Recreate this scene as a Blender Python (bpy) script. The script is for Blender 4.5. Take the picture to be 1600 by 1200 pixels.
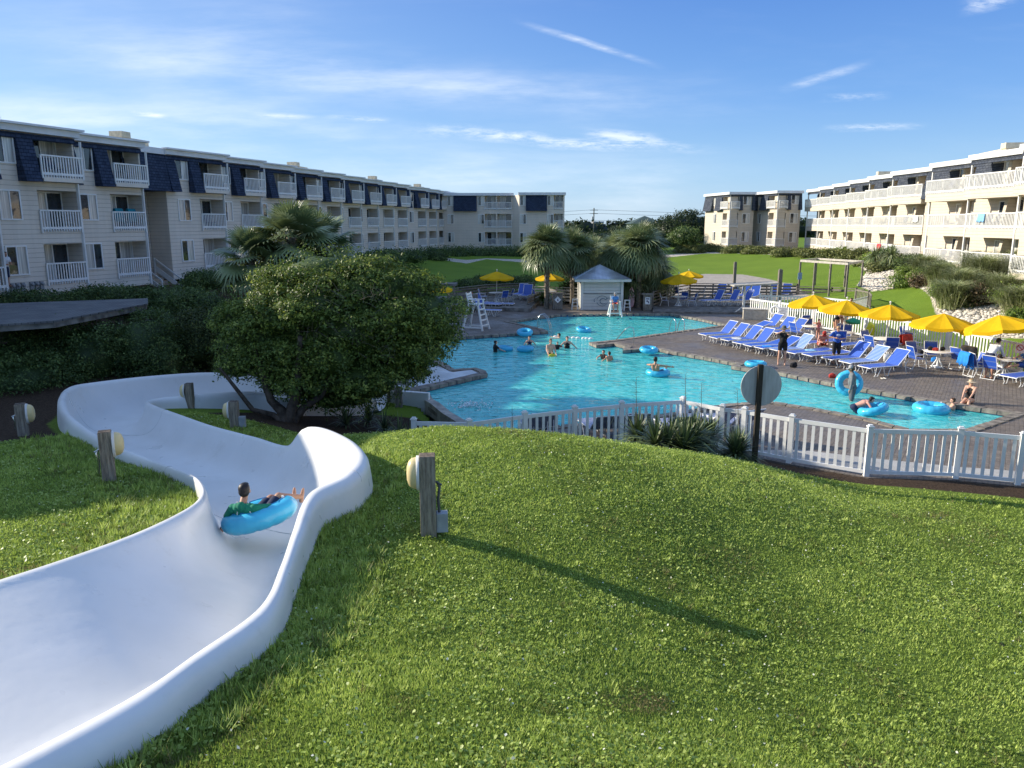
import bpy, bmesh, math, random
import numpy as np
from mathutils import Vector, Matrix
from mathutils.geometry import tessellate_polygon
R = math.radians
random.seed(7); RNG = np.random.default_rng(7)
for o in list(bpy.data.objects): bpy.data.objects.remove(o)
SC = bpy.context.scene; COL = SC.collection

# ---------------------------------------------------------------- camera
PITCH = R(11.75); CAM_Z = 6.0; FPX = 1202.0
cam = bpy.data.cameras.new('camera'); cam.sensor_width = 36.0; cam.lens = 36.0 * FPX / 1600.0
cam.clip_start = 0.05; cam.clip_end = 3000
camo = bpy.data.objects.new('camera', cam); COL.objects.link(camo)
camo.location = (0, 0, CAM_Z); camo.rotation_euler = (R(90) - PITCH, 0, 0)
SC.camera = camo

# ---------------------------------------------------------------- light and sky
SUN_AZ, SUN_EL = R(-72), R(23.5)          # azimuth measured from +Y towards +X
sdir = Vector((math.sin(SUN_AZ) * math.cos(SUN_EL), math.cos(SUN_AZ) * math.cos(SUN_EL), math.sin(SUN_EL)))
sl = bpy.data.lights.new('sun', 'SUN'); sl.energy = 5.0; sl.angle = R(0.5); sl.color = (1.0, 0.91, 0.76)
so = bpy.data.objects.new('sun', sl); COL.objects.link(so)
so.rotation_euler = (-sdir).to_track_quat('-Z', 'Y').to_euler()
SC.view_settings.view_transform = 'Standard'; SC.view_settings.look = 'None'
SC.view_settings.exposure = 0.58; SC.view_settings.gamma = 1.0
W = bpy.data.worlds.new('World'); SC.world = W; W.use_nodes = True
nt = W.node_tree; nt.nodes.clear()
def N(nt, t, **kw):
    n = nt.nodes.new(t)
    for k, v in kw.items():
        if k.startswith('i_'):
            n.inputs[k[2:].replace('_', ' ')].default_value = v
        else: setattr(n, k, v)
    return n
def L(nt, a, b): nt.links.new(a, b)
def M2(nt, op, a, b=None, c=None, clamp=False):
    n = nt.nodes.new('ShaderNodeMath'); n.operation = op; n.use_clamp = clamp
    for i, v in enumerate((a, b, c)):
        if v is None: continue
        if isinstance(v, (int, float)): n.inputs[i].default_value = v
        else: nt.links.new(v, n.inputs[i])
    return n.outputs[0]
sky = N(nt, 'ShaderNodeTexSky', sky_type='NISHITA'); sky.sun_disc = False
sky.sun_elevation = SUN_EL; sky.sun_rotation = SUN_AZ; sky.air_density = 1.0; sky.dust_density = 0.3; sky.ozone_density = 2.5
tc = N(nt, 'ShaderNodeTexCoord'); sep = N(nt, 'ShaderNodeSeparateXYZ'); L(nt, tc.outputs['Generated'], sep.inputs[0])
yy = M2(nt, 'MAXIMUM', sep.outputs[1], 0.02)
U = M2(nt, 'DIVIDE', sep.outputs[0], yy); V = M2(nt, 'DIVIDE', sep.outputs[2], yy)
front = M2(nt, 'SMOOTH_MIN', 1.0, M2(nt, 'MULTIPLY', M2(nt, 'MAXIMUM', sep.outputs[1], 0.0), 6.0), 0.05)
def noise(vec, scale, detail=5, rough=0.55, dist=0.0):
    n = N(nt, 'ShaderNodeTexNoise'); n.inputs['Scale'].default_value = scale; n.inputs['Detail'].default_value = detail
    n.inputs['Roughness'].default_value = rough; n.inputs['Distortion'].default_value = dist; L(nt, vec, n.inputs['Vector']); return n.outputs['Fac']
def comb(a, b, c=0.0):
    n = N(nt, 'ShaderNodeCombineXYZ')
    for i, v in enumerate((a, b, c)):
        if isinstance(v, (int, float)): n.inputs[i].default_value = v
        else: L(nt, v, n.inputs[i])
    return n.outputs[0]
def ramp(v, lo, hi):
    n = N(nt, 'ShaderNodeMapRange'); n.interpolation_type = 'SMOOTHSTEP'; n.clamp = True
    L(nt, v, n.inputs[0]); n.inputs[1].default_value = lo; n.inputs[2].default_value = hi; return n.outputs[0]
def pix_uv(px, py):
    rx, ry = px - 800, py - 600
    f = FPX * math.cos(PITCH) - ry * math.sin(PITCH); d = FPX * math.sin(PITCH) + ry * math.cos(PITCH)
    return rx / f, -d / f
NW = noise(comb(U, M2(nt, 'MULTIPLY', V, 1.6), 1.7), 7.0, 2)                      # slow warp shared by all streaks
NT = noise(comb(M2(nt, 'MULTIPLY', U, 1.0), M2(nt, 'MULTIPLY', V, 4.5), 4.1), 20.0, 5, .7)   # fine wisps
NB = noise(comb(M2(nt, 'MULTIPLY', U, 1.0), M2(nt, 'MULTIPLY', V, 6.0), 9.1), 2.6, 6, .62)   # broad veil texture
def streak(x0, y0, x1, y1, wid, strength, soft=0.35, thr=(0.35, 0.7), broad=False, warp=1.2):
    """cloud streak between two directions of the sky (world directions)"""
    (u0, v0), (u1, v1) = pix_uv(x0, y0), pix_uv(x1, y1)
    ln = math.hypot(u1 - u0, v1 - v0); cu, cv = (u1 - u0) / ln, (v1 - v0) / ln
    du = M2(nt, 'SUBTRACT', U, u0); dv = M2(nt, 'SUBTRACT', V, v0)
    t = M2(nt, 'ADD', M2(nt, 'MULTIPLY', du, cu), M2(nt, 'MULTIPLY', dv, cv))
    s = M2(nt, 'SUBTRACT', M2(nt, 'MULTIPLY', dv, cu), M2(nt, 'MULTIPLY', du, cv))
    s2 = M2(nt, 'ADD', s, M2(nt, 'MULTIPLY', M2(nt, 'SUBTRACT', NW, 0.5), wid * warp))
    a = M2(nt, 'SUBTRACT', 1.0, M2(nt, 'DIVIDE', M2(nt, 'ABSOLUTE', s2), wid), clamp=True)
    tt = M2(nt, 'DIVIDE', t, ln)
    e = M2(nt, 'MULTIPLY', ramp(tt, 0.0, soft), M2(nt, 'SUBTRACT', 1.0, ramp(tt, 1 - soft, 1.0)))
    tex = ramp(NB if broad else NT, *thr)
    return M2(nt, 'MULTIPLY', M2(nt, 'MULTIPLY', a, e), M2(nt, 'MULTIPLY', tex, strength))
parts = [
    streak(790, 26, 1050, 110, .005, .55, .5, (.2, .7)), streak(1205, 145, 1375, 94, .007, .5, .45, (.25, .75)),
    streak(590, 200, 1150, 236, .010, .85, .35, (.36, .72), warp=2.8), streak(900, 205, 1040, 219, .009, .7, .4, (.35, .6)),
    streak(1270, 154, 1400, 149, .006, .45, .4), streak(1270, 202, 1460, 198, .006, .6, .4), streak(1490, 12, 1600, -5, .012, .6, .4),
    streak(500, 183, 620, 190, .004, .7, .4), streak(200, 174, 268, 182, .004, .8, .4), streak(380, 180, 500, 183, .005, .5, .4),
]
for (a, b, c, d, w_, s_) in ((-250, 30, 1350, 190, .05, .32), (-100, 80, 1250, 175, .028, .34), (250, 225, 950, 305, .055, .55), (-300, 190, 700, 190, .05, .60),
                             (600, 300, 1250, 262, .045, .4), (100, 60, 620, 40, .05, .2), (860, 335, 1080, 300, .03, .5)):
    parts.append(streak(a, b, c, d, w_, s_, .42, (.30, .72), True, .5))
acc = parts[0]
for p in parts[1:]: acc = M2(nt, 'ADD', acc, p)
acc = M2(nt, 'MULTIPLY', acc, front)
acc = M2(nt, 'MINIMUM', M2(nt, 'ADD', acc, M2(nt, 'MULTIPLY', ramp(NB, .45, .85), .10)), .80)
# sky colour by height, paler sunwards; brightness added above the view to fill shade
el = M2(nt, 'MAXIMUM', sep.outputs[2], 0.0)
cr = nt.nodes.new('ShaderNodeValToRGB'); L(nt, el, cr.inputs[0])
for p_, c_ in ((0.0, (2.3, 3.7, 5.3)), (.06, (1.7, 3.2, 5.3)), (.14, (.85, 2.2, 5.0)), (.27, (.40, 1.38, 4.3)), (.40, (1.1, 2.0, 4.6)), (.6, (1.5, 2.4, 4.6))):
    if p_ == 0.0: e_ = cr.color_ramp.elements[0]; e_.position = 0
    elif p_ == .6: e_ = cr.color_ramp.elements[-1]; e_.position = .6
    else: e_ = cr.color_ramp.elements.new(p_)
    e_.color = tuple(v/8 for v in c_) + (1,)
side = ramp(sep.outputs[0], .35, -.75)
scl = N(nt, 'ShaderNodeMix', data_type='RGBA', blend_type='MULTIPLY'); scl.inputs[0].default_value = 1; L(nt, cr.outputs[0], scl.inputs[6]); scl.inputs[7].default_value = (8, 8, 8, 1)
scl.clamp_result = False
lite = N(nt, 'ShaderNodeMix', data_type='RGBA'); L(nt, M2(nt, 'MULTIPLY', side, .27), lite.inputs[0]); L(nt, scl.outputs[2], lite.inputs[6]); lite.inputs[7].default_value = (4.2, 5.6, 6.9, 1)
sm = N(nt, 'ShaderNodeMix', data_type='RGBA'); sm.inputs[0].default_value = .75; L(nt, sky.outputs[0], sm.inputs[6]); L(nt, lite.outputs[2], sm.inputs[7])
mx = N(nt, 'ShaderNodeMix', data_type='RGBA', blend_type='MIX')
hs = N(nt, 'ShaderNodeHueSaturation'); hs.inputs['Saturation'].default_value = 1.0; hs.inputs['Value'].default_value = 1.0
L(nt, sm.outputs[2], hs.inputs['Color'])
L(nt, acc, mx.inputs[0]); L(nt, hs.outputs[0], mx.inputs[6]); mx.inputs[7].default_value = (6.2, 6.6, 7.0, 1)
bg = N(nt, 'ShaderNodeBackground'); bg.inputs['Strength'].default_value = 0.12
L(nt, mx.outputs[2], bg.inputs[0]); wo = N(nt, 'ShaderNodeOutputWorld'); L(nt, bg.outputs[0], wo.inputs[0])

# ---------------------------------------------------------------- helpers
def P(px, py, z=0.0):
    """point of the place at height z seen at photo pixel (px, py)"""
    rx, ry = px - 800, py - 600
    f = FPX * math.cos(PITCH) - ry * math.sin(PITCH); d = FPX * math.sin(PITCH) + ry * math.cos(PITCH)
    s = (CAM_Z - z) / d
    return Vector((rx * s, f * s, z))
def PD(px, py, y):
    rx, ry = px - 800, py - 600
    f = FPX * math.cos(PITCH) - ry * math.sin(PITCH); d = FPX * math.sin(PITCH) + ry * math.cos(PITCH)
    return Vector((rx * y / f, y, CAM_Z - d * y / f))
def tag(o, label=None, cat=None, group=None, kind=None):
    if label: o['label'] = label
    if cat: o['category'] = cat
    if group: o['group'] = group
    if kind: o['kind'] = kind
    return o
def thing(name, label, cat, loc=(0, 0, 0), rz=0.0, group=None, sc=1.0):
    o = bpy.data.objects.new(name, None); COL.objects.link(o); o.empty_display_size = .2
    o.location = loc; o.rotation_euler = (0, 0, rz); o.scale = (sc, sc, sc)
    return tag(o, label, cat, group)
def kids(o): return [c for c in KID.get(o.name, [])]
KID = {}
def setpar(c, p):
    c.parent = p; KID.setdefault(p.name, []).append(c)
def copy_tree(o, parent=None):
    c = o.copy(); COL.objects.link(c)
    if parent is not None: setpar(c, parent)
    for k in kids(o): copy_tree(k, c)
    return c
def dup(root, loc, rz, label, group=None, sc=None):
    r = copy_tree(root); r.location = loc; r.rotation_euler = (0, 0, rz); r['label'] = label
    if group: r['group'] = group
    if sc: r.scale = (sc, sc, sc)
    return r
class MB:
    def __init__(s): s.v = []; s.f = []; s.sm = []
    def quad(s, *p):
        b = len(s.v); s.v += [tuple(q) for q in p]; s.f.append(tuple(range(b, b + len(p)))); s.sm.append(False); return s
    def add(s, vs, fs, smooth=False):
        b = len(s.v); s.v += [tuple(q) for q in vs]; s.f += [tuple(i + b for i in f) for f in fs]; s.sm += [smooth] * len(fs); return s
    def box(s, x0, x1, y0, y1, z0, z1, M=None):
        vs = [Vector(p) for p in ((x0,y0,z0),(x1,y0,z0),(x1,y1,z0),(x0,y1,z0),(x0,y0,z1),(x1,y0,z1),(x1,y1,z1),(x0,y1,z1))]
        if M is not None: vs = [M @ v for v in vs]
        return s.add(vs, [(0,3,2,1),(4,5,6,7),(0,1,5,4),(1,2,6,5),(2,3,7,6),(3,0,4,7)])
    def bar(s, a, b, w, h=None, up=(0,0,1)):
        """rectangular bar from a to b"""
        h = h or w; a = Vector(a); b = Vector(b); d = (b - a).normalized(); up = Vector(up)
        if abs(d.dot(up)) > .95: up = Vector((0,1,0))
        x = d.cross(up).normalized(); y = x.cross(d).normalized()
        vs = [p + x*sx*w/2 + y*sy*h/2 for p in (a, b) for sx, sy in ((-1,-1),(1,-1),(1,1),(-1,1))]
        return s.add(vs, [(0,1,2,3)[::-1],(4,5,6,7),(0,1,5,4),(1,2,6,5),(2,3,7,6),(3,0,4,7)])
    def tube(s, pts, r, seg=8, caps=True, smooth=True):
        pts = [Vector(p) for p in pts]; n = len(pts)
        rs = r if isinstance(r, (list, tuple)) else [r] * n
        vs = []; prev = None
        for i, p in enumerate(pts):
            d = (pts[min(i+1, n-1)] - pts[max(i-1, 0)])
            if d.length < 1e-9: d = Vector((0,0,1))
            d.normalize()
            if prev is None:
                a = Vector((0,0,1)) if abs(d.z) < .9 else Vector((1,0,0))
                x = d.cross(a).normalized()
            else: x = (prev - d * prev.dot(d)).normalized()
            prev = x; y = d.cross(x)
            for k in range(seg):
                t = 2*math.pi*k/seg; vs.append(p + (x*math.cos(t) + y*math.sin(t)) * rs[i])
        fs = [(i*seg+k, i*seg+(k+1)%seg, (i+1)*seg+(k+1)%seg, (i+1)*seg+k) for i in range(n-1) for k in range(seg)]
        s.add(vs, fs, smooth)
        if caps:
            s.add(vs[:seg], [tuple(range(seg))[::-1]]); s.add(vs[-seg:], [tuple(range(seg))])
        return s
    def lathe(s, prof, seg=16, M=None, smooth=True, cap=True):
        """prof list of (r,z)"""
        vs = []
        for r, z in prof:
            for k in range(seg):
                t = 2*math.pi*k/seg; v = Vector((r*math.cos(t), r*math.sin(t), z)); vs.append(M @ v if M is not None else v)
        n = len(prof)
        fs = [(i*seg+k, i*seg+(k+1)%seg, (i+1)*seg+(k+1)%seg, (i+1)*seg+k) for i in range(n-1) for k in range(seg)]
        s.add(vs, fs, smooth)
        if cap: s.add(vs[:seg], [tuple(range(seg))[::-1]]); s.add(vs[-seg:], [tuple(range(seg))])
        return s
    def ball(s, c, r, seg=12, rings=8, M=None):
        rr = r if isinstance(r, (tuple, list)) else (r, r, r)
        T = Matrix.Translation(c) @ (M if M is not None else Matrix.Identity(4)) @ Matrix.Diagonal((rr[0], rr[1], rr[2], 1))
        prof = [(max(1e-4, math.sin(math.pi*i/rings)), -math.cos(math.pi*i/rings)) for i in range(rings+1)]
        return s.lathe(prof, seg, T)
    def prism(s, poly, z0, z1, cap_bottom=True):
        """vertical prism of a 2-D polygon"""
        n = len(poly); tri = tessellate_polygon([[Vector((p[0], p[1], 0)) for p in poly]])
        top = [(p[0], p[1], z1) for p in poly]; bot = [(p[0], p[1], z0) for p in poly]
        area = sum(poly[i][0]*poly[(i+1)%n][1] - poly[(i+1)%n][0]*poly[i][1] for i in range(n))
        def orient(t, up):
            a, b, c = (poly[i] for i in t); cr = (b[0]-a[0])*(c[1]-a[1]) - (b[1]-a[1])*(c[0]-a[0])
            return t if (cr > 0) == up else t[::-1]
        s.add(top, [orient(t, True) for t in tri])
        if cap_bottom: s.add(bot, [orient(t, False) for t in tri])
        for i in range(n):
            j = (i+1) % n
            if area < 0: i, j = j, i
            s.quad(bot[i], bot[j], top[j], top[i])
        return s
    def mesh(s, name):
        me = bpy.data.meshes.new(name); me.from_pydata(s.v, [], s.f)
        me.polygons.foreach_set('use_smooth', s.sm); me.update(); return me
    def build(s, name, mat, parent=None, bevel=0.0):
        me = s.mesh(name); me.materials.append(mat)
        o = bpy.data.objects.new(name, me); COL.objects.link(o)
        if parent is not None: setpar(o, parent)
        if bevel:
            m = o.modifiers.new('bevel', 'BEVEL'); m.width = bevel; m.segments = 2; m.limit_method = 'ANGLE'
        return o
def np_mesh(name, verts, faces, mat, parent=None, smooth=False, attr=None):
    """fast mesh of equal-sized faces from numpy arrays"""
    me = bpy.data.meshes.new(name); nv = len(verts); nf, k = faces.shape
    me.vertices.add(nv); me.vertices.foreach_set('co', verts.astype(np.float32).ravel())
    me.loops.add(nf*k); me.loops.foreach_set('vertex_index', faces.astype(np.int32).ravel())
    me.polygons.add(nf); me.polygons.foreach_set('loop_start', np.arange(0, nf*k, k, dtype=np.int32))
    me.polygons.foreach_set('loop_total', np.full(nf, k, dtype=np.int32))
    if smooth: me.polygons.foreach_set('use_smooth', np.ones(nf, dtype=bool))
    if attr is not None:
        a = me.attributes.new('tint', 'FLOAT', 'FACE'); a.data.foreach_set('value', attr.astype(np.float32))
    me.update(calc_edges=True); me.validate()
    me.materials.append(mat); o = bpy.data.objects.new(name, me); COL.objects.link(o)
    if parent is not None: setpar(o, parent)
    return o
# ---------------------------------------------------------------- materials
MATS = {}
def mat(name, col, rough=.6, var=.12, scale=6.0, bump=0.0, bscale=30.0, metal=0.0, spec=.4, col2=None, trans=0.0, tint=False, stretch=None, sss=0.0, coat=0.0):
    """principled material whose colour wanders between col and col2"""
    if name in MATS: return MATS[name]
    m = bpy.data.materials.new(name); m.use_nodes = True; t = m.node_tree; b = t.nodes['Principled BSDF']
    b.inputs['Roughness'].default_value = rough; b.inputs['Metallic'].default_value = metal; b.inputs['Specular IOR Level'].default_value = spec
    b.inputs['Coat Weight'].default_value = coat; b.inputs['Coat Roughness'].default_value = .12
    tcn = t.nodes.new('ShaderNodeTexCoord'); vec = tcn.outputs['Object']
    if stretch:
        mp = t.nodes.new('ShaderNodeMapping'); mp.inputs['Scale'].default_value = stretch; L(t, vec, mp.inputs['Vector']); vec = mp.outputs[0]
    c2 = col2 or tuple(max(0, c*(1-var*2)) for c in col)
    c1 = col if col2 else tuple(min(1, c*(1+var)) for c in col)
    nz = t.nodes.new('ShaderNodeTexNoise'); nz.inputs['Scale'].default_value = scale; nz.inputs['Detail'].default_value = 4; L(t, vec, nz.inputs['Vector'])
    mr = t.nodes.new('ShaderNodeMapRange'); mr.inputs[1].default_value = .3; mr.inputs[2].default_value = .7; L(t, nz.outputs['Fac'], mr.inputs[0])
    mixn = t.nodes.new('ShaderNodeMix'); mixn.data_type = 'RGBA'; mixn.inputs[6].default_value = (*c2, 1); mixn.inputs[7].default_value = (*c1, 1)
    if tint:
        at = t.nodes.new('ShaderNodeAttribute'); at.attribute_name = 'tint'
        L(t, M2(t, 'ADD', M2(t, 'MULTIPLY', at.outputs['Fac'], .75), M2(t, 'MULTIPLY', mr.outputs[0], .25)), mixn.inputs[0])
    else: L(t, mr.outputs[0], mixn.inputs[0])
    out = mixn.outputs[2]; L(t, out, b.inputs['Base Color'])
    if bump:
        n2 = t.nodes.new('ShaderNodeTexNoise'); n2.inputs['Scale'].default_value = bscale; n2.inputs['Detail'].default_value = 3; L(t, vec, n2.inputs['Vector'])
        bp = t.nodes.new('ShaderNodeBump'); bp.inputs['Strength'].default_value = 1; bp.inputs['Distance'].default_value = bump; L(t, n2.outputs['Fac'], bp.inputs['Height']); L(t, bp.outputs[0], b.inputs['Normal'])
    if trans:
        tr = t.nodes.new('ShaderNodeBsdfTranslucent'); L(t, out, tr.inputs[0]); ms = t.nodes.new('ShaderNodeMixShader'); ms.inputs[0].default_value = trans
        o = t.nodes['Material Output']; L(t, b.outputs[0], ms.inputs[1]); L(t, tr.outputs[0], ms.inputs[2]); L(t, ms.outputs[0], o.inputs[0])
    MATS[name] = m; return m
def nodes_of(m): return m.node_tree, m.node_tree.nodes['Principled BSDF']
white_wood = mat('white_paint', (.78,.77,.74), .45, .05, 3)
white_metal = mat('white_metal', (.82,.82,.80), .35, .04, 4)
white_vinyl = mat('white_vinyl', (.80,.79,.76), .4, .07, 1.3)
grey_wood = mat('weathered_wood', (.24,.215,.18), .85, .3, 5, .004, 40, stretch=(6,6,.8), spec=.15)
grey_plank = mat('weathered_planks', (.21,.195,.175), .85, .3, 3, .004, 30, spec=.15)
dark_wood = mat('dark_post_wood', (.055,.045,.035), .85, .25, 5, .004, 40, stretch=(5,5,.8), spec=.15)
bark = mat('bark', (.11,.085,.065), .9, .3, 6, .012, 22, spec=.1)
blue_sling = mat('blue_sling', (.02,.085,.42), .45, .15, 8)
steel = mat('brushed_steel', (.6,.6,.6), .22, .05, 5, metal=1.0)
dark_metal = mat('dark_metal', (.05,.05,.055), .5, .1, 5)
yellow_canvas = mat('yellow_canvas', (.84,.50,.012), .75, .06, 2, trans=.22, spec=.1)
ring_blue = mat('blue_vinyl', (.06,.50,.76), .28, .06, 3, spec=.5, trans=.08)
shingle_bp = None
print('core ok')
# ================================================================ slide course (needed by the ground too)
def catmull(pts, n):
    pts = [np.array(p, float) for p in pts]; out = []
    for i in range(len(pts)-1):
        p0 = pts[max(i-1, 0)]; p1 = pts[i]; p2 = pts[i+1]; p3 = pts[min(i+2, len(pts)-1)]
        for k in range(n):
            t = k/n; out.append(.5*((2*p1) + (-p0+p2)*t + (2*p0-5*p1+4*p2-p3)*t*t + (-p0+3*p1-3*p2+p3)*t**3))
    out.append(pts[-1]); return np.array(out)
def pz(px, py, z): return tuple(P(px, py, z))
# stations: outer (left-hand) rim, inner (right-hand) rim, bed height
ST = [
    ((-6.2, 3.2, 3.25), (-3.75, 1.3, 3.32), 2.85),
    ((-5.15, 4.75, 3.12), (-2.98, 3.12, 3.17), 2.7),
    (pz(0, 908, 3.0), pz(200, 1100, 3.05), 2.56),
    (pz(150, 858, 2.85), pz(312, 1024, 2.9), 2.34),
    (pz(240, 823, 2.72), pz(415, 948, 2.76), 2.1),
    (pz(302, 790, 2.55), pz(447, 880, 2.66), 1.86),
    (pz(318, 768, 2.4), pz(465, 828, 2.62), 1.68),
    (pz(306, 746, 2.27), pz(490, 770, 2.62), 1.56),
    (pz(275, 732, 2.18), pz(542, 742, 2.64), 1.46),
    (pz(238, 719, 2.1), pz(563, 710, 2.62), 1.38),
    (pz(206, 706, 2.05), pz(534, 681, 2.55), 1.30),
    (pz(176, 693, 1.98), pz(484, 667, 2.38), 1.22),
    (pz(146, 677, 1.92), pz(452, 696, 1.93), 1.13),
    (pz(117, 657, 1.9), pz(395, 682, 1.78), 1.03),
    (pz(100, 638, 1.88), pz(330, 665, 1.66), .92),
    (pz(98, 618, 1.84), pz(275, 646, 1.56), .82),
    (pz(112, 604, 1.76), pz(240, 633, 1.48), .74),
    (pz(150, 597, 1.62), pz(232, 626, 1.42), .68),
    (pz(240, 587, 1.50), pz(258, 621, 1.36), .62),
    (pz(330, 582, 1.38), pz(325, 615, 1.28), .55),
    (pz(395, 588, 1.22), pz(399, 612, 1.14), .45),
    (pz(440, 600, 1.02), pz(440, 622, .98), .32),
    ((-5.6, 24.5, .8), (-5.9, 22.8, .78), .15),
    ((-4.2, 25.6, .62), (-4.4, 24.0, .62), -.02),
]
SL_L = catmull([s[0] for s in ST], 8); SL_R = catmull([s[1] for s in ST], 8); SL_B = catmull([(s[2], 0, 0) for s in ST], 8)[:, 0]
SL_C = (SL_L + SL_R) / 2
SL_HW = np.linalg.norm((SL_L - SL_R)[:, :2], axis=1) / 2
def slide_dist(x, y):
    """signed distance outside the slide's channel, and its bed height, for arrays"""
    x = np.asarray(x, float); y = np.asarray(y, float); best = np.full(x.shape, 1e9); bed = np.zeros(x.shape)
    for c, hw, b in zip(SL_C, SL_HW, SL_B):
        d = np.hypot(x - c[0], y - c[1]) - hw
        m = d < best; best[m] = d[m]; bed[m] = b
    return best, bed
# segment-based test: is the point between the two rims?
def slide_inside(x, y, grow=0.0):
    x = np.asarray(x, float); y = np.asarray(y, float); ins = np.zeros(x.shape, bool); bed = np.full(x.shape, 9.0)
    for i in range(len(SL_C)-1):
        q = []
        for P_, Q_ in ((SL_L, SL_R),):
            a, b, c, d = P_[i], P_[i+1], Q_[i+1], Q_[i]
            def g(p, o):
                v = p - o; n = np.linalg.norm(v[:2]) + 1e-9; return p[:2] + v[:2]/n*grow
            q = [g(a, d), g(b, c), g(c, b), g(d, a)]
        s = None; okp = np.ones(x.shape, bool); okn = np.ones(x.shape, bool)
        for k in range(4):
            p0, p1 = q[k], q[(k+1) % 4]
            cr = (p1[0]-p0[0])*(y-p0[1]) - (p1[1]-p0[1])*(x-p0[0])
            okp &= cr >= -.004; okn &= cr <= .004
        m = okp | okn; ins |= m; bed[m] = np.minimum(bed[m], SL_B[i])
    return ins, bed
# ================================================================ outlines on the deck level
POOL_PX = [(876,492),(1000,491),(1046,491),(1090,498.5),(1134,508.5),(1060,518),(1000,526.5),(962,531.6),(921,536),(932,540.5),(959,537.5),(978,542),
    (973,548.5),(1000,546),(1030,546),(1046,550),(1100,559),(1152,569),(1143,573),(1172,578),(1214,582.5),(1300,600),(1355,610),(1448,626),(1509,636),(1585,647),
    (1511,672),(1421,672),(1356,655),(1275,639),(1210,629.5),(1194,628),(1138,632),(1085,641),(1000,654),(900,664),(800,672),(745,671),(719,660),(696,646),(680,634),(671,617),(640,613),
    (700,599),(761,585.5),(758,580),(743,575.5),(710,578),(696,570),(680,561),(650,552),(640,540),(665,532),(716,527.5),(780,523.5),(856,518.5),(846,514),(820,508),(795,503),(835,497)]
POOL = [P(x, y, 0).xy for x, y in POOL_PX]
FENCE_PX = [(650,660),(733,659),(820,647),(898,638),(971.5,630.5),(1067,624),(1129,636),(1164,640),(1238,652),(1360,669),(1502,672),(1600,680),(1690,686)]
FENCE = [P(x, y, 1.2).xy for x, y in FENCE_PX]
FENCE[0:1] = [Vector((-2.45, 18.6))]
REAR_PX = [(1600,537),(1516,520),(1483,515),(1420,502),(1355,491),(1273,479),(1171,466)]
REAR = [P(x, y, 1.25).xy for x, y in REAR_PX]
DECK = [P(x, y, 0).xy for x, y in ((671,612),(676,632),(692,646),(716,661),(742,674))] + [FENCE[i] + Vector((0, -.15)) for i in range(2, 13)] + \
    [Vector((20, 16.2)), Vector((28, 17)), Vector((30, 30))] + [REAR[0] + Vector((.4, .2))] + [p + Vector((.3, .2)) for p in REAR[1:]] + \
    [Vector((18.5, 55)), Vector((17, 61.5)), Vector((8, 63)), Vector((0, 65)), Vector((-9, 66)), Vector((-17, 60)), Vector((-17.5, 36)), Vector((-11, 29.5)), Vector((-5.2, 26.6)), Vector((-3.2, 25.6))]
def inpoly(x, y, poly):
    x = np.asarray(x, float); y = np.asarray(y, float); c = np.zeros(x.shape, bool); n = len(poly)
    for i in range(n):
        x0, y0 = poly[i]; x1, y1 = poly[(i+1) % n]
        if y0 == y1: continue
        m = ((y0 > y) != (y1 > y)) & (x < (x1-x0)*(y-y0)/(y1-y0) + x0); c ^= m
    return c
def polydist(x, y, poly, closed=True):
    x = np.asarray(x, float); y = np.asarray(y, float); best = np.full(x.shape, 1e9); n = len(poly)
    for i in range(n if closed else n-1):
        x0, y0 = poly[i]; x1, y1 = poly[(i+1) % n]; dx, dy = x1-x0, y1-y0; l2 = dx*dx+dy*dy + 1e-12
        t = np.clip(((x-x0)*dx + (y-y0)*dy)/l2, 0, 1); best = np.minimum(best, np.hypot(x-x0-t*dx, y-y0-t*dy))
    return best
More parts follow.
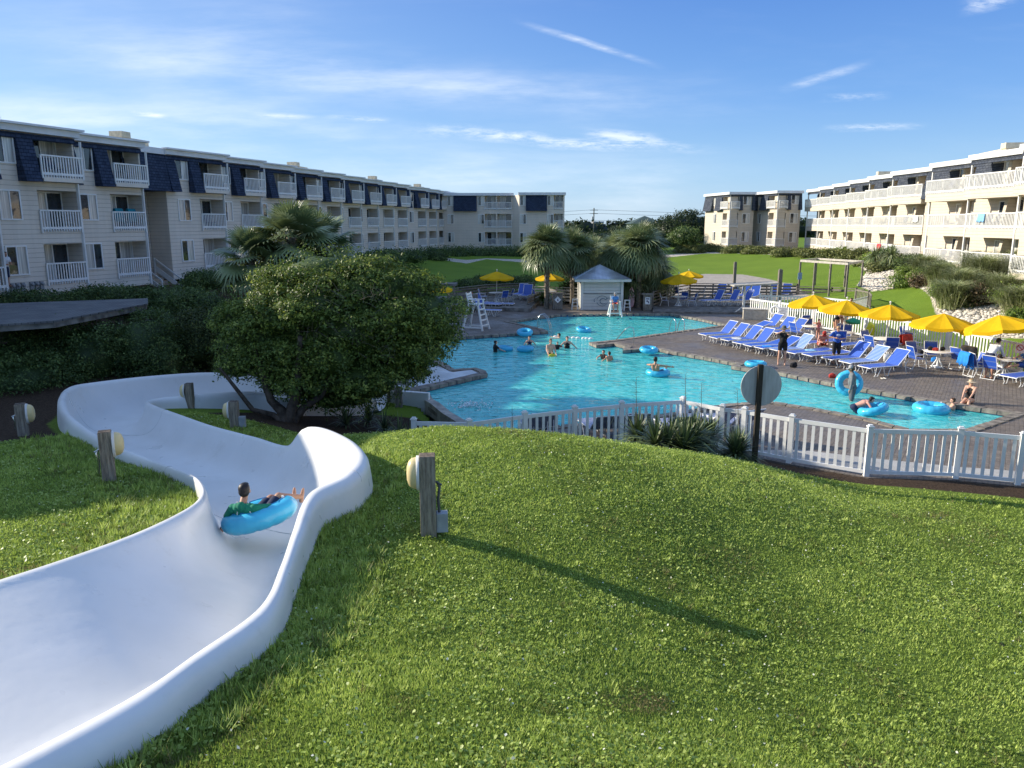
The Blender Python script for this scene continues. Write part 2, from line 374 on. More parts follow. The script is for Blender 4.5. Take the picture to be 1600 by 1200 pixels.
# ================================================================ terrain height: thin-plate surface through surveyed points
CP = [(-1.0,9.4,2.02),(-1.3,4.4,2.76),(0,4.7,2.52),(2,4.6,2.2),(-1,2,2.95),(2,1,2.6),(5,1,1.9),(0,12,2.02),(-1.6,15.5,1.85),(-2.2,13.5,2.0),
      (-.05,15.8,1.70),(1.43,15.5,1.63),(2.6,15.5,1.47),(3.45,15.5,1.31),(4.35,16,1.06),(5.5,17,.60),(6.6,18,.12),(-2.6,17.3,1.0),(-.5,17.8,.8),(1.3,18.2,.35),(3,18.8,.2),
      tuple(P(1205,1012,1.28)),tuple(P(952,925,1.64)),tuple(P(1600,1200,1.25)),tuple(P(1200,1200,1.85)),tuple(P(1600,1000,.9)),tuple(P(1600,850,.38)),tuple(P(1400,850,.75)),tuple(P(1200,850,1.2)),tuple(P(1000,800,1.7)),tuple(P(1405,757,.06)),tuple(P(1500,780,.08)),tuple(P(1600,785,.05)),
      tuple(P(800,900,1.9)),tuple(P(1000,1040,1.72)),tuple(P(640,690,1.93)),
      tuple(P(0,925,2.7)),tuple(P(150,870,2.5)),tuple(P(240,835,2.33)),tuple(P(150,800,2.3)),tuple(P(172,754,2.05)),tuple(P(285,785,2.1)),tuple(P(0,750,2.0)),tuple(P(0,690,1.6)),tuple(P(200,735,1.9)),tuple(P(120,690,1.6)),tuple(P(37,680,1.45)),tuple(P(95,650,1.35)),(-9,3,2.9),(-13,8,2.3),(-15,14,1.6),
      tuple(P(298,636,.95)),tuple(P(367,672,1.15)),tuple(P(330,650,1.05)),tuple(P(420,665,1.05)),tuple(P(450,672,1.0)),(-6.2,21.0,.55),(-4.6,18.5,.85),(-3.4,16.2,1.5),(-3.7,14.6,1.45),(-3.2,20,.2),(-3,22.5,-.1),(-2.3,20.5,-.1),(-1.6,19.6,-.1),(-4.4,22.5,.1),
      (-13,20,1.2),(-13,24,1.1),(-10.5,27,.6),(-16,30,1.1),(-20,36,1.9),(-26,36,2.4),(-23,44,2.2),(-20.5,56,2.1),(-30,20,2.2),(-30,5,2.5),(-18,74,2.0),(-13,95,2.0),(-12,70,1.2),(-20,64,1.6),
      (0,75,.5),(10,75,.5),(-6,85,1.0),(-3,105,1.8),(8,115,2.3),(20,112,2.0),(5,95,1.1),(20,95,1.2),(30,112,2.2),(28,98,1.7),(24,80,1.0),(18,72,.55),
      (12,24,-.1),(20,24,-.1),(0,40,-.1),(10,45,-.1),(-10,45,-.1),(0,60,-.1),(12,60,-.1),(20,50,-.05),(25,40,0),(8,30,-.1),(0,28,-.1),(16,17.5,-.05),(24,18,0),(24,10,0),(14,14,-.05),(10,12,.2),(16,8,.1),(8,16,.1),
      tuple(REAR[0])+(0,),tuple(REAR[2])+(0,),tuple(REAR[4])+(0,),(24,46,.35),(27,42,.5),(25,52,.6),(27.5,47,1.1),(29,52,1.9),(33,46,2.4),(34,55,2.6),(33,64,2.5),(37,85,2.4),(29,66,1.5),(27,62,1.1),(32,38,1.6),(36,32,2),(31,80,1.7),(40,100,2.4),(24,64,.7),
      (60,30,2.4),(60,90,2.4),(-50,30,2.2),(-50,90,2.2),(0,140,2.2),(50,140,2.4),(-40,140,2.2),(0,-15,2.6),(-25,-12,2.6),(25,-10,.8),(45,10,.8)]
for i_, drop in ((8,.24),(16,.23),(24,.24),(32,.27),(40,.32),(48,.38),(54,.44),(60,.47),(68,.50),(74,.50),(80,.48)):
    c_ = SL_R[i_] - SL_L[i_]; c_[2] = 0; c_ /= np.linalg.norm(c_); q_ = SL_R[i_] + c_*.34; CP.append((q_[0], q_[1], SL_R[i_][2]-drop))
CPn = np.array(CP, float)
def tps_fit(p):
    n = len(p); d = np.hypot(p[:, None, 0]-p[None, :, 0], p[:, None, 1]-p[None, :, 1])
    K = np.where(d > 0, d*d*np.log(d + 1e-12), 0) + np.eye(n)*.06
    A = np.zeros((n+3, n+3)); A[:n, :n] = K; A[:n, n] = 1; A[:n, n+1:] = p[:, :2]; A[n, :n] = 1; A[n+1:, :n] = p[:, :2].T
    return np.linalg.solve(A, np.concatenate([p[:, 2], [0, 0, 0]]))
TW = tps_fit(CPn)
def base_h(x, y):
    x = np.asarray(x, float); y = np.asarray(y, float); sh = x.shape; x = x.ravel(); y = y.ravel()
    xc = np.clip(x, -50, 60); yc = np.clip(y, -15, 140); o = np.empty(len(x))
    for s in range(0, len(x), 20000):
        e = slice(s, s+20000); d2 = (xc[e, None]-CPn[None, :, 0])**2 + (yc[e, None]-CPn[None, :, 1])**2
        o[e] = (.5*d2*np.log(d2+1e-12)) @ TW[:-3] + TW[-3] + TW[-2]*xc[e] + TW[-1]*yc[e]
    far = np.clip((np.hypot(x-5, y-50)-95)/40, 0, 1)
    o = o*(1-far) + 2.2*far
    return np.clip(o, -.2, 4).reshape(sh)
def ground_h(x, y):
    """final ground height"""
    x = np.atleast_1d(np.asarray(x, float)); y = np.atleast_1d(np.asarray(y, float)); h = base_h(x, y)
    dd = polydist(x, y, DECK); ind = inpoly(x, y, DECK)
    k = np.clip(dd/1.2, 0, 1); far_side = y > 40
    h = np.where(ind, -.07, np.where(h > 0, h*np.where(far_side, k, np.clip(dd/.25, .0, 1)) , h))
    inp = inpoly(x, y, POOL) | (polydist(x, y, POOL) < np.where(y > 26, .9, .45))
    h = np.where(inp, -2.4, h)
    bx = (x > -14) & (x < -1) & (y < 28)
    ins, bed = slide_inside(x[bx], y[bx], -.13); hb = h[bx]; hb[ins] = np.minimum(hb[ins], bed[ins] - .35); h[bx] = hb
    return h
def gz(x, y): return float(ground_h(np.array([x]), np.array([y]))[0])
def rng(a, b, s): return list(np.arange(a, b, s))
xs = np.array(sorted(set(rng(-400, -60, 20) + rng(-60, -26, 2) + rng(-26, -14, .6) + rng(-14, 10, .13) + rng(10, 38, .4) + rng(38, 60, 2) + rng(60, 420, 20))))
ys = np.array(sorted(set(rng(-120, -10, 10) + rng(-10, 1, .8) + rng(1, 28, .13) + rng(28, 70, .45) + rng(70, 120, .9) + rng(130, 1200, 30))))
GX, GY = np.meshgrid(xs, ys); GZ = ground_h(GX.ravel(), GY.ravel()).reshape(GX.shape)
nx, ny = len(xs), len(ys); idx = np.arange(nx*ny).reshape(ny, nx)
gf = np.stack([idx[:-1, :-1], idx[:-1, 1:], idx[1:, 1:], idx[1:, :-1]], -1).reshape(-1, 4)
gmat = bpy.data.materials.new('lawn_ground'); gmat.use_nodes = True
ground = np_mesh('lawn_ground', np.stack([GX, GY, GZ], -1).reshape(-1, 3), gf, gmat, smooth=True); tag(ground, kind='structure')
# surface zones of the ground (what lies there): mulch, white rock, gravel path
X_, Y_ = GX.ravel(), GY.ravel()
def zone(poly, soft):
    d = polydist(X_, Y_, poly); i = inpoly(X_, Y_, poly); return np.clip(.5 + np.where(i, d, -d)/soft, 0, 1)
MULCH_A = [(-3.0,16.6),(-2.2,18.3),(0,19),(-1,20),(-3,24),(-5,23.9),(-7,22.4),(-8.3,20.2),(-6.6,19.2),(-5.2,18.2),(-4.1,16.6)]
MULCH_B = [(-40,10),(-14,13.2),(-10.9,14.9),(-9.9,16.2),(-10.9,17.5),(-12.4,21.5),(-9,25.6),(-5,26),(-11,30),(-18,36),(-17,60),(-22,62),(-30,40)]
MULCH_C = [(6.3,17.9)] + [tuple(p) for p in FENCE[7:]] + [(17.5,16.4),(16.5,16.0),(12.4,15.9),(9.4,16.75),(8,17.2)]
ROCK_A = [tuple(P(x, y, z).xy) for x, y, z in ((1262,396,2.2),(1300,410,1.9),(1338,425,1.4),(1352,440,1.1),(1338,452,.9),(1362,462,.8),(1425,463,.9),(1452,476,.8),(1462,492,.6),(1500,508,.5),(1560,518,.45),(1680,530,.45),(1680,478,1.3),(1600,466,1.4),(1530,474,1.2),(1490,473,1.2),(1470,462,1.3),(1430,452,1.3),(1400,440,1.4),(1388,424,1.7),(1350,408,2.0),(1300,396,2.2))]
ROCK_B = [tuple(P(x, y, z).xy) for x, y, z in ((690,401,2.1),(730,406,1.8),(760,401,1.9),(800,402,1.9),(850,404,1.8),(1040,398,2.0),(1100,396,2.0),(1150,398,1.9),(1230,404,1.7),(1262,397,2.1),(1230,401,1.9),(1150,395,2.1),(1100,393,2.15),(1040,395,2.1),(850,399,2.0),(800,398,2.1),(760,398,2.1),(730,401,2.0),(690,398,2.2))]
PATH_A = [tuple(P(x, y, z).xy) for x, y, z in ((1020,470,.1),(1060,428,1.0),(1100,424,1.1),(1160,428,1.0),(1200,438,.8),(1240,452,.5),(1270,470,.2))]
BEDS = [tuple(P(x, y, z).xy) for x, y, z in ((1262,396,2.2),(1300,396,2.2),(1350,408,2.0),(1388,424,1.7),(1400,440,1.4),(1430,452,1.3),(1470,462,1.3),(1490,473,1.2),(1530,474,1.2),(1600,466,1.4),(1700,470,1.4))] + [(42,50),(46,110),(28,118)]
zm = np.maximum(np.maximum(np.maximum(zone(MULCH_A, .35), zone(MULCH_B, .5)), zone(MULCH_C, .25)), zone(BEDS, .6))
zr = np.maximum(zone(ROCK_A, .5), zone(ROCK_B, .6)); zp = zone(PATH_A, 1.5)
for nm, a in (('mulch', zm), ('rock', zr), ('path', zp)):
    at = ground.data.attributes.new(nm, 'FLOAT', 'POINT'); at.data.foreach_set('value', a.astype(np.float32))
t, b = nodes_of(gmat); b.inputs['Roughness'].default_value = .9; b.inputs['Specular IOR Level'].default_value = .1
tcn = t.nodes.new('ShaderNodeTexCoord'); ov = tcn.outputs['Object']
def tn(scale, detail=4, rough=.6):
    n = t.nodes.new('ShaderNodeTexNoise'); n.inputs['Scale'].default_value = scale; n.inputs['Detail'].default_value = detail; n.inputs['Roughness'].default_value = rough; L(t, ov, n.inputs['Vector']); return n.outputs['Fac']
def cmix(f, a, b_):
    n = t.nodes.new('ShaderNodeMix'); n.data_type = 'RGBA'
    L(t, f, n.inputs[0])
    for i, v in ((6, a), (7, b_)):
        if isinstance(v, tuple): n.inputs[i].default_value = (*v, 1)
        else: L(t, v, n.inputs[i])
    return n.outputs[2]
def mrange(v, a, b_):
    n = t.nodes.new('ShaderNodeMapRange'); L(t, v, n.inputs[0]); n.inputs[1].default_value = a; n.inputs[2].default_value = b_; return n.outputs[0]
grass = cmix(mrange(tn(.35, 5), .35, .65), (.105,.18,.020), (.165,.255,.030))
grass = cmix(mrange(tn(9, 5), .3, .7), grass, (.14,.21,.024))
sepg = t.nodes.new('ShaderNodeSeparateXYZ'); L(t, ov, sepg.inputs[0])
grass = cmix(mrange(sepg.outputs[1], 21, 18), grass, cmix(mrange(tn(30, 4, .7), .35, .65), (.085,.125,.022), (.17,.24,.04)))
mulch = cmix(mrange(tn(20, 6, .8), .4, .65), (.028,.018,.012), (.11,.075,.05))
rock = cmix(mrange(tn(6, 6, .8), .35, .6), (.22,.19,.15), (.66,.60,.5))
path = cmix(mrange(tn(2, 6, .7), .35, .65), (.30,.27,.24), (.42,.38,.33))
def edge(nm):
    a = t.nodes.new('ShaderNodeAttribute'); a.attribute_name = nm
    return mrange(M2(t, 'ADD', a.outputs['Fac'], M2(t, 'MULTIPLY', M2(t, 'SUBTRACT', tn(3.5, 4), .5), .5)), .42, .58)
c = cmix(edge('mulch'), grass, mulch); c = cmix(edge('rock'), c, rock); c = cmix(edge('path'), c, path)
L(t, c, b.inputs['Base Color'])
bp = t.nodes.new('ShaderNodeBump'); bp.inputs['Distance'].default_value = .03; L(t, tn(28, 6, .8), bp.inputs['Height']); L(t, bp.outputs[0], b.inputs['Normal'])

# ================================================================ deck, coping, basin, water
def flat_with_hole(name, outer, hole, z, mat_, skirt=0.0):
    polys = [[Vector((p[0], p[1], 0)) for p in outer], [Vector((p[0], p[1], 0)) for p in hole]]
    tri = tessellate_polygon(polys); vs = [(p.x, p.y, z) for q in polys for p in q]; mb = MB(); fs = []
    for a in tri:
        A, B, C_ = (Vector(vs[i]) for i in a); fs.append(tuple(a) if (B-A).cross(C_-A).z > 0 else tuple(a)[::-1])
    mb.add(vs, fs)
    if skirt:
        n = len(outer)
        for i in range(n):
            p, q = outer[i], outer[(i+1) % n]; mb.quad((p[0],p[1],z-skirt),(q[0],q[1],z-skirt),(q[0],q[1],z),(p[0],p[1],z))
    return mb.build(name, mat_)
def area(poly): return sum(poly[i][0]*poly[(i+1)%len(poly)][1]-poly[(i+1)%len(poly)][0]*poly[i][1] for i in range(len(poly)))/2
if area(POOL) < 0: POOL = POOL[::-1]
if area(DECK) < 0: DECK = DECK[::-1]
pav = bpy.data.materials.new('paver_brick'); pav.use_nodes = True; t, b = nodes_of(pav)
tcn = t.nodes.new('ShaderNodeTexCoord'); mp = t.nodes.new('ShaderNodeMapping'); mp.inputs['Rotation'].default_value = (0, 0, R(-58)); L(t, tcn.outputs['Object'], mp.inputs[0])
br = t.nodes.new('ShaderNodeTexBrick'); L(t, mp.outputs[0], br.inputs['Vector']); br.inputs['Scale'].default_value = 1; br.inputs['Brick Width'].default_value = .24; br.inputs['Row Height'].default_value = .12; br.inputs['Mortar Size'].default_value = .007; br.inputs['Mortar Smooth'].default_value = .3
br.inputs['Color1'].default_value = (.185,.155,.128,1); br.inputs['Color2'].default_value = (.135,.113,.095,1); br.inputs['Mortar'].default_value = (.085,.07,.058,1)
ov = tcn.outputs['Object']
wet = cmix(mrange(tn(.55, 5, .6), .40, .62), br.outputs['Color'], (.115,.09,.072)); big = cmix(mrange(tn(.16, 3), .35, .65), wet, br.outputs['Color'])
stn = cmix(mrange(tn(3.0, 6, .75), .50, .78), big, (.28,.225,.175)); L(t, stn, b.inputs['Base Color'])
L(t, M2(t, 'ADD', M2(t, 'MULTIPLY', mrange(tn(.5, 4), .4, .6), .35), .45), b.inputs['Roughness'])
bp = t.nodes.new('ShaderNodeBump'); bp.inputs['Distance'].default_value = .02; L(t, br.outputs['Fac'], bp.inputs['Height']); bp.invert = True
bp2 = t.nodes.new('ShaderNodeBump'); bp2.inputs['Distance'].default_value = .012; L(t, tn(7, 5), bp2.inputs['Height']); L(t, bp.outputs[0], bp2.inputs['Normal']); L(t, bp2.outputs[0], b.inputs['Normal'])
def offset(poly, d):
    n = len(poly); out = []
    for i in range(n):
        a, p, c = Vector(poly[i-1]), Vector(poly[i]), Vector(poly[(i+1) % n])
        e1 = (p-a).normalized(); e2 = (c-p).normalized(); n1 = Vector((e1.y, -e1.x)); n2 = Vector((e2.y, -e2.x)); m = (n1+n2)
        m = m/max(m.length_squared/2, .35) if m.length > .1 else n1
        out.append(p + m*d)
    return out
CPO = offset(POOL, .28)
deck = flat_with_hole('pool_deck', DECK, POOL, 0.0, pav, .3); tag(deck, kind='structure')
cop_m = mat('coping_stone', (.33,.29,.24), .8, .35, 4.0, .02, 9, col2=(.13,.115,.10), spec=.2)
mb = MB(); n = len(POOL)
for i in range(n):
    a, b2, c2, d = POOL[i], POOL[(i+1)%n], CPO[(i+1)%n], CPO[i]
    ln = (b2-a).length; k = max(1, int(ln/.45))
    for j in range(k):
        t0, t1 = j/k + .012, (j+1)/k - .012
        j1 = random.uniform(-.012, .012); zt = .035 + random.uniform(-.006, .01)
        p0, p1, q1, q0 = a.lerp(b2, t0), a.lerp(b2, t1), d.lerp(c2, t1), d.lerp(c2, t0)
        inw = (p0-q0).normalized()*(.03+j1); p0 = p0+inw; p1 = p1+inw
        mb.add([(p.x,p.y,z) for z in (-.10, zt) for p in (p0,p1,q1,q0)], [(4,5,6,7),(0,1,5,4),(1,2,6,5),(2,3,7,6),(3,0,4,7)])
cop = mb.build('pool_coping', cop_m); tag(cop, kind='structure')
# basin: tiled walls and a plaster floor sloping to the deep end
tile_m = mat('waterline_tile', (.03,.06,.16), .25, .3, 5)
plaster = mat('pool_plaster', (.56,.80,.76), .7, .06, .8, spec=.2)
def floor_z(x, y):
    a = -.55 - .75*max(0, min(1, (13-x)/11)); 
    if y > 38: a = -1.4
    return a
mb = MB(); mt_ = MB()
for i in range(n):
    a, b2 = POOL[i], POOL[(i+1)%n]
    mt_.quad((b2.x,b2.y,-.32),(a.x,a.y,-.32),(a.x,a.y,-.02),(b2.x,b2.y,-.02))
    mb.quad((b2.x,b2.y,-1.6),(a.x,a.y,-1.6),(a.x,a.y,-.32),(b2.x,b2.y,-.32))
walls = mt_.build('waterline_tiles', tile_m); tag(walls, kind='structure')
fx = np.arange(-8, 24, .4); fy = np.arange(18, 56, .4); FXX, FYY = np.meshgrid(fx, fy)
fzv = np.array([floor_z(a_, b_) for a_, b_ in zip(FXX.ravel(), FYY.ravel())])
keep = inpoly(FXX.ravel(), FYY.ravel(), offset(POOL, .6)).reshape(FXX.shape)
vi = np.arange(FXX.size).reshape(FXX.shape); ff = np.stack([vi[:-1,:-1],vi[:-1,1:],vi[1:,1:],vi[1:,:-1]],-1).reshape(-1,4)
kf = (keep[:-1,:-1]|keep[1:,1:]).ravel(); mb.add(list(zip(FXX.ravel(), FYY.ravel(), fzv)), [tuple(int(q) for q in r_) for r_ in ff[kf]], True)
# surface noise of the plaster keeps the basin from reading as one flat tone
basin = mb.build('pool_basin', plaster); tag(basin, kind='structure')
wm = bpy.data.materials.new('pool_water'); wm.use_nodes = True; t = wm.node_tree; t.nodes.clear()
out = t.nodes.new('ShaderNodeOutputMaterial'); tcn = t.nodes.new('ShaderNodeTexCoord'); ov = tcn.outputs['Object']
gl = t.nodes.new('ShaderNodeBsdfGlossy'); gl.inputs['Roughness'].default_value = .04; gl.inputs['Color'].default_value = (1,1,1,1)
tp = t.nodes.new('ShaderNodeBsdfTransparent'); tp.inputs['Color'].default_value = (.50,.97,.96,1)
df = t.nodes.new('ShaderNodeBsdfDiffuse'); 
fr = t.nodes.new('ShaderNodeFresnel'); fr.inputs['IOR'].default_value = 1.33
def wn(scale, detail, sx=1, sy=1, dist=0.0, rot=0):
    mp = t.nodes.new('ShaderNodeMapping'); mp.inputs['Scale'].default_value = (sx, sy, 1); mp.inputs['Rotation'].default_value = (0,0,rot); L(t, ov, mp.inputs[0])
    n_ = t.nodes.new('ShaderNodeTexNoise'); n_.inputs['Scale'].default_value = scale; n_.inputs['Detail'].default_value = detail; n_.inputs['Distortion'].default_value = dist; L(t, mp.outputs[0], n_.inputs['Vector']); return n_.outputs['Fac']
hgt = M2(t, 'ADD', M2(t, 'MULTIPLY', wn(1.3, 3, 1, 1.3, .6, .5), 1.0), M2(t, 'MULTIPLY', wn(4.5, 3, 1, 1.2, .4, -.4), .35))
bp = t.nodes.new('ShaderNodeBump'); bp.inputs['Distance'].default_value = .085; bp.inputs['Strength'].default_value = 1.0; L(t, hgt, bp.inputs['Height'])
for nn in (gl, fr, df): L(t, bp.outputs[0], nn.inputs['Normal'])
# paler cells painted into the water colour stand for light focused by ripples
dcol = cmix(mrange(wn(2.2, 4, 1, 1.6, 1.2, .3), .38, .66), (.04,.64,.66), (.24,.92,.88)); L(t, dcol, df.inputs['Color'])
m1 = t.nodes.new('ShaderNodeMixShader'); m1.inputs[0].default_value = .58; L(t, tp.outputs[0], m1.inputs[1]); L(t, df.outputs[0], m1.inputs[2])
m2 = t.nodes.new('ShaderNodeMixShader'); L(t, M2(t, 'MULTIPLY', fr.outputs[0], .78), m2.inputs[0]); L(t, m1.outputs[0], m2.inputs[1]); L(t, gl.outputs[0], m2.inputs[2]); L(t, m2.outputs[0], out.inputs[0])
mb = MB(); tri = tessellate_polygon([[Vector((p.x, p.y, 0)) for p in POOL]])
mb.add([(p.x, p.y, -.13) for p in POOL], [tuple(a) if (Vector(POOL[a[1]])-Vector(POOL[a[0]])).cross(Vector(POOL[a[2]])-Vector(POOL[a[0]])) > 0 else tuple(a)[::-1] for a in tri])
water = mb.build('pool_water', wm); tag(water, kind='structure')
# smooth concrete walk inside the front fence
conc = mat('concrete', (.40,.39,.37), .8, .12, 1.5, .003, 30)
wk = [FENCE[7] + Vector((.3,.25))] + [f + Vector((0,.12)) for f in FENCE[8:]] + [Vector((20,17)), Vector((20,18.4)), P(1600,737,0).xy, P(1500,730,0).xy, P(1360,716,0).xy, P(1250,703,0).xy]
mb = MB(); mb.prism([tuple(p) for p in wk], .0, .006, False); walk = mb.build('concrete_walk', conc); tag(walk, kind='structure')
lg = [P(x, y, 0).xy for x, y in ((640,606),(690,596),(746,583),(736,578),(708,582),(690,575),(668,568),(640,575))]
if area(lg) < 0: lg = lg[::-1]
mb = MB(); mb.prism([tuple(p) for p in lg], .0, .012, False); led = mb.build('wet_ledge', mat('wet_pale_concrete', (.52,.53,.55), .22, .3, 1.2, spec=.6, col2=(.20,.20,.21))); tag(led, kind='structure')
# ================================================================ water slide
gel = bpy.data.materials.new('white_gelcoat'); gel.use_nodes = True; t, b = nodes_of(gel); tcn = t.nodes.new('ShaderNodeTexCoord'); ov = tcn.outputs['Object']
b.inputs['Roughness'].default_value = .32; b.inputs['Specular IOR Level'].default_value = .4
cc = cmix(mrange(tn(.9, 5, .6), .35, .7), (.74,.73,.70), (.80,.79,.765)); cc = cmix(mrange(tn(5, 6, .7), .60, .80), cc, (.70,.685,.65)); cc = cmix(mrange(tn(1.3, 7, .8), .56, .86), cc, (.60,.58,.53)); L(t, cc, b.inputs['Base Color'])
L(t, M2(t, 'ADD', M2(t, 'MULTIPLY', mrange(tn(1.5, 4), .3, .7), .25), .25), b.inputs['Roughness'])
bp = t.nodes.new('ShaderNodeBump'); bp.inputs['Distance'].default_value = .010; L(t, tn(1.7, 3), bp.inputs['Height']); L(t, bp.outputs[0], b.inputs['Normal'])
slide = thing('water_slide', 'long white fibreglass water slide curving down the grassy hill to the pool', 'water slide')
vs = []; m = len(SL_C); prof_n = 0
gl_, gr_ = ground_h(SL_L[:,0], SL_L[:,1]), ground_h(SL_R[:,0], SL_R[:,1])
for i in range(m):
    l, r, bz = SL_L[i], SL_R[i], SL_B[i]; c = (r-l); c[2] = 0; wdt = np.linalg.norm(c); c = c/wdt
    rr = .155; row = []
    def side(o, sgn, zr, a_end=0):
        pts = []
        pts.append((o - c*sgn*(rr+.10), min(zr-.55, bz-.1) - .35)); pts.append((o - c*sgn*(rr+.07), zr - .75)); pts.append((o - c*sgn*(rr+.03), zr - .35))
        for a in np.linspace(180, a_end, 8):
            pts.append((o + c*sgn*math.cos(R(a))*rr, zr - rr + rr*math.sin(R(a))))
        return pts
    sw = min(1, max(0, (i-22)/22)); ae = 58*(1-sw); left = side(l, 1, l[2], ae); right = side(r, -1, r[2])[::-1]
    mid = []; K = 20; inner0, inner1 = l + c*rr*math.cos(R(ae)), r - c*rr; zl0 = l[2]-rr+rr*math.sin(R(ae))
    for k in range(1, K):
        s = k/K; u = 2*s-1; p_ = inner0*(1-s) + inner1*s; zr = (l[2]-rr)*(1-s)+(r[2]-rr)*s
        s2 = .5 + .5*math.copysign(abs(u)**.62, u); sw = min(1, max(0, (i-22)/22)); s2 = s*(1-sw) + s2*sw; q = inner0*(1-s2) + inner1*s2
        rise = abs(2*s2-1)**4.2; side_z = zl0 if s2 < .5 else (r[2]-rr)
        s0 = .76; r_near = ((s0-s2)/s0)**1.12 if s2 < s0 else ((s2-s0)/(1-s0))**2.4; sz_near = zl0 if s2 < s0 else (r[2]-rr)
        zz = (bz + (side_z-bz)*rise)*sw + (bz + (sz_near-bz)*r_near)*(1-sw)
        mid.append((q, zz))
    row = left + mid + right; prof_n = len(row); vs += [(p[0], p[1], z) for p, z in row]
fs = [(i*prof_n+k, (i+1)*prof_n+k, (i+1)*prof_n+k+1, i*prof_n+k+1) for i in range(m-1) for k in range(prof_n-1)]
mb = MB(); mb.add(vs, fs, True); trough = mb.build('trough', gel, slide)
mb = MB()   # joints of the fibreglass sections
for i in (66, 123):
    mb = MB()
    pts = [Vector(v) + Vector((0,0,.004)) for v in vs[i*prof_n+3:(i+1)*prof_n-3]]
    mb.tube(pts, .004, 5)
    mb.build('section_joint', mat('joint_sealant', (.66,.65,.63), .6), slide)
# outlet channel into the pool: two side walls and a chute floor
o1 = P(640, 624, .3); mb = MB()
a0 = P(598,612,.35); a1 = P(671,617,.35); b0 = P(560,604,.4); b1 = P(633,606,.35)
mb.bar((a0.x,a0.y,.05), (a1.x,a1.y,.05), .16, .75); mb.bar((b0.x,b0.y,.05), (b1.x,b1.y,.05), .16, .75)
mb.quad((a0.x,a0.y,-.05),(a1.x,a1.y,-.12),(b1.x,b1.y,-.12),(b0.x,b0.y,-.05))
mb.build('outlet_wall', gel, slide, .02)
print('ground ok')
# ================================================================ hotel buildings
def siding_mat(name, col):
    m = bpy.data.materials.new(name); m.use_nodes = True; t, b = nodes_of(m); tcn = t.nodes.new('ShaderNodeTexCoord'); global ov; 
    sp = t.nodes.new('ShaderNodeSeparateXYZ'); L(t, tcn.outputs['Object'], sp.inputs[0])
    f = M2(t, 'FRACT', M2(t, 'DIVIDE', sp.outputs[2], .23))
    nz = t.nodes.new('ShaderNodeTexNoise'); nz.inputs['Scale'].default_value = .5; nz.inputs['Detail'].default_value = 5; L(t, tcn.outputs['Object'], nz.inputs['Vector'])
    mp = t.nodes.new('ShaderNodeMapping'); mp.inputs['Scale'].default_value = (3, 3, .25); L(t, tcn.outputs['Object'], mp.inputs[0])
    n3 = t.nodes.new('ShaderNodeTexNoise'); n3.inputs['Scale'].default_value = 1.5; n3.inputs['Detail'].default_value = 4; L(t, mp.outputs[0], n3.inputs['Vector'])
    v = M2(t, 'ADD', M2(t, 'MULTIPLY', mrange2(t, nz.outputs['Fac'], .3, .7), .6), M2(t, 'MULTIPLY', mrange2(t, n3.outputs['Fac'], .3, .7), .4))
    mxn = t.nodes.new('ShaderNodeMix'); mxn.data_type = 'RGBA'; L(t, v, mxn.inputs[0]); mxn.inputs[6].default_value = (*[c*.88 for c in col], 1); mxn.inputs[7].default_value = (*[c*1.05 for c in col], 1)
    m2_ = t.nodes.new('ShaderNodeMix'); m2_.data_type = 'RGBA'; m2_.blend_type = 'MULTIPLY'; L(t, mxn.outputs[2], m2_.inputs[6]); m2_.inputs[7].default_value = (.62, .60, .58, 1)
    L(t, M2(t, 'GREATER_THAN', f, .93), m2_.inputs[0]); L(t, m2_.outputs[2], b.inputs['Base Color'])
    b.inputs['Roughness'].default_value = .7; b.inputs['Specular IOR Level'].default_value = .25
    bp = t.nodes.new('ShaderNodeBump'); bp.inputs['Distance'].default_value = .025; L(t, M2(t, 'SUBTRACT', 1.0, f), bp.inputs['Height']); L(t, bp.outputs[0], b.inputs['Normal'])
    return m
def mrange2(t, v, a, b_):
    n = t.nodes.new('ShaderNodeMapRange'); L(t, v, n.inputs[0]); n.inputs[1].default_value = a; n.inputs[2].default_value = b_; return n.outputs[0]
side_l = siding_mat('siding_greige', (.72, .63, .52)); side_r = siding_mat('siding_cream', (.61, .53, .42))
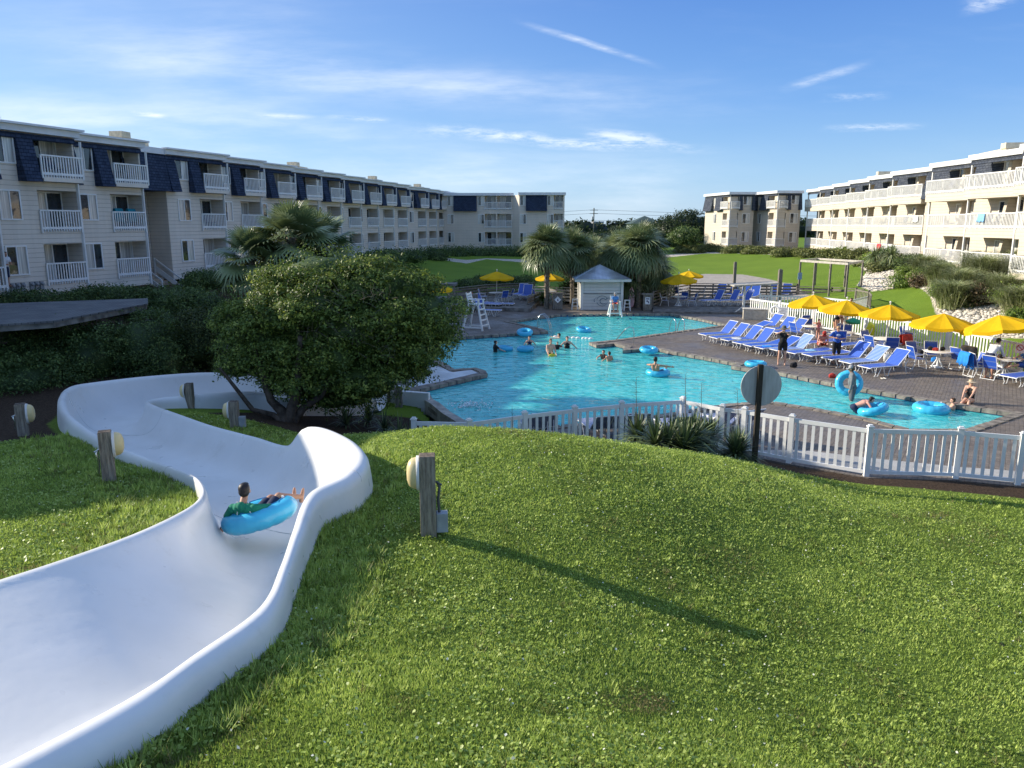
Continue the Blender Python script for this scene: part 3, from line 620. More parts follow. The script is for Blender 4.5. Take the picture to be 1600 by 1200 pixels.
def shingle(name, c1, c2):
    m = bpy.data.materials.new(name); m.use_nodes = True; t, b = nodes_of(m); tcn = t.nodes.new('ShaderNodeTexCoord')
    mp = t.nodes.new('ShaderNodeMapping'); L(t, tcn.outputs['Object'], mp.inputs[0])
    sp = t.nodes.new('ShaderNodeSeparateXYZ'); L(t, mp.outputs[0], sp.inputs[0]); cb = t.nodes.new('ShaderNodeCombineXYZ')
    L(t, M2(t, 'ADD', sp.outputs[0], sp.outputs[1]), cb.inputs[0]); L(t, sp.outputs[2], cb.inputs[1])
    br = t.nodes.new('ShaderNodeTexBrick'); L(t, cb.outputs[0], br.inputs['Vector']); br.inputs['Brick Width'].default_value = .34; br.inputs['Row Height'].default_value = .17; br.inputs['Mortar Size'].default_value = .012; br.inputs['Scale'].default_value = 1
    br.inputs['Color1'].default_value = (*c1, 1); br.inputs['Color2'].default_value = (*c2, 1); br.inputs['Mortar'].default_value = (*[c*.35 for c in c2], 1)
    nz = t.nodes.new('ShaderNodeTexNoise'); nz.inputs['Scale'].default_value = 3; nz.inputs['Detail'].default_value = 5; L(t, tcn.outputs['Object'], nz.inputs['Vector'])
    mm = t.nodes.new('ShaderNodeMix'); mm.data_type = 'RGBA'; mm.blend_type = 'MULTIPLY'; L(t, mrange2(t, nz.outputs['Fac'], .3, .8), mm.inputs[0]); L(t, br.outputs['Color'], mm.inputs[6]); mm.inputs[7].default_value = (.7, .7, .72, 1)
    L(t, mm.outputs[2], b.inputs['Base Color']); b.inputs['Roughness'].default_value = .9; b.inputs['Specular IOR Level'].default_value = .12
    bp = t.nodes.new('ShaderNodeBump'); bp.invert = True; bp.inputs['Distance'].default_value = .03; L(t, br.outputs['Fac'], bp.inputs['Height']); L(t, bp.outputs[0], b.inputs['Normal']); return m
shin_l = shingle('shingle_navy', (.060,.082,.135), (.038,.054,.092)); shin_r = shingle('shingle_slate', (.105,.118,.145), (.06,.072,.10))
fascia_m = mat('fascia_metal', (.72,.72,.72), .4, .06, 1.2)
trim_m = mat('trim_white', (.72,.70,.66), .5, .05, 2)
glass_m = mat('window_glass', (.035,.045,.055), .03, .3, 2.5, spec=.9, bump=.004, bscale=1.2)
curt_m = mat('curtain_behind_glass', (.55,.54,.50), .10, .25, 1.2, spec=.6, stretch=(9,9,.3), bump=.003, bscale=1.5)
dark_in = mat('dark_opening', (.02,.02,.022), .6)
lamp_glass = mat('lamp_diffuser', (.7,.66,.55), .4)
stuff_cols = [mat('towel_teal', (.02,.22,.28), .9), mat('towel_red', (.45,.05,.06), .9), mat('towel_white', (.7,.7,.68), .9), mat('chair_navy', (.02,.03,.10), .7)]
def hide_tree(o):
    o.hide_render = True; o.hide_viewport = True
PROTO = {}
def window_proto(w, h, flip):
    k = ('w', round(w, 2), round(h, 2), flip)
    if k in PROTO: return PROTO[k]
    f = MB(); t = .07
    for a in ((-w/2, -w/2+t), (w/2-t, w/2)): f.box(a[0], a[1], -.05, .02, 0, h)
    f.box(-w/2+t, w/2-t, -.052, .02, 0, t); f.box(-w/2+t, w/2-t, -.052, .02, h-t, h); f.box(-.03, .03, -.045, .02, t, h-t)
    wdw = f.build('window', white_vinyl); g = MB(); c = MB()
    s = -1 if flip else 1
    g.quad((min(0, s*(w/2-t)), -.012, t), (max(0, s*(w/2-t)), -.012, t), (max(0, s*(w/2-t)), -.012, h-t), (min(0, s*(w/2-t)), -.012, h-t)); g.build('pane', glass_m, wdw)
    s = -s
    c.quad((min(0, s*(w/2-t)), -.013, t), (max(0, s*(w/2-t)), -.013, t), (max(0, s*(w/2-t)), -.013, h-t), (min(0, s*(w/2-t)), -.013, h-t)); c.build('curtained_pane', curt_m, wdw)
    PROTO[k] = wdw; PUSED[wdw.name] = False; return wdw
PUSED = {}
def put(proto, parent, M):
    """first use takes the prototype itself, later uses copy it and its parts"""
    if not PUSED[proto.name]: o = proto; PUSED[proto.name] = True; setpar(o, parent)
    else: o = copy_tree(proto, parent)
    o.matrix_local = M; return o
def door_proto(w, h, flip):
    k = ('d', round(w, 2), round(h, 2), flip)
    if k in PROTO: return PROTO[k]
    f = MB(); t = .06
    f.box(-w/2, -w/2+t, -.05, .02, 0, h); f.box(w/2-t, w/2, -.05, .02, 0, h); f.box(-w/2+t, w/2-t, -.052, .02, h-t, h); f.box(-.035, .035, -.055, .02, 0, h-t)
    d = f.build('sliding_door', white_vinyl); s = -1 if flip else 1
    g = MB(); a, b_ = sorted((0, s*(w/2-t))); g.quad((a, -.012, 0), (b_, -.012, 0), (b_, -.012, h-t), (a, -.012, h-t)); g.build('pane', glass_m, d)
    c = MB(); a, b_ = sorted((0, -s*(w/2-t))); c.quad((a, -.013, 0), (b_, -.013, 0), (b_, -.013, h-t), (a, -.013, h-t)); c.build('curtained_pane', curt_m, d)
    PROTO[k] = d; PUSED[d.name] = False; return d
def rail_proto(w, solid=False):
    k = ('r', round(w, 1), solid)
    if k in PROTO: return PROTO[k]
    w = round(w, 1); m = MB(); n = max(6, int(w/.145))
    m.box(-w/2-.03, w/2+.03, -.055, .055, 0.97, 1.04); m.box(-w/2, w/2, -.03, .03, .08, .20)
    for i in range(n+1):
        x = -w/2 + w*i/n; ww = .055 if 0 < i < n else .07
        m.box(x-ww/2, x+ww/2, -.028-(.003 if 0 < i < n else .012), -.002+(0 if 0 < i < n else .04), -.04 if 0 < i < n else -.10, .97)
    r = m.build('balcony_railing', white_wood); PROTO[k] = r; PUSED[r.name] = False; return r
def balc_chair():
    k = 'bch'
    if k in PROTO: return PROTO[k]
    m = MB(); 
    for x in (-.28, .28):
        m.tube([(x,-.3,0),(x,-.28,.45),(x,.2,.42),(x,.38,1.0)], .02, 5); m.tube([(x,.3,0),(x,.1,.42)], .02, 5)
    m.box(-.27,.27,-.28,.2,.40,.43); m.quad((-.27,.2,.42),(.27,.2,.42),(.27,.38,1.0),(-.27,.38,1.0))
    o = m.build('balcony_chair', stuff_cols[3]); PROTO[k] = o; PUSED[o.name] = False; return o
FL = 2.63; OPH = 1.97
class Fac:
    """one flat facade of a building: origin o (x,y), unit direction d along it, outward normal n"""
    def __init__(s, B, o, ang, sgn, length, z1, side, shin, base, mans=.58):
        s.B = B; s.o = Vector((o[0], o[1])); s.d = Vector((math.sin(ang), math.cos(ang))); s.n = Vector((s.d.y, -s.d.x))*sgn; s.L = length
        s.z1 = z1; s.zt = z1 + 2*FL + 2.0; s.base = base; s.mans = mans; s.side, s.shin = side, shin
    def pt(s, u, n, z): p = s.o + s.d*u + s.n*n; return (p.x, p.y, z)
    def q(s, mb, a, b, c, d, inv=False):
        p = [s.pt(*a), s.pt(*b), s.pt(*c), s.pt(*d)]
        mb.quad(*p)
    def M(s, u, n, z):
        Y = Vector((-s.n.x, -s.n.y, 0)); Z = Vector((0, 0, 1)); X = Y.cross(Z); o = s.pt(u, n, z)
        m = Matrix.Identity(4)
        for i in range(3): m[i][0] = X[i]; m[i][1] = Y[i]; m[i][2] = Z[i]; m[i][3] = o[i]
        return m
    def rect(s, mb, u0, u1, z0, z1, n=0.0): s.q(mb, (u0,n,z0), (u1,n,z0), (u1,n,z1), (u0,n,z1))
    def wall(s, mb, bals):
        """wall with balcony recesses bals=[(u0,u1,floor)]"""
        zs = sorted({s.base, s.zt} | {s.z1+f*FL+v for f in (0,1,2) for v in (0, OPH)})
        us = sorted({0, s.L} | {u for b in bals for u in b[:2]})
        for i in range(len(us)-1):
            for j in range(len(zs)-1):
                um, zm_ = (us[i]+us[i+1])/2, (zs[j]+zs[j+1])/2
                if any(b[0] < um < b[1] and s.z1+b[2]*FL < zm_ < s.z1+b[2]*FL+OPH for b in bals): continue
                s.rect(mb, us[i], us[i+1], zs[j], zs[j+1])
        D = -1.15
        for u0, u1, f in bals:
            z0 = s.z1+f*FL; z1 = z0+OPH
            s.rect(mb, u0, u1, z0, z1, D); s.q(mb, (u0,0,z0),(u0,D,z0),(u0,D,z1),(u0,0,z1)); s.q(mb, (u1,0,z0),(u1,D,z0),(u1,D,z1),(u1,0,z1))
            s.q(mb, (u0,0,z0),(u1,0,z0),(u1,D,z0),(u0,D,z0)); s.q(mb, (u0,0,z1),(u1,0,z1),(u1,D,z1),(u0,D,z1))
    def panel(s, mb, u0, u1, side_mb=None):
        zb = s.z1 + 2*FL - .28; zt = s.zt - .03; m = s.mans
        s.q(mb, (u0,m,zb),(u1,m,zb),(u1,.10,zt),(u0,.10,zt)); s.q(mb, (u0,0,zb),(u1,0,zb),(u1,m,zb),(u0,m,zb))
        for u in (u0, u1): s.q(mb, (u,0,zb),(u,m,zb),(u,.10,zt),(u,0,zt))
    def strip(s, mb, u0, u1):
        zb = s.zt - .30; zt = s.zt - .03; nb = .10 + (s.mans-.10)*.27/2.2
        s.q(mb, (u0,nb+.02,zb),(u1,nb+.02,zb),(u1,.12,zt),(u0,.12,zt)); s.q(mb, (u0,0,zb),(u1,0,zb),(u1,nb+.02,zb),(u0,nb+.02,zb))
        for u in (u0, u1): s.q(mb, (u,0,zb),(u,nb+.02,zb),(u,.12,zt),(u,0,zt))
    def win(s, u, f, w=1.12, h=1.43, sill=.50, flip=False):
        put(window_proto(w, h, flip), s.B, s.M(u, .004, s.z1 + f*FL + sill))
    def balc(s, u0, u1, f, rn=.06, flip=False, k=0, dw=None, dpos=.60):
        w = u1-u0; dw = dw or min(1.85, w-.25)
        put(door_proto(dw, 1.93, flip), s.B, s.M(u0 + w*dpos, -1.145, s.z1 + f*FL + .01))
        put(rail_proto(w+.02), s.B, s.M((u0+u1)/2, rn, s.z1 + f*FL - .02))
        if f == 2 and rn > .2:
            pass
        if k % 3 == 1: put(balc_chair(), s.B, s.M(u0 + w*.7, -.6, s.z1 + f*FL + .01))
def roof_slab(mb, poly, z, h=.34):
    mb.prism([tuple(p) for p in poly], z, z+h)
def unit(B, W, S, F_, Tm, o, ang, sgn, Lu, z1, side, shin, base, idx, lay, depth=8.0, ret=1.6, winoff=False, chairs=0):
    """one staggered hotel unit: wall W, shingle S, fascia F_, trim Tm collectors"""
    f = Fac(B, o, ang, sgn, Lu, z1, side, shin, base)
    wu, (b0, b1), pans = lay
    f.wall(W, [(b0, b1, k) for k in range(3)])
    # return walls of the step and the cheeks of the third floor
    for u in (0.0, Lu): f.q(W, (u,0,base),(u,-ret,base),(u,-ret,f.zt),(u,0,f.zt))
    for a, b_ in pans: f.panel(S, a, b_)
    f.strip(S, 0.0, Lu)
    # third floor balcony apron that leans out with the mansard
    zb = z1+2*FL-.28; m = f.mans
    f.q(W, (b0,0,zb),(b1,0,zb),(b1,m-.02,zb+.02),(b0,m-.02,zb+.02)); f.q(W, (b0,m-.02,zb+.02),(b1,m-.02,zb+.02),(b1,m-.02,zb+.26),(b0,m-.02,zb+.26)); f.q(W, (b0,m-.02,zb+.26),(b1,m-.02,zb+.26),(b1,0,zb+.275),(b0,0,zb+.275))
    e = (b1+Lu)/2 if Lu-b1 > .12 else Lu-.06
    t_ = MB(); t_.bar(f.pt(b1+.05, m-.06, zb+.2), f.pt(b1+.05, m-.06, f.zt-.2), .09); t_.build('corner_post', trim_m, B)
    t_ = MB(); t_.bar(f.pt(Lu-.05, .03, base), f.pt(Lu-.05, .03, zb), .12); t_.build('corner_trim', trim_m, B)
    poly = [f.pt(-.10, .34, 0)[:2], f.pt(Lu+.16, .34, 0)[:2], f.pt(Lu+.16, -depth, 0)[:2], f.pt(-.10, -depth, 0)[:2]]
    if sgn > 0: poly = poly[::-1]
    roof_slab(F_, poly, f.zt + .003*(idx % 5), .30)
    poly2 = [f.pt(-.16, .56, 0)[:2], f.pt(Lu+.30, .56, 0)[:2], f.pt(Lu+.30, .1, 0)[:2], f.pt(-.16, .1, 0)[:2]]
    roof_slab(F_, poly2 if sgn < 0 else poly2[::-1], f.zt + .30 + .003*(idx % 5), .10)
    for k in range(3):
        if wu is not None: f.win(wu, k, w=1.12, flip=(idx+k) % 2 == 0, h=1.43, sill=.5)
        f.balc(b0, b1, k, rn=(m-.05 if k == 2 else .07), flip=(idx*2+k) % 3 == 0, k=idx+k+chairs)
    return f
# ---- left wing
def hotel(name, label, loc): return thing(name, label, 'building', loc)
aw = R(9.6); af = R(20.3); wd = Vector((math.sin(aw), math.cos(aw)))
LU = 5.32; PITCHU = 5.37; Z1L = 3.05; BASEL = 2.45
def corner_l(y): return Vector((-29.6 + .1692*y, y))          # the line the protruding corners stand on
fdl = Vector((math.sin(af), math.cos(af)))
layL = (1.45, (2.95, 5.22), [(0.0, .80), (2.03, 2.90)])
YC = 46.6
def facade_origin(k, gap=0.0): return corner_l(YC + (k-0)*PITCHU*math.cos(aw) + gap) - fdl*LU
LW0 = corner_l(YC - 5.3)
def finish(B, W, S, F_, Tm, side, shin):
    W.build('wall', side, B); S.build('shingled_mansard', shin, B); F_.build('flat_roof', fascia_m, B)
    if Tm.v: Tm.build('corner_trim', trim_m, B)
B1 = hotel('hotel_building', 'greige three-storey hotel building with navy mansard at the left edge, electric meters on its wall', (-30, 35, 0)); B1.location = (0,0,0)
Wc, Sc, Fc, Tc = MB(), MB(), MB(), MB()
for i, k in enumerate((-5, -4, -3, -2, -1, 0)):
    unit(B1, Wc, Sc, Fc, Tc, facade_origin(k) + Vector((3.3 if k < -2 else 0, 0)), af, 1, LU, Z1L, side_l, shin_l, BASEL, k+9, layL, chairs=0)  # unseen near units set forward so their shadow reaches the slide bed
def body(mb, p0, p1, nrm, dep, z0, z1):
    a, b_ = Vector(p0), Vector(p1); n_ = Vector(nrm); q = [a, b_, b_+n_*dep, a+n_*dep]; mb.prism([tuple(p) for p in q], z0, z1)
nb = Vector((-math.cos(aw), math.sin(aw)))
p0 = facade_origin(-5) + nb*1.0; p1 = corner_l(YC) + nb*3.0; body(Wc, p0, p1, nb, 8, BASEL-1, Z1L+2*FL+1.9)
g0 = corner_l(YC)
finish(B1, Wc, Sc, Fc, Tc, side_l, shin_l)
# electric meters
f0 = Fac(B1, facade_origin(-1), af, 1, LU, Z1L, side_l, shin_l, BASEL)
mbx = mat('meter_grey', (.30,.30,.30), .5)
for u in (1.0, 1.27, 1.54, 2.0, 2.27, 2.54):
    mb = MB(); mb.box(-.09, .09, -.10, 0, -.20, .20); mb.lathe([(.08,0),(.08,.07),(.05,.09)], 12, Matrix.Translation((0,-.10,.08)) @ Matrix.Rotation(R(90), 4, 'X')); mb.box(-.012,.012,-.08,-.06,-.8,-.20)
    o = mb.build('electric_meter', mbx, B1); o.matrix_local = f0.M(u, .01, 3.0)
# chimney-like stair bulkheads on the flat roof
def bulkhead(B, x, y, z, m_, ang=0.0, lx=.7, ly=2.6, h=.85):
    b_ = MB(); b_.box(-lx/2, lx/2, -ly/2, ly/2, 0, h*.62); b_.box(-lx/2-.08, lx/2+.08, -ly/2-.08, -ly/2+.75, h*.6, h); o = b_.build('roof_bulkhead', m_, B); o.location = (x, y, z); o.rotation_euler = (0,0,ang)
bulk_m = mat('bulkhead_cream', (.66,.56,.38), .7)
def on_wing(u, n): return LW0 + wd*u + nb*n
p = on_wing(8.4, 2.6); bulkhead(B1, p.x, p.y, Z1L+2*FL+2.35, bulk_m, -aw)
# second long building, 12 units
B2 = hotel('hotel_building', 'long greige three-storey hotel building with navy mansard, stepping back behind the big round tree', (0,0,0))
Wc, Sc, Fc, Tc = MB(), MB(), MB(), MB()
yc = YC + 8.9
FARC = []
for i in range(13):
    big = i == 9
    if i: yc += 8.55*math.cos(aw) if big else PITCHU*math.cos(aw)
    Lx = 8.5 if big else LU
    lay = (4.3, (6.1, 8.4), [(0.0, 3.6), (5.0, 6.0)]) if big else ((2.0, (2.95, 5.22), [(0.0, 1.45), (2.55, 2.90)]) if i == 0 else layL)
    if i == 0: lay = layL
    unit(B2, Wc, Sc, Fc, Tc, corner_l(yc) - fdl*Lx, af, 1, Lx, Z1L, side_l, shin_l, BASEL, i, lay, chairs=i)
YEND = yc
u0_ = corner_l(YC + 8.9) - fdl*LU          # near end of the first unit of this building
p0 = u0_ + nb*1.6 + wd*.2; p1 = corner_l(YEND) + nb*3.0; body(Wc, p0, p1, nb, 8, BASEL-1, Z1L+2*FL+1.9)
# recess walls, dark doorway, mansard over the passage
c0 = corner_l(YC); r0 = c0 + nb*2.9 - wd*.3; r1 = u0_ + nb*2.9*.6 + wd*.2
rd = (r1-r0).normalized(); fr = Fac(B2, r0, math.atan2(rd.x, rd.y), 1, (r1-r0).length, Z1L, side_l, shin_l, BASEL)
fr.rect(Wc, 0, fr.L, BASEL, fr.zt)
zb = Z1L+2*FL-.28; ztp = Z1L+2*FL+1.97; nrm_ = fr.n
e0 = c0 + nb*1.1 - wd*.1; e1 = u0_ + nrm_*.50 + wd*.05; e1t = u0_ + nrm_*.1
Sc.quad((e0.x+.3, e0.y, zb), (e1.x, e1.y, zb), (e1t.x, e1t.y, ztp), (e0.x-.1, e0.y, ztp))
Sc.quad((r0.x, r0.y, zb), (r1.x, r1.y, zb), (e1.x, e1.y, zb), (e0.x+.3, e0.y, zb))
Fc.prism([tuple(p) for p in (e0+Vector((-.1,-.1)), e1t+nrm_*.15, r1, r0)][::-1], ztp, ztp+.36)
dd = MB(); dd.box(-.5,.5,-.06,.0,0,2.0); o = dd.build('entry_door', dark_in, B2); o.matrix_local = fr.M(fr.L*.70, .01, Z1L-.2)
dd = MB()
for k in range(6): dd.box(-.9,.9,-.3*(6-k),-.3*(5-k), -.2*(6-k)-.04, -.2*(5-k)-.04-.0)
o = dd.build('entry_stairs', mat('stair_wood', (.33,.27,.20), .8, .2), B2); o.matrix_local = fr.M(fr.L*.70, .6, Z1L-.2)
for sx in (-.95, .95):
    dd = MB(); dd.bar((0,-1.8,-.3),(0,0,.95), .06, .09); dd.bar((0,-1.8,-.9),(0,0,.35),.05,.3); dd.bar((0,-1.8,-1.3),(0,-1.8,-.3),.09); dd.bar((0,0,-.2),(0,0,1.0),.09)
    o = dd.build('stair_rail', trim_m, B2); o.matrix_local = fr.M(fr.L*.70+sx, .6, Z1L-.2)
finish(B2, Wc, Sc, Fc, Tc, side_l, shin_l)
for u in (32.4, 53.5, 72): p = on_wing(u, 2.6); bulkhead(B2, p.x, p.y, Z1L+2*FL+2.35, bulk_m, -aw)
# ---- far middle building: two flat-fronted blocks facing the pool
B3 = hotel('hotel_building', 'far greige hotel building facing the pool with blue shingle panels, left of the palms', (0,0,0))
Wc, Sc, Fc, Tc = MB(), MB(), MB(), MB()
def xat(px, D): return (px-800)/1202*D*1.0
def flatblock(x0, x1, y, wins, pans, bals, idx, base=2.1, z1=2.85, side=side_l, shin=shin_l, B=B3, ret=3):
    f = Fac(B, (x0, y), R(90), 1, x1-x0, z1, side, shin, base); f.mans = .45
    f.wall(Wc, [(a-x0, b-x0, k) for a, b in bals for k in range(3)])
    for u in (0, f.L): f.q(Wc, (u,0,base),(u,-ret,base),(u,-ret,f.zt),(u,0,f.zt))
    for a, b in pans: f.panel(Sc, a-x0, b-x0)
    for k in range(3):
        for w_ in wins: f.win(w_-x0, k, w=.95, flip=k % 2 == 0)
        for j, (a, b) in enumerate(bals): f.balc(a-x0, b-x0, k, flip=j == 0, k=idx+k+j, dpos=.6)
    poly = [f.pt(-.15,.4,0)[:2], f.pt(f.L+.15,.4,0)[:2], f.pt(f.L+.15,-9,0)[:2], f.pt(-.15,-9,0)[:2]]
    roof_slab(Fc, poly[::-1], f.zt-.05+.004*idx, .38)
    Wc.prism([f.pt(.1,-1.6,0)[:2], f.pt(f.L-.1,-1.6,0)[:2], f.pt(f.L-.1,-8.5,0)[:2], f.pt(.1,-8.5,0)[:2]][::-1], base-.8, f.zt-.1)
    return f
D3 = 116.0
flatblock(xat(694,D3), xat(801,D3), D3, [xat(706.5,D3), xat(753,D3)], [(xat(711,D3), xat(752,D3)-.55)], [(xat(758.5,D3), xat(775.5,D3)), (xat(777.5,D3), xat(802,D3)-.3)], 1)
D4 = 114.0
flatblock(xat(811,D4), xat(880,D4), D4, [xat(817,D4), xat(858.5,D4)], [(xat(821,D4), xat(853,D4))], [(xat(863.5,D4), xat(877.5,D4))], 2)
Wc.quad((xat(801,D3),D3,2.1),(xat(811,D4),D4+.2,2.1),(xat(811,D4),D4+.2,10.1),(xat(801,D3),D3,10.1))
finish(B3, Wc, Sc, Fc, Tc, side_l, shin_l)
# ---- right long building, lit by the sun
B5 = hotel('hotel_building', 'long sunlit cream hotel building with white balconies above the rocky slope', (0,0,0))
Wc, Sc, Fc, Tc = MB(), MB(), MB(), MB()
awr, afr = math.atan(.17), R(-1.3); wdr = Vector((math.sin(awr), math.cos(awr))); LR = 7.6; Z1R = 3.08; BASER = 2.72
fdr = Vector((math.sin(afr), math.cos(afr))); nbr = Vector((math.cos(awr), -math.sin(awr)))
def corner_r(y): return Vector((22.75 + .17*y, y))
St = MB(); RC = -1.35; FR_ = []
def unit_r(yc, idx, L_=LR):
    o = corner_r(yc) - fdr*L_; e = L_-LR; f = Fac(B5, o, afr, -1, L_, Z1R, side_r, shin_r, BASER, mans=.50)
    p1 = 1.75+e; zt = f.zt; FR_.append((f, p1))
    # near, solid part of the front
    f.rect(Wc, 0, p1, BASER, zt)
    for u in (0.0,): f.q(Wc, (u,0,BASER),(u,-2.2,BASER),(u,-2.2,zt),(u,0,zt))
    f.q(Wc, (p1,0,BASER),(p1,RC,BASER),(p1,RC,zt),(p1,0,zt)); f.rect(Wc, p1, L_, BASER, zt, RC)
    f.panel(Sc, .0, p1); f.strip(Sc, p1, L_)
    for j in range(3):
        z = Z1R+j*FL; nn = .06 if j < 2 else .42; zt_ = z-.02; zb_ = z-(.62 if j else .38)
        f.q(Wc, (p1,nn,zb_),(L_,nn,zb_),(L_,nn,zt_),(p1,nn,zt_)); f.q(Wc, (p1,RC,zt_),(L_,RC,zt_),(L_,nn,zt_),(p1,nn,zt_)); f.q(Wc, (p1,RC,zb_),(L_,RC,zb_),(L_,nn,zb_),(p1,nn,zb_)); f.q(Wc, (L_,RC,zb_),(L_,nn,zb_),(L_,nn,zt_),(L_,RC,zt_))
        f.q(Wc, (p1,0,zb_),(p1,nn,zb_),(p1,nn,zt_),(p1,0,zt_))
        dk = (idx+j) % 2 == 0
        put(door_proto(2.1, 1.93, dk), B5, f.M(p1+1.35, RC+.005, z))
        # pier beside the door
        w0, w1 = p1+2.65, p1+2.95; nt_, nb_ = (-.75, -.45)
        for (a, b_) in ((w0, w0), (w1, w1)): f.q(Wc, (a,RC,z),(a,nb_,z),(a,nt_,z+OPH),(a,RC,z+OPH))
        f.q(Wc, (w0,nb_,z),(w1,nb_,z),(w1,nt_,z+OPH),(w0,nt_,z+OPH))
        f.win(p1+3.75, j, w=1.15, h=1.35, sill=.55, flip=dk) if False else put(window_proto(1.15, 1.35, dk), B5, f.M(p1+3.85, RC+.006, z+.5))
        if j == 2: f.q(Sc, (p1+4.5,RC+.4,z),(L_,RC+.4,z),(L_,RC+.1,z+1.75),(p1+4.5,RC+.1,z+1.75)); f.q(Sc, (p1+4.5,RC,z),(p1+4.5,RC+.4,z),(p1+4.5,RC+.1,z+1.75),(p1+4.5,RC,z+1.75))
        put(rail_proto(L_-p1), B5, f.M((p1+L_)/2, nn-.01, z-.02)); put(rail_proto(1.3), B5, f.M(L_-.03, nn-.68, z-.02) @ Matrix.Rotation(R(90), 4, 'Z'))
        if (idx*3+j) % 2 == 0: put(balc_chair(), B5, f.M(p1+4.6, -.6, z))
        if (idx+j) % 3 == 0: put(balc_chair(), B5, f.M(p1+3.4, -.5, z))
    t_ = MB(); t_.bar(f.pt(L_-.06, .03, BASER-.1), f.pt(L_-.06, .03, zt), .12); t_.build('corner_post', trim_m, B5)
    poly = [f.pt(-.16, .30, 0)[:2], f.pt(L_+.14, .30, 0)[:2], f.pt(L_+.14, -9, 0)[:2], f.pt(-.16, -9, 0)[:2]]
    roof_slab(Fc, poly, zt + .003*(idx % 5), .36)
    for u in (.5+e, L_-.3):
        t_ = MB(); t_.bar(f.pt(u, -.4, .8), f.pt(u, -.4, BASER), .28); t_.build('stilt', grey_wood, B5)
yc = 48.5 - 7.6*4
for i in range(13):
    unit_r(yc, i, 10.2 if i == 7 else LR)
    yc += 10.15*math.cos(awr) if i == 6 else 7.65*math.cos(awr)
YER = yc - 7.6
body(Wc, corner_r(15) + nbr*3.3, corner_r(YER) + nbr*3.6, nbr, 8, BASER-.1, Z1R+2*FL+1.9)
finish(B5, Wc, Sc, Fc, Tc, side_r, shin_r)
for y_ in (59.5, 90): p = corner_r(y_) + nbr*3.2; bulkhead(B5, p.x, p.y, Z1R+2*FL+2.35, bulk_m, -awr, 1.2, 4.6, .95)
# ---- far right building with two cornered blocks
B6 = hotel('hotel_building', 'cream and grey hotel building on stilts with corner balconies beyond the far green lawn', (0,0,0))
Wc, Sc, Fc, Tc, St = MB(), MB(), MB(), MB(), MB()
def corner_block(C0, backlen, angb, frontlen, angf, idx):
    C0 = Vector(C0); z1, base = 2.95, 2.45
    fb = Fac(B6, C0, angb, -1, backlen, z1, side_r, shin_r, base, .5); ff_ = Fac(B6, C0, angf, 1, frontlen, z1, side_r, shin_r, base, .5)
    ub = 2.6; uf = 1.25
    fb.wall(Wc, [(.02, ub, k) for k in range(3)]); ff_.wall(Wc, [(.02, uf, k) for k in range(3)])
    fb.panel(Sc, ub+.1, ub+2.3); fb.panel(Sc, ub+3.7, backlen); fb.strip(Sc, 0, backlen); ff_.strip(Sc, 0, frontlen); ff_.panel(Sc, uf+.1, uf+.5); ff_.panel(Sc, frontlen-.35, frontlen)
    for k in range(3):
        fb.balc(.05, ub, k, rn=.06 if k < 2 else .4, k=k+idx); ff_.balc(.05, uf, k, rn=.06 if k < 2 else .4, k=0); fb.win(ub+3.0, k, w=1.2); ff_.win(uf+1.2, k, w=1.15, flip=True)
    e = ff_.pt(frontlen, 0, 0); g = fb.pt(backlen, 0, 0)
    ff_.q(Wc, (frontlen,0,base),(frontlen,-8,base),(frontlen,-8,ff_.zt),(frontlen,0,ff_.zt))
    cc_ = Vector(e[:2]) + fb.d*backlen
    Wc.prism([tuple(Vector(C0)+ff_.d*1.5+fb.d*1.6), tuple(Vector(e[:2])+fb.d*1.6-ff_.d*.1), tuple(cc_-ff_.d*.1), tuple(Vector(g[:2])+ff_.d*1.5)], base-.1, fb.zt-.1)
    o_ = .4; poly = [tuple(C0-ff_.d*o_-fb.d*o_), tuple(Vector(e[:2])+ff_.d*.1-fb.d*o_), tuple(cc_+ff_.d*.1), tuple(Vector(g[:2])-ff_.d*o_)]
    roof_slab(Fc, poly, fb.zt-.02+.005*idx, .36)
    for u in (.3, ub, backlen-.5): t_ = MB(); t_.bar(fb.pt(u,-.3,1.3), fb.pt(u,-.3,base), .3); t_.build('stilt', grey_wood, B6)
    t_ = MB(); t_.bar((C0.x,C0.y,base-.1),(C0.x,C0.y,fb.zt),.14); t_.build('corner_post', trim_m, B6)
corner_block((31.8,115.0), 9.6, R(-7.5), 3.6, R(84), 1)
corner_block((37.2,110.5), 8.2, R(-7.5), 3.4, R(84), 2)
finish(B6, Wc, Sc, Fc, Tc, side_r, shin_r)
for nm, used in PUSED.items():
    if not used: bpy.data.objects.remove(bpy.data.objects[nm])
print('hotel ok')
# ================================================================ vegetation
def leaf_ramp(name, stops, rough=.5, trans=.3, spec=.35):
    """foliage whose faces vary along the given natural colours"""
    m = bpy.data.materials.new(name); m.use_nodes = True; t, b = nodes_of(m); at = t.nodes.new('ShaderNodeAttribute'); at.attribute_name = 'tint'
    cr = t.nodes.new('ShaderNodeValToRGB'); L(t, at.outputs['Fac'], cr.inputs[0])
    for i, (p, c) in enumerate(stops):
        e = cr.color_ramp.elements[i] if i < 2 else cr.color_ramp.elements.new(p)
        e.position = p; e.color = (*c, 1)
    L(t, cr.outputs[0], b.inputs['Base Color']); b.inputs['Roughness'].default_value = rough; b.inputs['Specular IOR Level'].default_value = spec
    if trans:
        tr = t.nodes.new('ShaderNodeBsdfTranslucent'); L(t, cr.outputs[0], tr.inputs[0]); ms = t.nodes.new('ShaderNodeMixShader'); ms.inputs[0].default_value = trans
        L(t, b.outputs[0], ms.inputs[1]); L(t, tr.outputs[0], ms.inputs[2]); L(t, ms.outputs[0], t.nodes['Material Output'].inputs[0])
    return m
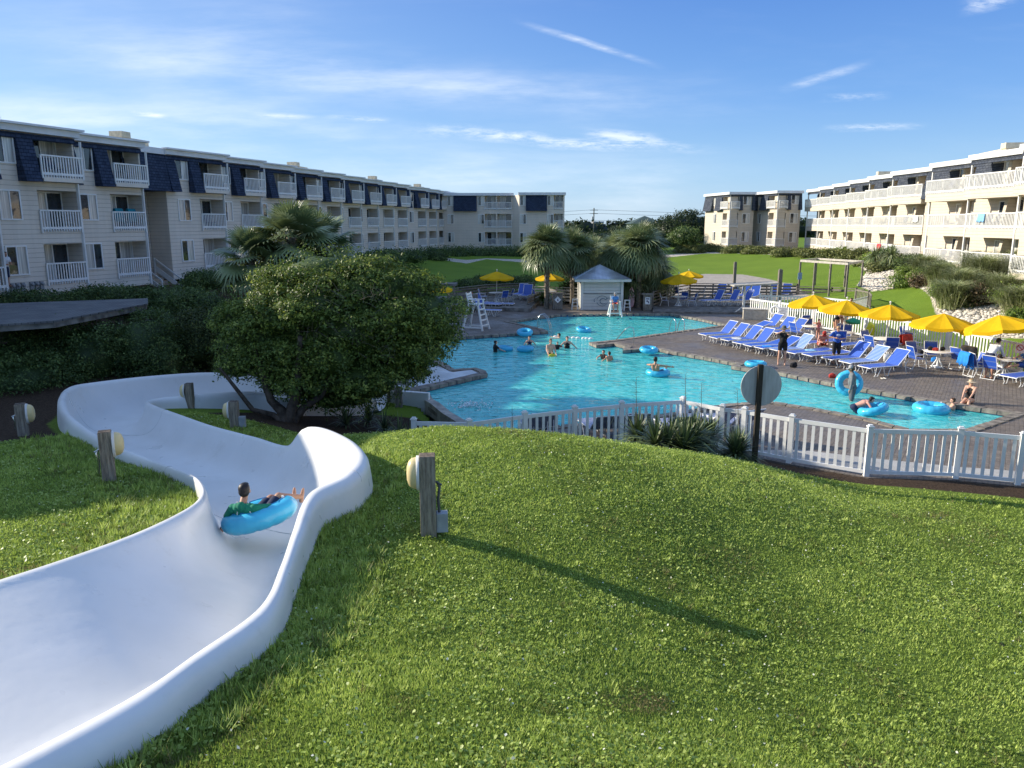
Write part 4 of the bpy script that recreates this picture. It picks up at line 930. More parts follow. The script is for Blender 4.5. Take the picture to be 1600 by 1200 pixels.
def stops(*a): return list(zip((0.0, 1.0, .35, .7) if len(a) == 4 else (0.0, 1.0, .5), a))
LF_TREE = leaf_ramp('leaf_tree', [(0,(.055,.09,.018)),(1,(.40,.44,.10)),(.5,(.13,.19,.035)),(.8,(.25,.31,.055))])
LF_HEDGE = leaf_ramp('leaf_hedge', [(0,(.042,.075,.02)),(1,(.22,.29,.08)),(.6,(.095,.15,.04))])
LF_BUSH = leaf_ramp('leaf_bush', [(0,(.06,.08,.02)),(1,(.32,.33,.11)),(.6,(.17,.19,.055))])
LF_JUN = leaf_ramp('leaf_juniper', [(0,(.07,.11,.015)),(1,(.33,.42,.07)),(.6,(.17,.25,.04))])
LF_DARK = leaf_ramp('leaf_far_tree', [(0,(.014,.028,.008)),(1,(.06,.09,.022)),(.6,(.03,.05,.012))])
LF_PALM = leaf_ramp('palm_leaf', [(0,(.07,.105,.04)),(1,(.50,.53,.30)),(.6,(.22,.27,.115))], rough=.38, trans=.22, spec=.5)
LF_DEAD = leaf_ramp('dead_leaf', [(0,(.12,.085,.045)),(1,(.32,.25,.15)),(.6,(.2,.15,.09))], trans=.1)
LF_BROWN = leaf_ramp('twiggy_brown', [(0,(.06,.04,.02)),(1,(.22,.15,.08)),(.6,(.13,.09,.05))], trans=.1)
LF_FOUNT = leaf_ramp('fountain_grass_blade', [(0,(.17,.21,.08)),(1,(.66,.66,.42)),(.6,(.42,.47,.22))], trans=.3)
LF_YUC = leaf_ramp('yucca_leaf', [(0,(.03,.05,.02)),(1,(.24,.30,.12)),(.6,(.09,.13,.05))], trans=.05, spec=.5)
LF_GRASS = leaf_ramp('lawn_blade', [(0,(.30,.24,.11)),(1,(.62,.70,.18)),(.28,(.17,.24,.040)),(.62,(.38,.50,.09))], rough=.55, trans=.42, spec=.3)
LF_CLOV = leaf_ramp('clover_leaf', [(0,(.13,.20,.02)),(1,(.50,.58,.16)),(.6,(.32,.43,.07))], rough=.45, trans=.35, spec=.4)
def rot_basis(nrm, rng):
    """random tangent frames around normals (N,3)"""
    a = rng.normal(size=nrm.shape); x = np.cross(nrm, a); x /= np.linalg.norm(x, axis=1, keepdims=True)+1e-9
    return x, np.cross(nrm, x)
def leaves(name, pts, nrm, size, mat_, parent, rng, aspect=.55, tint=None, jitter=.75, fold=.25):
    """one folded leaf (two triangles making a rhomb) at each point"""
    n = len(pts); nn = nrm + rng.normal(size=(n, 3))*jitter; nn /= np.linalg.norm(nn, axis=1, keepdims=True)+1e-9
    x, y = rot_basis(nn, rng); s = (size*rng.uniform(.6, 1.35, n))[:, None] if np.isscalar(size) else (size*rng.uniform(.6, 1.35, n))[:, None]
    v = np.stack([pts - x*s, pts + y*s*aspect + nn*s*fold, pts + x*s, pts - y*s*aspect + nn*s*fold], 1).reshape(-1, 3)
    f = np.arange(n*4).reshape(n, 4)
    f = np.stack([f[:, [0, 1, 2]], f[:, [0, 2, 3]]], 1).reshape(-1, 3)
    tn_ = rng.uniform(0, 1, n) if tint is None else np.clip(tint + rng.uniform(-.22, .22, n), 0, 1)
    return np_mesh(name, v, f, mat_, parent, attr=np.repeat(tn_, 2))
def crown_points(lobes, n, rng, shell=(.72, 1.06), clump=12, cr=.16, up=.25):
    """points in clumps over the outer shell of several ellipsoid lobes"""
    w = np.array([l[1][0]*l[1][1] + l[1][0]*l[1][2] + l[1][1]*l[1][2] for l in lobes]); w = w/w.sum(); k = n//clump
    li = rng.choice(len(lobes), k, p=w); C = np.array([l[0] for l in lobes])[li]; Rr = np.array([l[1] for l in lobes])[li]
    d = rng.normal(size=(k, 3)); d[:, 2] += up; d /= np.linalg.norm(d, axis=1, keepdims=True)
    r = rng.uniform(*shell, k)[:, None]; bump = 1 + .13*np.sin(d[:, :1]*7+li[:, None]*3)*np.sin(d[:, 1:2]*6+li[:, None])*1.2 + .08*np.sin(d[:, 2:]*11+li[:, None]*5)
    c = C + d*Rr*r*bump
    # drop clumps well inside another lobe
    ok = np.ones(k, bool)
    for j, l in enumerate(lobes):
        q = (c - np.array(l[0]))/np.array(l[1]); ok &= ~((np.linalg.norm(q, axis=1) < .62) & (li != j))
    c = c[ok]; d = d[ok]; ct = rng.uniform(0, 1, len(c))
    off = rng.normal(size=(len(c), clump, 3))*cr*np.array([1, 1, .6]); p = (c[:, None, :] + off).reshape(-1, 3); dn = np.repeat(d, clump, 0); return p, dn, np.repeat(ct, clump)
def sublobes(lobes, k, frac, seed, zmin=-.35, keep=True):
    rs = np.random.default_rng(seed); out = []
    for c, r in lobes:
        c = np.array(c, float); r = np.array(r, float)
        for i in range(k):
            for _ in range(20):
                q = rs.normal(size=3); q /= np.linalg.norm(q)
                if q[2] > zmin and q[1] < .55: break
            f = frac*rs.uniform(.7, 1.3); out.append((c + q*r*.80, (r*f)*np.array([1.15, 1.1, .75])))
    return out
def core(lobes, mat_, parent, scale=.62, name='inner_foliage'):
    """dense leafy heart of a crown so that it is not see-through"""
    vs = []; fs = []
    for (c, r) in lobes:
        mb = MB(); mb.ball(c, tuple(q*scale for q in r), 14, 9); b = len(vs)
        for v in mb.v:
            v = Vector(v); k = 1 + .12*math.sin(v.x*5+v.z*3)*math.sin(v.y*4.3+v.z*5.1); vs.append(Vector(c) + (v-Vector(c))*k)
        fs += [tuple(i+b for i in f) for f in mb.f if len(f) == 4]
    v = np.array([tuple(q) for q in vs]); f = np.array(fs); o = np_mesh(name, v, f, mat_, parent, smooth=False, attr=np.full(len(f), .12)); return o
# ---- the big round tree by the slide
rngt = np.random.default_rng(3)
tb = P(452, 660, .6)
tree = thing('broad_tree', 'broad dark round-crowned tree with several crooked stems between slide and pool', 'tree', (0, 0, 0))
TY = 22.2
def tp_(px, py, dy=0.0): return np.array(PD(px, py, TY+dy))
m_ = 1/54.0
tl = []
for (px, py, rx, rz, dy, ry) in ((440,470,75,52,.6,1.6),(510,425,85,36,.5,1.5),(590,455,80,50,.2,1.5),(655,490,62,50,0,1.3),(560,520,110,70,0,2.0),(440,540,78,60,-.2,1.6),(380,505,42,40,.3,1.0),(395,555,48,36,-.4,1.1),
                                 (650,545,62,48,-.2,1.3),(560,590,90,50,-.5,1.5),(480,590,70,38,-.6,1.4),(628,578,38,22,-.3,.8),(490,480,60,50,-.8,1.1),(610,500,50,40,-.9,1.0),(520,560,52,40,-1.3,.9),(430,500,40,30,-.9,.8),(690,520,30,28,.1,.7),(560,455,40,30,-.6,.8),(375,575,30,22,-.3,.6),(555,616,44,24,-.2,.8),(475,604,58,24,-.5,1.0),(520,622,46,22,-.4,.8)):
    tl.append((tp_(px, py, dy), (rx*m_, ry, rz*m_)))
sub = sublobes(tl, 9, .36, 4)
p, d, tn_ = crown_points(sub, 120000, rngt, clump=10, cr=.075, shell=(.80,1.08), up=.55)
pj, dj, tj = crown_points(tl, 26000, rngt, clump=10, cr=.12, shell=(.75,1.1))
p = np.concatenate([p, pj]); d = np.concatenate([d, dj]); tn_ = np.concatenate([tn_, tj*.5])
hz_ = np.clip((p[:, 2]-1.5)/3.5, 0, 1)
leaves('foliage', p, d + np.array([0,0,.6]), .043, LF_TREE, tree, rngt, tint=tn_*.8 + .12)
core(tl, LF_TREE, tree, .66)
# twiggy bare patch at the middle of the crown
mb = MB(); rr_ = random.Random(5)
for k in range(170):
    c = Vector(tp_(rr_.uniform(470, 620), rr_.uniform(455, 560), rr_.uniform(-1.9, -1.1))); dr = Vector((rr_.uniform(-1, 1), rr_.uniform(-.6, .2), rr_.uniform(.0, 1))).normalized()
    c2 = c + dr*rr_.uniform(.25, .5); mb.tube([c, c+dr*.2+Vector((rr_.uniform(-.05,.05),0,.03)), c2], [.006,.004,.002], 3, False)
mb.build('bare_twigs', mat('twig', (.20,.17,.13), .9), tree)
base = Vector((tb.x, tb.y, .45))
for tip, w_ in (((-.9,.2,2.2), .16), ((.5,-.2,2.6), .17), ((1.6,.1,2.3), .12), ((-1.7,-.3,1.75), .10)):
    mb = MB(); t_ = base + Vector(tip); mid = base.lerp(t_, .45) + Vector((tip[0]*.12, .05, -.15 if tip[0] > 0 else -.25)); mb.tube([base, base.lerp(mid, .5)+Vector((tip[0]*-.04, 0, .1)), mid, t_], [w_*1.1, w_*.9, w_*.7, w_*.4], 8); mb.build('trunk', bark, tree)
# ---- hedges and shrubs along the slide (left)
def shrub(name, label, cat, lobes, n, size, mt, group=None, trunk=True, seed=0, cr=.12, clump=12, shell=(.8, 1.05), coremat=None, cs=.72, parent_loc=None):
    rg = np.random.default_rng(seed+100); C = np.mean([l[0] for l in lobes], 0); zb = min(l[0][2]-l[1][2] for l in lobes)
    o = thing(name, label, cat, (C[0], C[1], zb), 0, group); org = np.array([C[0], C[1], zb])
    lo = [(np.array(l[0])-org, l[1]) for l in lobes]; p, d, tt = crown_points(lo + sublobes(lo, 7, .34, seed+5), n, rg, clump=clump, cr=cr, shell=shell)
    leaves('foliage', p, d+np.array([0,0,.3]), size, mt, o, rg, tint=tt*.8+.1); core(lo, coremat or mt, o, cs)
    if trunk:
        mb = MB(); mb.tube([(0,0,-.3),(0.03,0,.3),(0,.02,(lo[0][0][2]))], [.09,.07,.04], 6); mb.build('trunk', bark, o)
    return o
def LB(px, py, y, rx, rz, ry=None):
    """lobe from a pixel position, distance and pixel radii"""
    c = np.array(PD(px, py, y)); k = y/1180.0; return (c, (rx*k, ry or rx*k*.8, rz*k))
# bottom-left round masses, nearest
shrub('hedge_shrub', 'dark rounded hedge shrub at the left edge behind the small lamp post', 'shrub', [LB(40,600,23.0,75,60,1.6), LB(-20,590,23,60,70,1.5), LB(30,560,24,60,40,1.4)], 26000, .040, LF_HEDGE, 'hedge behind the slide', seed=1)
shrub('hedge_shrub', 'tall dense hedge shrub right behind the slide turn, second from the left', 'shrub', [LB(135,560,25.0,60,62,1.5), LB(110,600,24.2,40,50,1.2)], 18000, .040, LF_HEDGE, 'hedge behind the slide', seed=2)
shrub('hedge_shrub', 'wide dense hedge shrub behind the white slide bank, in the middle of the hedge', 'shrub', [LB(225,545,26.5,65,58,1.6), LB(190,565,26,40,50,1.3), LB(255,565,26.2,40,48,1.2)], 20000, .040, LF_HEDGE, 'hedge behind the slide', seed=3)
shrub('hedge_shrub', 'hedge shrub with sunlit pale top beside the yellow umbrellas', 'shrub', [LB(315,540,27.5,50,52,1.4), LB(325,510,28,38,26,1.1)], 16000, .040, leaf_ramp('leaf_hedge_pale', [(0,(.03,.05,.012)),(1,(.16,.18,.05)),(.6,(.06,.09,.02))]), 'hedge behind the slide', seed=4)
shrub('feathery_bush', 'small feathery yellow-green bush in front of the grey boardwalk roof', 'shrub', [LB(52,512,26,38,24,.8), LB(70,520,25.6,24,20,.6)], 12000, .028, leaf_ramp('leaf_feathery', [(0,(.035,.06,.01)),(1,(.15,.20,.035)),(.6,(.08,.12,.02))]), seed=5, cr=.09)
for i, (px, py, y, rx, rz) in enumerate(((60,470,36,70,14),(170,465,37,60,18),(260,470,38,60,22),(310,480,36,40,26),(330,440,44,40,16))):
    shrub('foundation_shrub', ['low dark shrub bed under the electric meters', 'low dark shrub at the foot of the near building', 'low dark shrubs left of the entry stairs', 'dark shrub between stairs and umbrellas', 'dark shrub right of the entry stairs'][i], 'shrub', [LB(px,py,y,rx,rz,1.4), LB(px-rx*.5,py+4,y-.6,rx*.6,rz*.9,1.0)], 8000, .055, LF_HEDGE, 'shrubs along the left building', seed=20+i, cr=.16)
for i in range(13):
    px = (600,635,672,705,735,765,795,825,850,400,455,505,555)[i]; y = (70,84,96,104,106,107,107,106,108,52,57,62,66)[i]; py = (404,402,400,398,399,398,399,398,400,432,424,418,412)[i]
    shrub('foundation_shrub', 'dark evergreen shrub ' + ('left of the lawn below the long building', 'third from the left under the long building', 'near the end of the long building', 'at the inner corner of the two buildings', 'under the left half of the far facing building', 'under the blue shingle panel', 'under the far balconies', 'below the gap in the far building', 'left of the palms under the far building', 'half hidden behind the fan palm', 'right behind the fan palm crown', 'above the big tree, far left', 'above the big tree, far right')[i], 'shrub', [LB(px,py,y,26,12,2.0), LB(px+12,py+2,y-1,18,9,1.5)], 3600, .10, LF_HEDGE, 'shrubs along the left building', seed=40+i, cr=.3, trunk=False)
# ---- fan palms
def fan_frond(rg, r=1.0, pet=.9, nl=26, droop=.35):
    """one costapalmate frond along +X: leaflet blades radiating from the petiole tip; returns verts, tri faces"""
    V = []; F = []
    def strip(pts, w):
        b = len(V)
        for i, (p_, ww) in enumerate(zip(pts, w)):
            t_ = pts[min(i+1, len(pts)-1)] - pts[max(i-1, 0)]; s_ = np.cross(t_, [0, 0, 1.0]); s_ = s_/(np.linalg.norm(s_)+1e-9)
            V.append(p_ + s_*ww); V.append(p_ - s_*ww)
        for i in range(len(pts)-1): F.append((b+2*i, b+2*i+1, b+2*i+3, b+2*i+2))
    strip([np.array([0,0,0.]), np.array([pet*.5,0,.05]), np.array([pet,0,.02])], [.022,.018,.014])
    for k in range(nl):
        a = (k/(nl-1)-.5)*R(250); ln = r*(.95-.25*abs(k/(nl-1)-.5)*2)*rg.uniform(.85, 1.1); dx, dy = math.cos(a), math.sin(a); o = np.array([pet + .06*dx, 0, 0.])
        dr = droop*rg.uniform(.7, 1.4); pts = [o, o + np.array([dx, dy, .16*(1-abs(a)/2.4)])*ln*.4, o + np.array([dx*.75, dy*.75, -.10*dr])*ln, o + np.array([dx*.98, dy*.98, -.62*dr])*ln]
        strip(pts, [.014, .046, .030, .005])
    return np.array(V), np.array(F)
def palm(name, label, loc, h, n, seed, r=1.0, lean=(0,0), group=None, skirt=8, trunk_r=.17, pet=.8, tr_mat=None, hang=1.0, crown_sq=1.0):
    rg = np.random.default_rng(seed); o = thing(name, label, 'palm tree', loc, 0, group)
    top = np.array([lean[0], lean[1], h]); V = []; F = []; T = []; VD = []; FD = []; TD = []
    base_fr = [fan_frond(rg, r, pet, 24, dr) for dr in (.08, .22, .5)]
    ga = 2.39996
    for k in range(n+skirt):
        dead = k >= n; f = k/max(1, n-1); az = k*ga + rg.uniform(-.2, .2)
        elv = R(82) - R(128)*(f**.85) if not dead else R(-60 - rg.uniform(0, 22))
        elv += R(rg.uniform(-8, 8)); v, fc = base_fr[min(2, int(f*3)) if not dead else 2]; sc = (.70+.38*min(1, f*1.6))*rg.uniform(.9, 1.1) if not dead else rg.uniform(.7, .95)
        v = v*sc; roll = rg.uniform(-.5, .5); cr_, sr_ = math.cos(roll), math.sin(roll); v = v @ np.array([[1,0,0],[0,cr_,sr_],[0,-sr_,cr_]])
        ce, se = math.cos(elv), math.sin(elv); v = np.stack([v[:,0]*ce - v[:,2]*se, v[:,1], v[:,0]*se + v[:,2]*ce], 1)
        # gravity bends the fan
        rad = np.hypot(v[:,0], v[:,1]); v[:,2] -= .045*hang*rad**2
        ca, sa = math.cos(az), math.sin(az); v = np.stack([v[:,0]*ca - v[:,1]*sa, v[:,0]*sa + v[:,1]*ca, v[:,2]*crown_sq], 1) + top + np.array([0,0,-.25*f if not dead else -.45])
        if dead: FD.append(fc + sum(len(q) for q in VD)); VD.append(v); TD.append(np.full(len(fc), rg.uniform(0, 1)))
        else: FF = fc + sum(len(q) for q in V); F.append(FF); V.append(v); T.append(np.full(len(fc), rg.uniform(.15, .95)*(1-.25*f)))
    np_mesh('fronds', np.concatenate(V), np.concatenate(F), LF_PALM, o, attr=np.concatenate(T))
    if VD: np_mesh('dead_fronds', np.concatenate(VD), np.concatenate(FD), LF_DEAD, o, attr=np.concatenate(TD))
    mb = MB(); K = 14; pts = [(lean[0]*(i/K)**1.5, lean[1]*(i/K)**1.5, -.3 + (h-.1+.3)*i/K) for i in range(K+1)]; mb.tube(pts, [trunk_r*(1.15-.25*i/K)*(1+.08*((i*7) % 3-1)) for i in range(K+1)], 10)
    for i in range(3, K*4):        # old leaf boots
        q = i/(K*4); z = -.3+(h+.2)*q; a = i*2.4; x, y = lean[0]*q**1.5, lean[1]*q**1.5; rr2 = trunk_r*(1.1-.2*q)
        if q < .35 and seed % 2: continue
        mb.bar((x+math.cos(a)*rr2*.8, y+math.sin(a)*rr2*.8, z), (x+math.cos(a)*(rr2+.09), y+math.sin(a)*(rr2+.09), z+.16), .07, .03)
    mb.build('trunk', tr_mat or mat('palm_trunk', (.20,.165,.125), .9, .35, 9, .01, 25), o); return o
def gp(px, py, y): """ground point under a pixel column at distance y"""; q = PD(px, py, y); return Vector((q.x, q.y, gz(q.x, q.y)))
def palm_at(label, px, crown_py, y, r, n, seed, **kw):
    c = PD(px, crown_py, y); g = gz(c.x, c.y); g = max(g, -.05); return palm('fan_palm', label, (c.x, c.y, g), c.z-g, n, seed, r=r, **kw)
palm_at('tall fan palm with rough booted trunk left of the kiosk, leftmost of the palm group', 855, 380, 55.5, 1.45, 92, 11, group='fan palms behind the kiosk', skirt=12, pet=.75, hang=1.3)
palm_at('fan palm with slim bare trunk just left of the kiosk roof', 895, 386, 57, 1.4, 80, 13, group='fan palms behind the kiosk', skirt=26, trunk_r=.14, pet=.75, hang=1.5)
palm_at('dark fan palm directly behind the kiosk roof', 928, 396, 60, 1.45, 72, 14, group='fan palms behind the kiosk', skirt=14, pet=.75, hang=1.5)
palm_at('broad fan palm right behind the kiosk, upper left of the right clump', 968, 388, 58, 1.45, 82, 15, group='fan palms behind the kiosk', skirt=8, pet=.8, hang=1.4)
palm_at('broad sunlit fan palm in the middle of the right clump', 1000, 380, 56.5, 1.6, 92, 16, group='fan palms behind the kiosk', skirt=16, pet=.85, hang=1.3)
palm_at('low fan palm at the right end of the palm group above the parasols', 1016, 414, 59, 1.5, 76, 17, group='fan palms behind the kiosk', skirt=16, pet=.85, hang=1.5)
palm_at('short fan palm crown low behind the kiosk, under the others', 980, 434, 57.5, 1.3, 56, 18, group='fan palms behind the kiosk', skirt=16, pet=.7, hang=1.5)
# the sprawling palm behind the big tree (two crowns)
palm_at('large fan palm with long drooping green fronds behind the big tree', 455, 366, 27.5, .88, 66, 21, group='fan palms behind the big tree', skirt=4, pet=.85, hang=.9)
palm_at('smaller fan palm with drooping crown at the left of the big tree', 392, 396, 27.0, .72, 40, 22, group='fan palms behind the big tree', skirt=8, pet=.7, hang=1.2)
palm_at('fan palm crown to the right behind the large fan palm', 498, 378, 29.0, .88, 50, 23, group='fan palms behind the big tree', skirt=2, pet=.8, hang=1.1)
# ---- rosettes: yuccas at the fence, cycads at the kiosk
def rosette(name, label, cat, loc, n, ln, w, mt, seed, group=None, stem=.3, up=(5, 85), droop=.25, heads=1):
    rg = np.random.default_rng(seed); o = thing(name, label, cat, loc, 0, group); V = []; F = []; T = []
    for hd in range(heads):
        hx, hy = (0, 0) if hd == 0 else (rg.uniform(-.5, .5), rg.uniform(-.25, .25)); hz = stem*rg.uniform(.7, 1.3) if hd else stem
        for k in range(n):
            az = k*2.4 + rg.uniform(-.3, .3); el = R(up[1] - (up[1]-up[0])*(k/n)**.8 + rg.uniform(-6, 6)); l = ln*rg.uniform(.75, 1.1); d = np.array([math.cos(az)*math.cos(el), math.sin(az)*math.cos(el), math.sin(el)])
            s_ = np.array([-math.sin(az), math.cos(az), 0.]); o0 = np.array([hx, hy, hz]); b = sum(len(q) for q in V); dz = np.array([0, 0, -droop*l*math.cos(el)])
            V.append(np.array([o0-s_*w*.4, o0+s_*w*.4, o0+d*l*.45-s_*w*.5, o0+d*l*.45+s_*w*.5, o0+d*l+dz-s_*.003, o0+d*l+dz+s_*.003]))
            F += [(b, b+1, b+3, b+2), (b+2, b+3, b+5, b+4)]; t_ = rg.uniform(0, 1); T += [t_, t_]
    np_mesh('leaves', np.concatenate(V), np.array(F), mt, o, attr=np.array(T)); mb = MB(); mb.tube([(0,0,-.25),(0,0,stem)], [.09,.07], 8); mb.build('stem', bark, o); return o
def yuc(label, px, py_, dist, n, ln, seed, stem, heads=1):
    c = PD(px, py_, dist); g = gz(c.x, c.y); return rosette('yucca', label, 'plant', (c.x, c.y, g), n, ln, .05, LF_YUC, seed, 'yuccas along the white fence', stem, up=(-18, 86), heads=heads)
yuc('spiky dark yucca farthest left against the white fence', 998, 665, 17.9, 110, .66, 31, .35, 2)
yuc('big many-headed yucca where the fence turns', 1085, 665, 17.6, 120, .78, 32, .35, 4)
yuc('spiky yucca just right of the biggest one, close to the fence', 1112, 650, 18.3, 100, .70, 33, .50, 3)
yuc('low wide yucca at the foot of the round sign', 1150, 695, 17.3, 140, .72, 34, .12, 2)
yuc('dark low yucca in front, between the left and the big yucca', 1045, 690, 17.1, 130, .85, 35, .15, 3)
# dry flower stalks
for i, (px, top, dist, bot) in enumerate(((994,590,17.9,640),(1071,585,17.7,645),(1096,598,18,640),(1152,610,17.6,690),(800,638,18.6,650))):
    q0, q1 = PD(px, bot, dist), PD(px, top, dist); g = gz(q0.x, q0.y); rr_ = random.Random(i); mb = MB(); mb.tube([(q0.x, q0.y, g), (q0.x+.01, q0.y, (g+q1.z)/2), (q1.x, q1.y, q1.z)], [.012,.009,.004], 5)
    for k in range(14):
        z = q1.z - k*.06; a = rr_.uniform(0, 6.3); mb.tube([(q1.x, q1.y, z), (q1.x+math.cos(a)*.09, q1.y+math.sin(a)*.09, z+.05)], .003, 3, False)
    o = mb.build('flower_stalk', mat('dry_stalk', (.13,.10,.07), .9)); tag(o, ('bare dry flower stalk above the leftmost yucca', 'bare dry flower stalk above the biggest yucca', 'thin dry stalk by the striped lounger backs', 'short dry stalk left of the round sign', 'thin dark stalk at the fence post on the hill crest')[i], 'plant stalk', 'dry flower stalks at the fence')
for i, (px, py, z_, n, ln, lab) in enumerate(((850,480,0,110,1.05,'dark bushy cycad left of the wooden bin enclosure'),(873,478,0,70,.9,'cycad squeezed behind the wooden bin enclosure'),(1505-115,425,0,80,1.5,'pale arching pindo palm on the white rocks'),(1365,430,0,60,1.4,'pindo palm left of the other on the rocky bank'))):
    if i < 2: c = P(px, py, 0) + Vector((0, 1.5, 0)); rosette('cycad', lab, 'plant', (c.x, c.y, 0), n, ln, .10, LF_HEDGE, 50+i, 'cycads beside the kiosk', .3, up=(5, 75), droop=.35)
    else:
        c = PD(px, py, 66+4*(i-2)); g = gz(c.x, c.y); rosette('pindo_palm', lab, 'palm tree', (c.x, c.y, g), n*2, ln, .13, LF_PALM, 50+i, 'pindo palms on the rocks', .9, up=(-15, 80), droop=.55)
# dark bed below the tree by the outlet: strappy plants
for i, (px, py, d_) in enumerate(((600,640,21.5),(622,648,20.8),(575,640,22.5),(640,650,20.3),(540,640,21.5))):
    c = PD(px, py, d_); rosette('strap_leaf_plant', ('strappy dark plant under the tree left of the outlet', 'strappy dark plant nearest the outlet wall', 'strappy plant deepest under the tree', 'strappy plant at the left end of the fence', 'strappy plant beside the tree stems')[i], 'plant', (c.x, c.y, gz(c.x, c.y)), 60, .75, .04, LF_YUC, 60+i, 'strappy plants under the tree', .05, up=(10, 85), droop=.4)
# ---- right-hand rocky bank: fountain grasses, junipers, brown bushes
def fountain(label, px, py, y, n, ln, seed, w=.03):
    rg = np.random.default_rng(seed); c = PD(px, py, y); g = gz(c.x, c.y); o = thing('fountain_grass', label, 'ornamental grass', (c.x, c.y, g), 0, 'fountain grasses on the rocky bank')
    az = rg.uniform(0, 6.283, n); el = np.radians(rg.uniform(38, 88, n)); l = ln*rg.uniform(.7, 1.1, n); bx = rg.normal(size=(n, 2))*.22*ln*.5; h = np.stack([np.cos(az), np.sin(az)], 1)
    s_ = np.stack([-np.sin(az), np.cos(az), np.zeros(n)], 1)*w/2; p0 = np.concatenate([bx, np.zeros((n, 1))], 1); ce, se = np.cos(el), np.sin(el)
    p1 = p0 + np.stack([h[:,0]*ce*l*.5, h[:,1]*ce*l*.5, se*l*.62], 1); p2 = p1 + np.stack([h[:,0]*l*.42, h[:,1]*l*.42, -.02*l + (se-.6)*l*.35], 1)
    V = np.stack([p0-s_, p0+s_, p1-s_, p1+s_, p2-s_*.2, p2+s_*.2], 1).reshape(-1, 3); b = np.arange(n)[:, None]*6; F = np.concatenate([b+np.array([[0,1,3,2]]), b+np.array([[2,3,5,4]])]); t_ = rg.uniform(0, 1, n)
    np_mesh('blades', V, F, LF_FOUNT, o, attr=np.concatenate([t_, t_])); return o
fg = [(1468,440,52,'uppermost fountain grass under the first stilt'),(1500,452,49,'large fountain grass left of the brown bush'),(1535,440,51,'fountain grass below the middle balcony'),(1560,462,46,'fountain grass to the right above the rocks'),(1590,478,43,'fountain grass at the right frame edge'),
      (1520,428,55,'fountain grass close to the building wall'),(1575,432,52,'fountain grass in the upper right corner of the bank'),(1445,425,58,'fountain grass at the left of the stilts'),(1600,445,48,'tall fountain grass cut by the frame edge'),(1485,465,47,'fountain grass above the bright juniper')]
for i, (px, py, y, lab) in enumerate(fg): fountain(lab, px, py+16, y, 1500, 2.3, 70+i, .035)
jn = [(1420,448,56,34,11,LF_JUN,'low juniper mat below the pindo palm'),(1455,432,57,26,14,LF_JUN,'yellow-green juniper under the stilts'),(1482,462,50,26,11,LF_JUN,'bright green low juniper in the middle of the bank'),(1505,476,47,30,12,LF_BUSH,'low olive shrub above the paved patch'),(1535,465,46.5,26,20,LF_BROWN,'brown twiggy bush in the middle of the bank'),
      (1448,452,54,22,12,LF_BROWN,'low reddish-brown shrub left of the bright juniper'),(1598,500,38,16,14,LF_JUN,'green shrub at the right frame edge'),(1375,432,66,20,9,LF_BUSH,'olive shrub left of the pindo palm'),(1330,412,80,26,10,LF_BUSH,'olive shrub right of the slatted arbor'),(1300,408,86,24,9,LF_BUSH,'grey-green shrub behind the arbor posts'),
      (1270,402,92,26,9,LF_BUSH,'shrub at the foot of the long cream building, far end'),(1230,400,96,24,10,LF_BUSH,'shrub in front of the far cornered building, right'),(1190,394,104,26,8,LF_BUSH,'shrub between the two cornered blocks'),(1150,392,108,26,8,LF_BUSH,'shrub at the stilts of the cornered building'),(1105,390,112,26,8,LF_BUSH,'wide shrub left of the cornered building'),(1078,392,110,20,8,LF_BUSH,'shrub beside the round bush')]
for i, (px, py, y, rx, rz, mt, lab) in enumerate(jn):
    c = np.array(PD(px, py, y)); k = y/1180.; c[2] = max(c[2], gz(c[0], c[1])+rz*k*.3)
    shrub('ground_shrub', lab, 'shrub', [(c, (rx*k, rx*k*.7, rz*k)), (c+np.array([rx*k*.5,-.4,-.1]), (rx*k*.6, rx*k*.5, rz*k*.8))], 4200, .07 if y < 70 else .11, mt, 'shrubs on the rocky bank' if y < 90 else 'shrubs under the far buildings', seed=90+i, cr=.2, trunk=False)
fb = [(1345,402,80,30,12,LF_BUSH),(1375,412,72,26,14,LF_JUN),(1405,420,66,26,14,LF_BUSH),(1425,434,60,24,12,LF_JUN),(1310,398,88,24,10,LF_JUN),(1355,420,74,20,9,LF_BUSH),(1395,402,72,28,14,LF_HEDGE),(1430,412,64,26,14,LF_HEDGE),(1460,420,60,26,12,LF_HEDGE),(1545,452,49,34,14,LF_BUSH),(1590,462,45,34,16,LF_JUN),(1520,460,48,20,10,LF_JUN),(1500,436,54,30,12,LF_BUSH)]
for i, (px, py, y, rx, rz, mt) in enumerate(fb):
    c = np.array(PD(px, py, y)); k = y/1180.; c[2] = max(c[2], gz(c[0], c[1])+rz*k*.3)
    shrub('ground_shrub', ('olive shrub above the slatted arbor', 'green shrub between arbor and pindo palm', 'olive shrub behind the pindo palm', 'green shrub right of the pindo palm crown', 'green shrub at the far end of the rocky bank', 'small olive shrub on the white rocks by the arbor', 'dark shrub against the building behind the pindo palm', 'dark shrub at the building left of the stilts', 'dark shrub behind the leftmost stilt', 'olive shrub under the middle fountain grass', 'green shrub under the rightmost fountain grass', 'small green shrub on the upper edge of the rocks', 'olive shrub behind the large fountain grass')[i], 'shrub', [(c, (rx*k, rx*k*.7, rz*k)), (c+np.array([rx*k*.5,-.4,-.1]), (rx*k*.6, rx*k*.5, rz*k*.8))], 5000, .07 if y < 70 else .10, mt, 'shrubs on the rocky bank', seed=190+i, cr=.2, trunk=False)
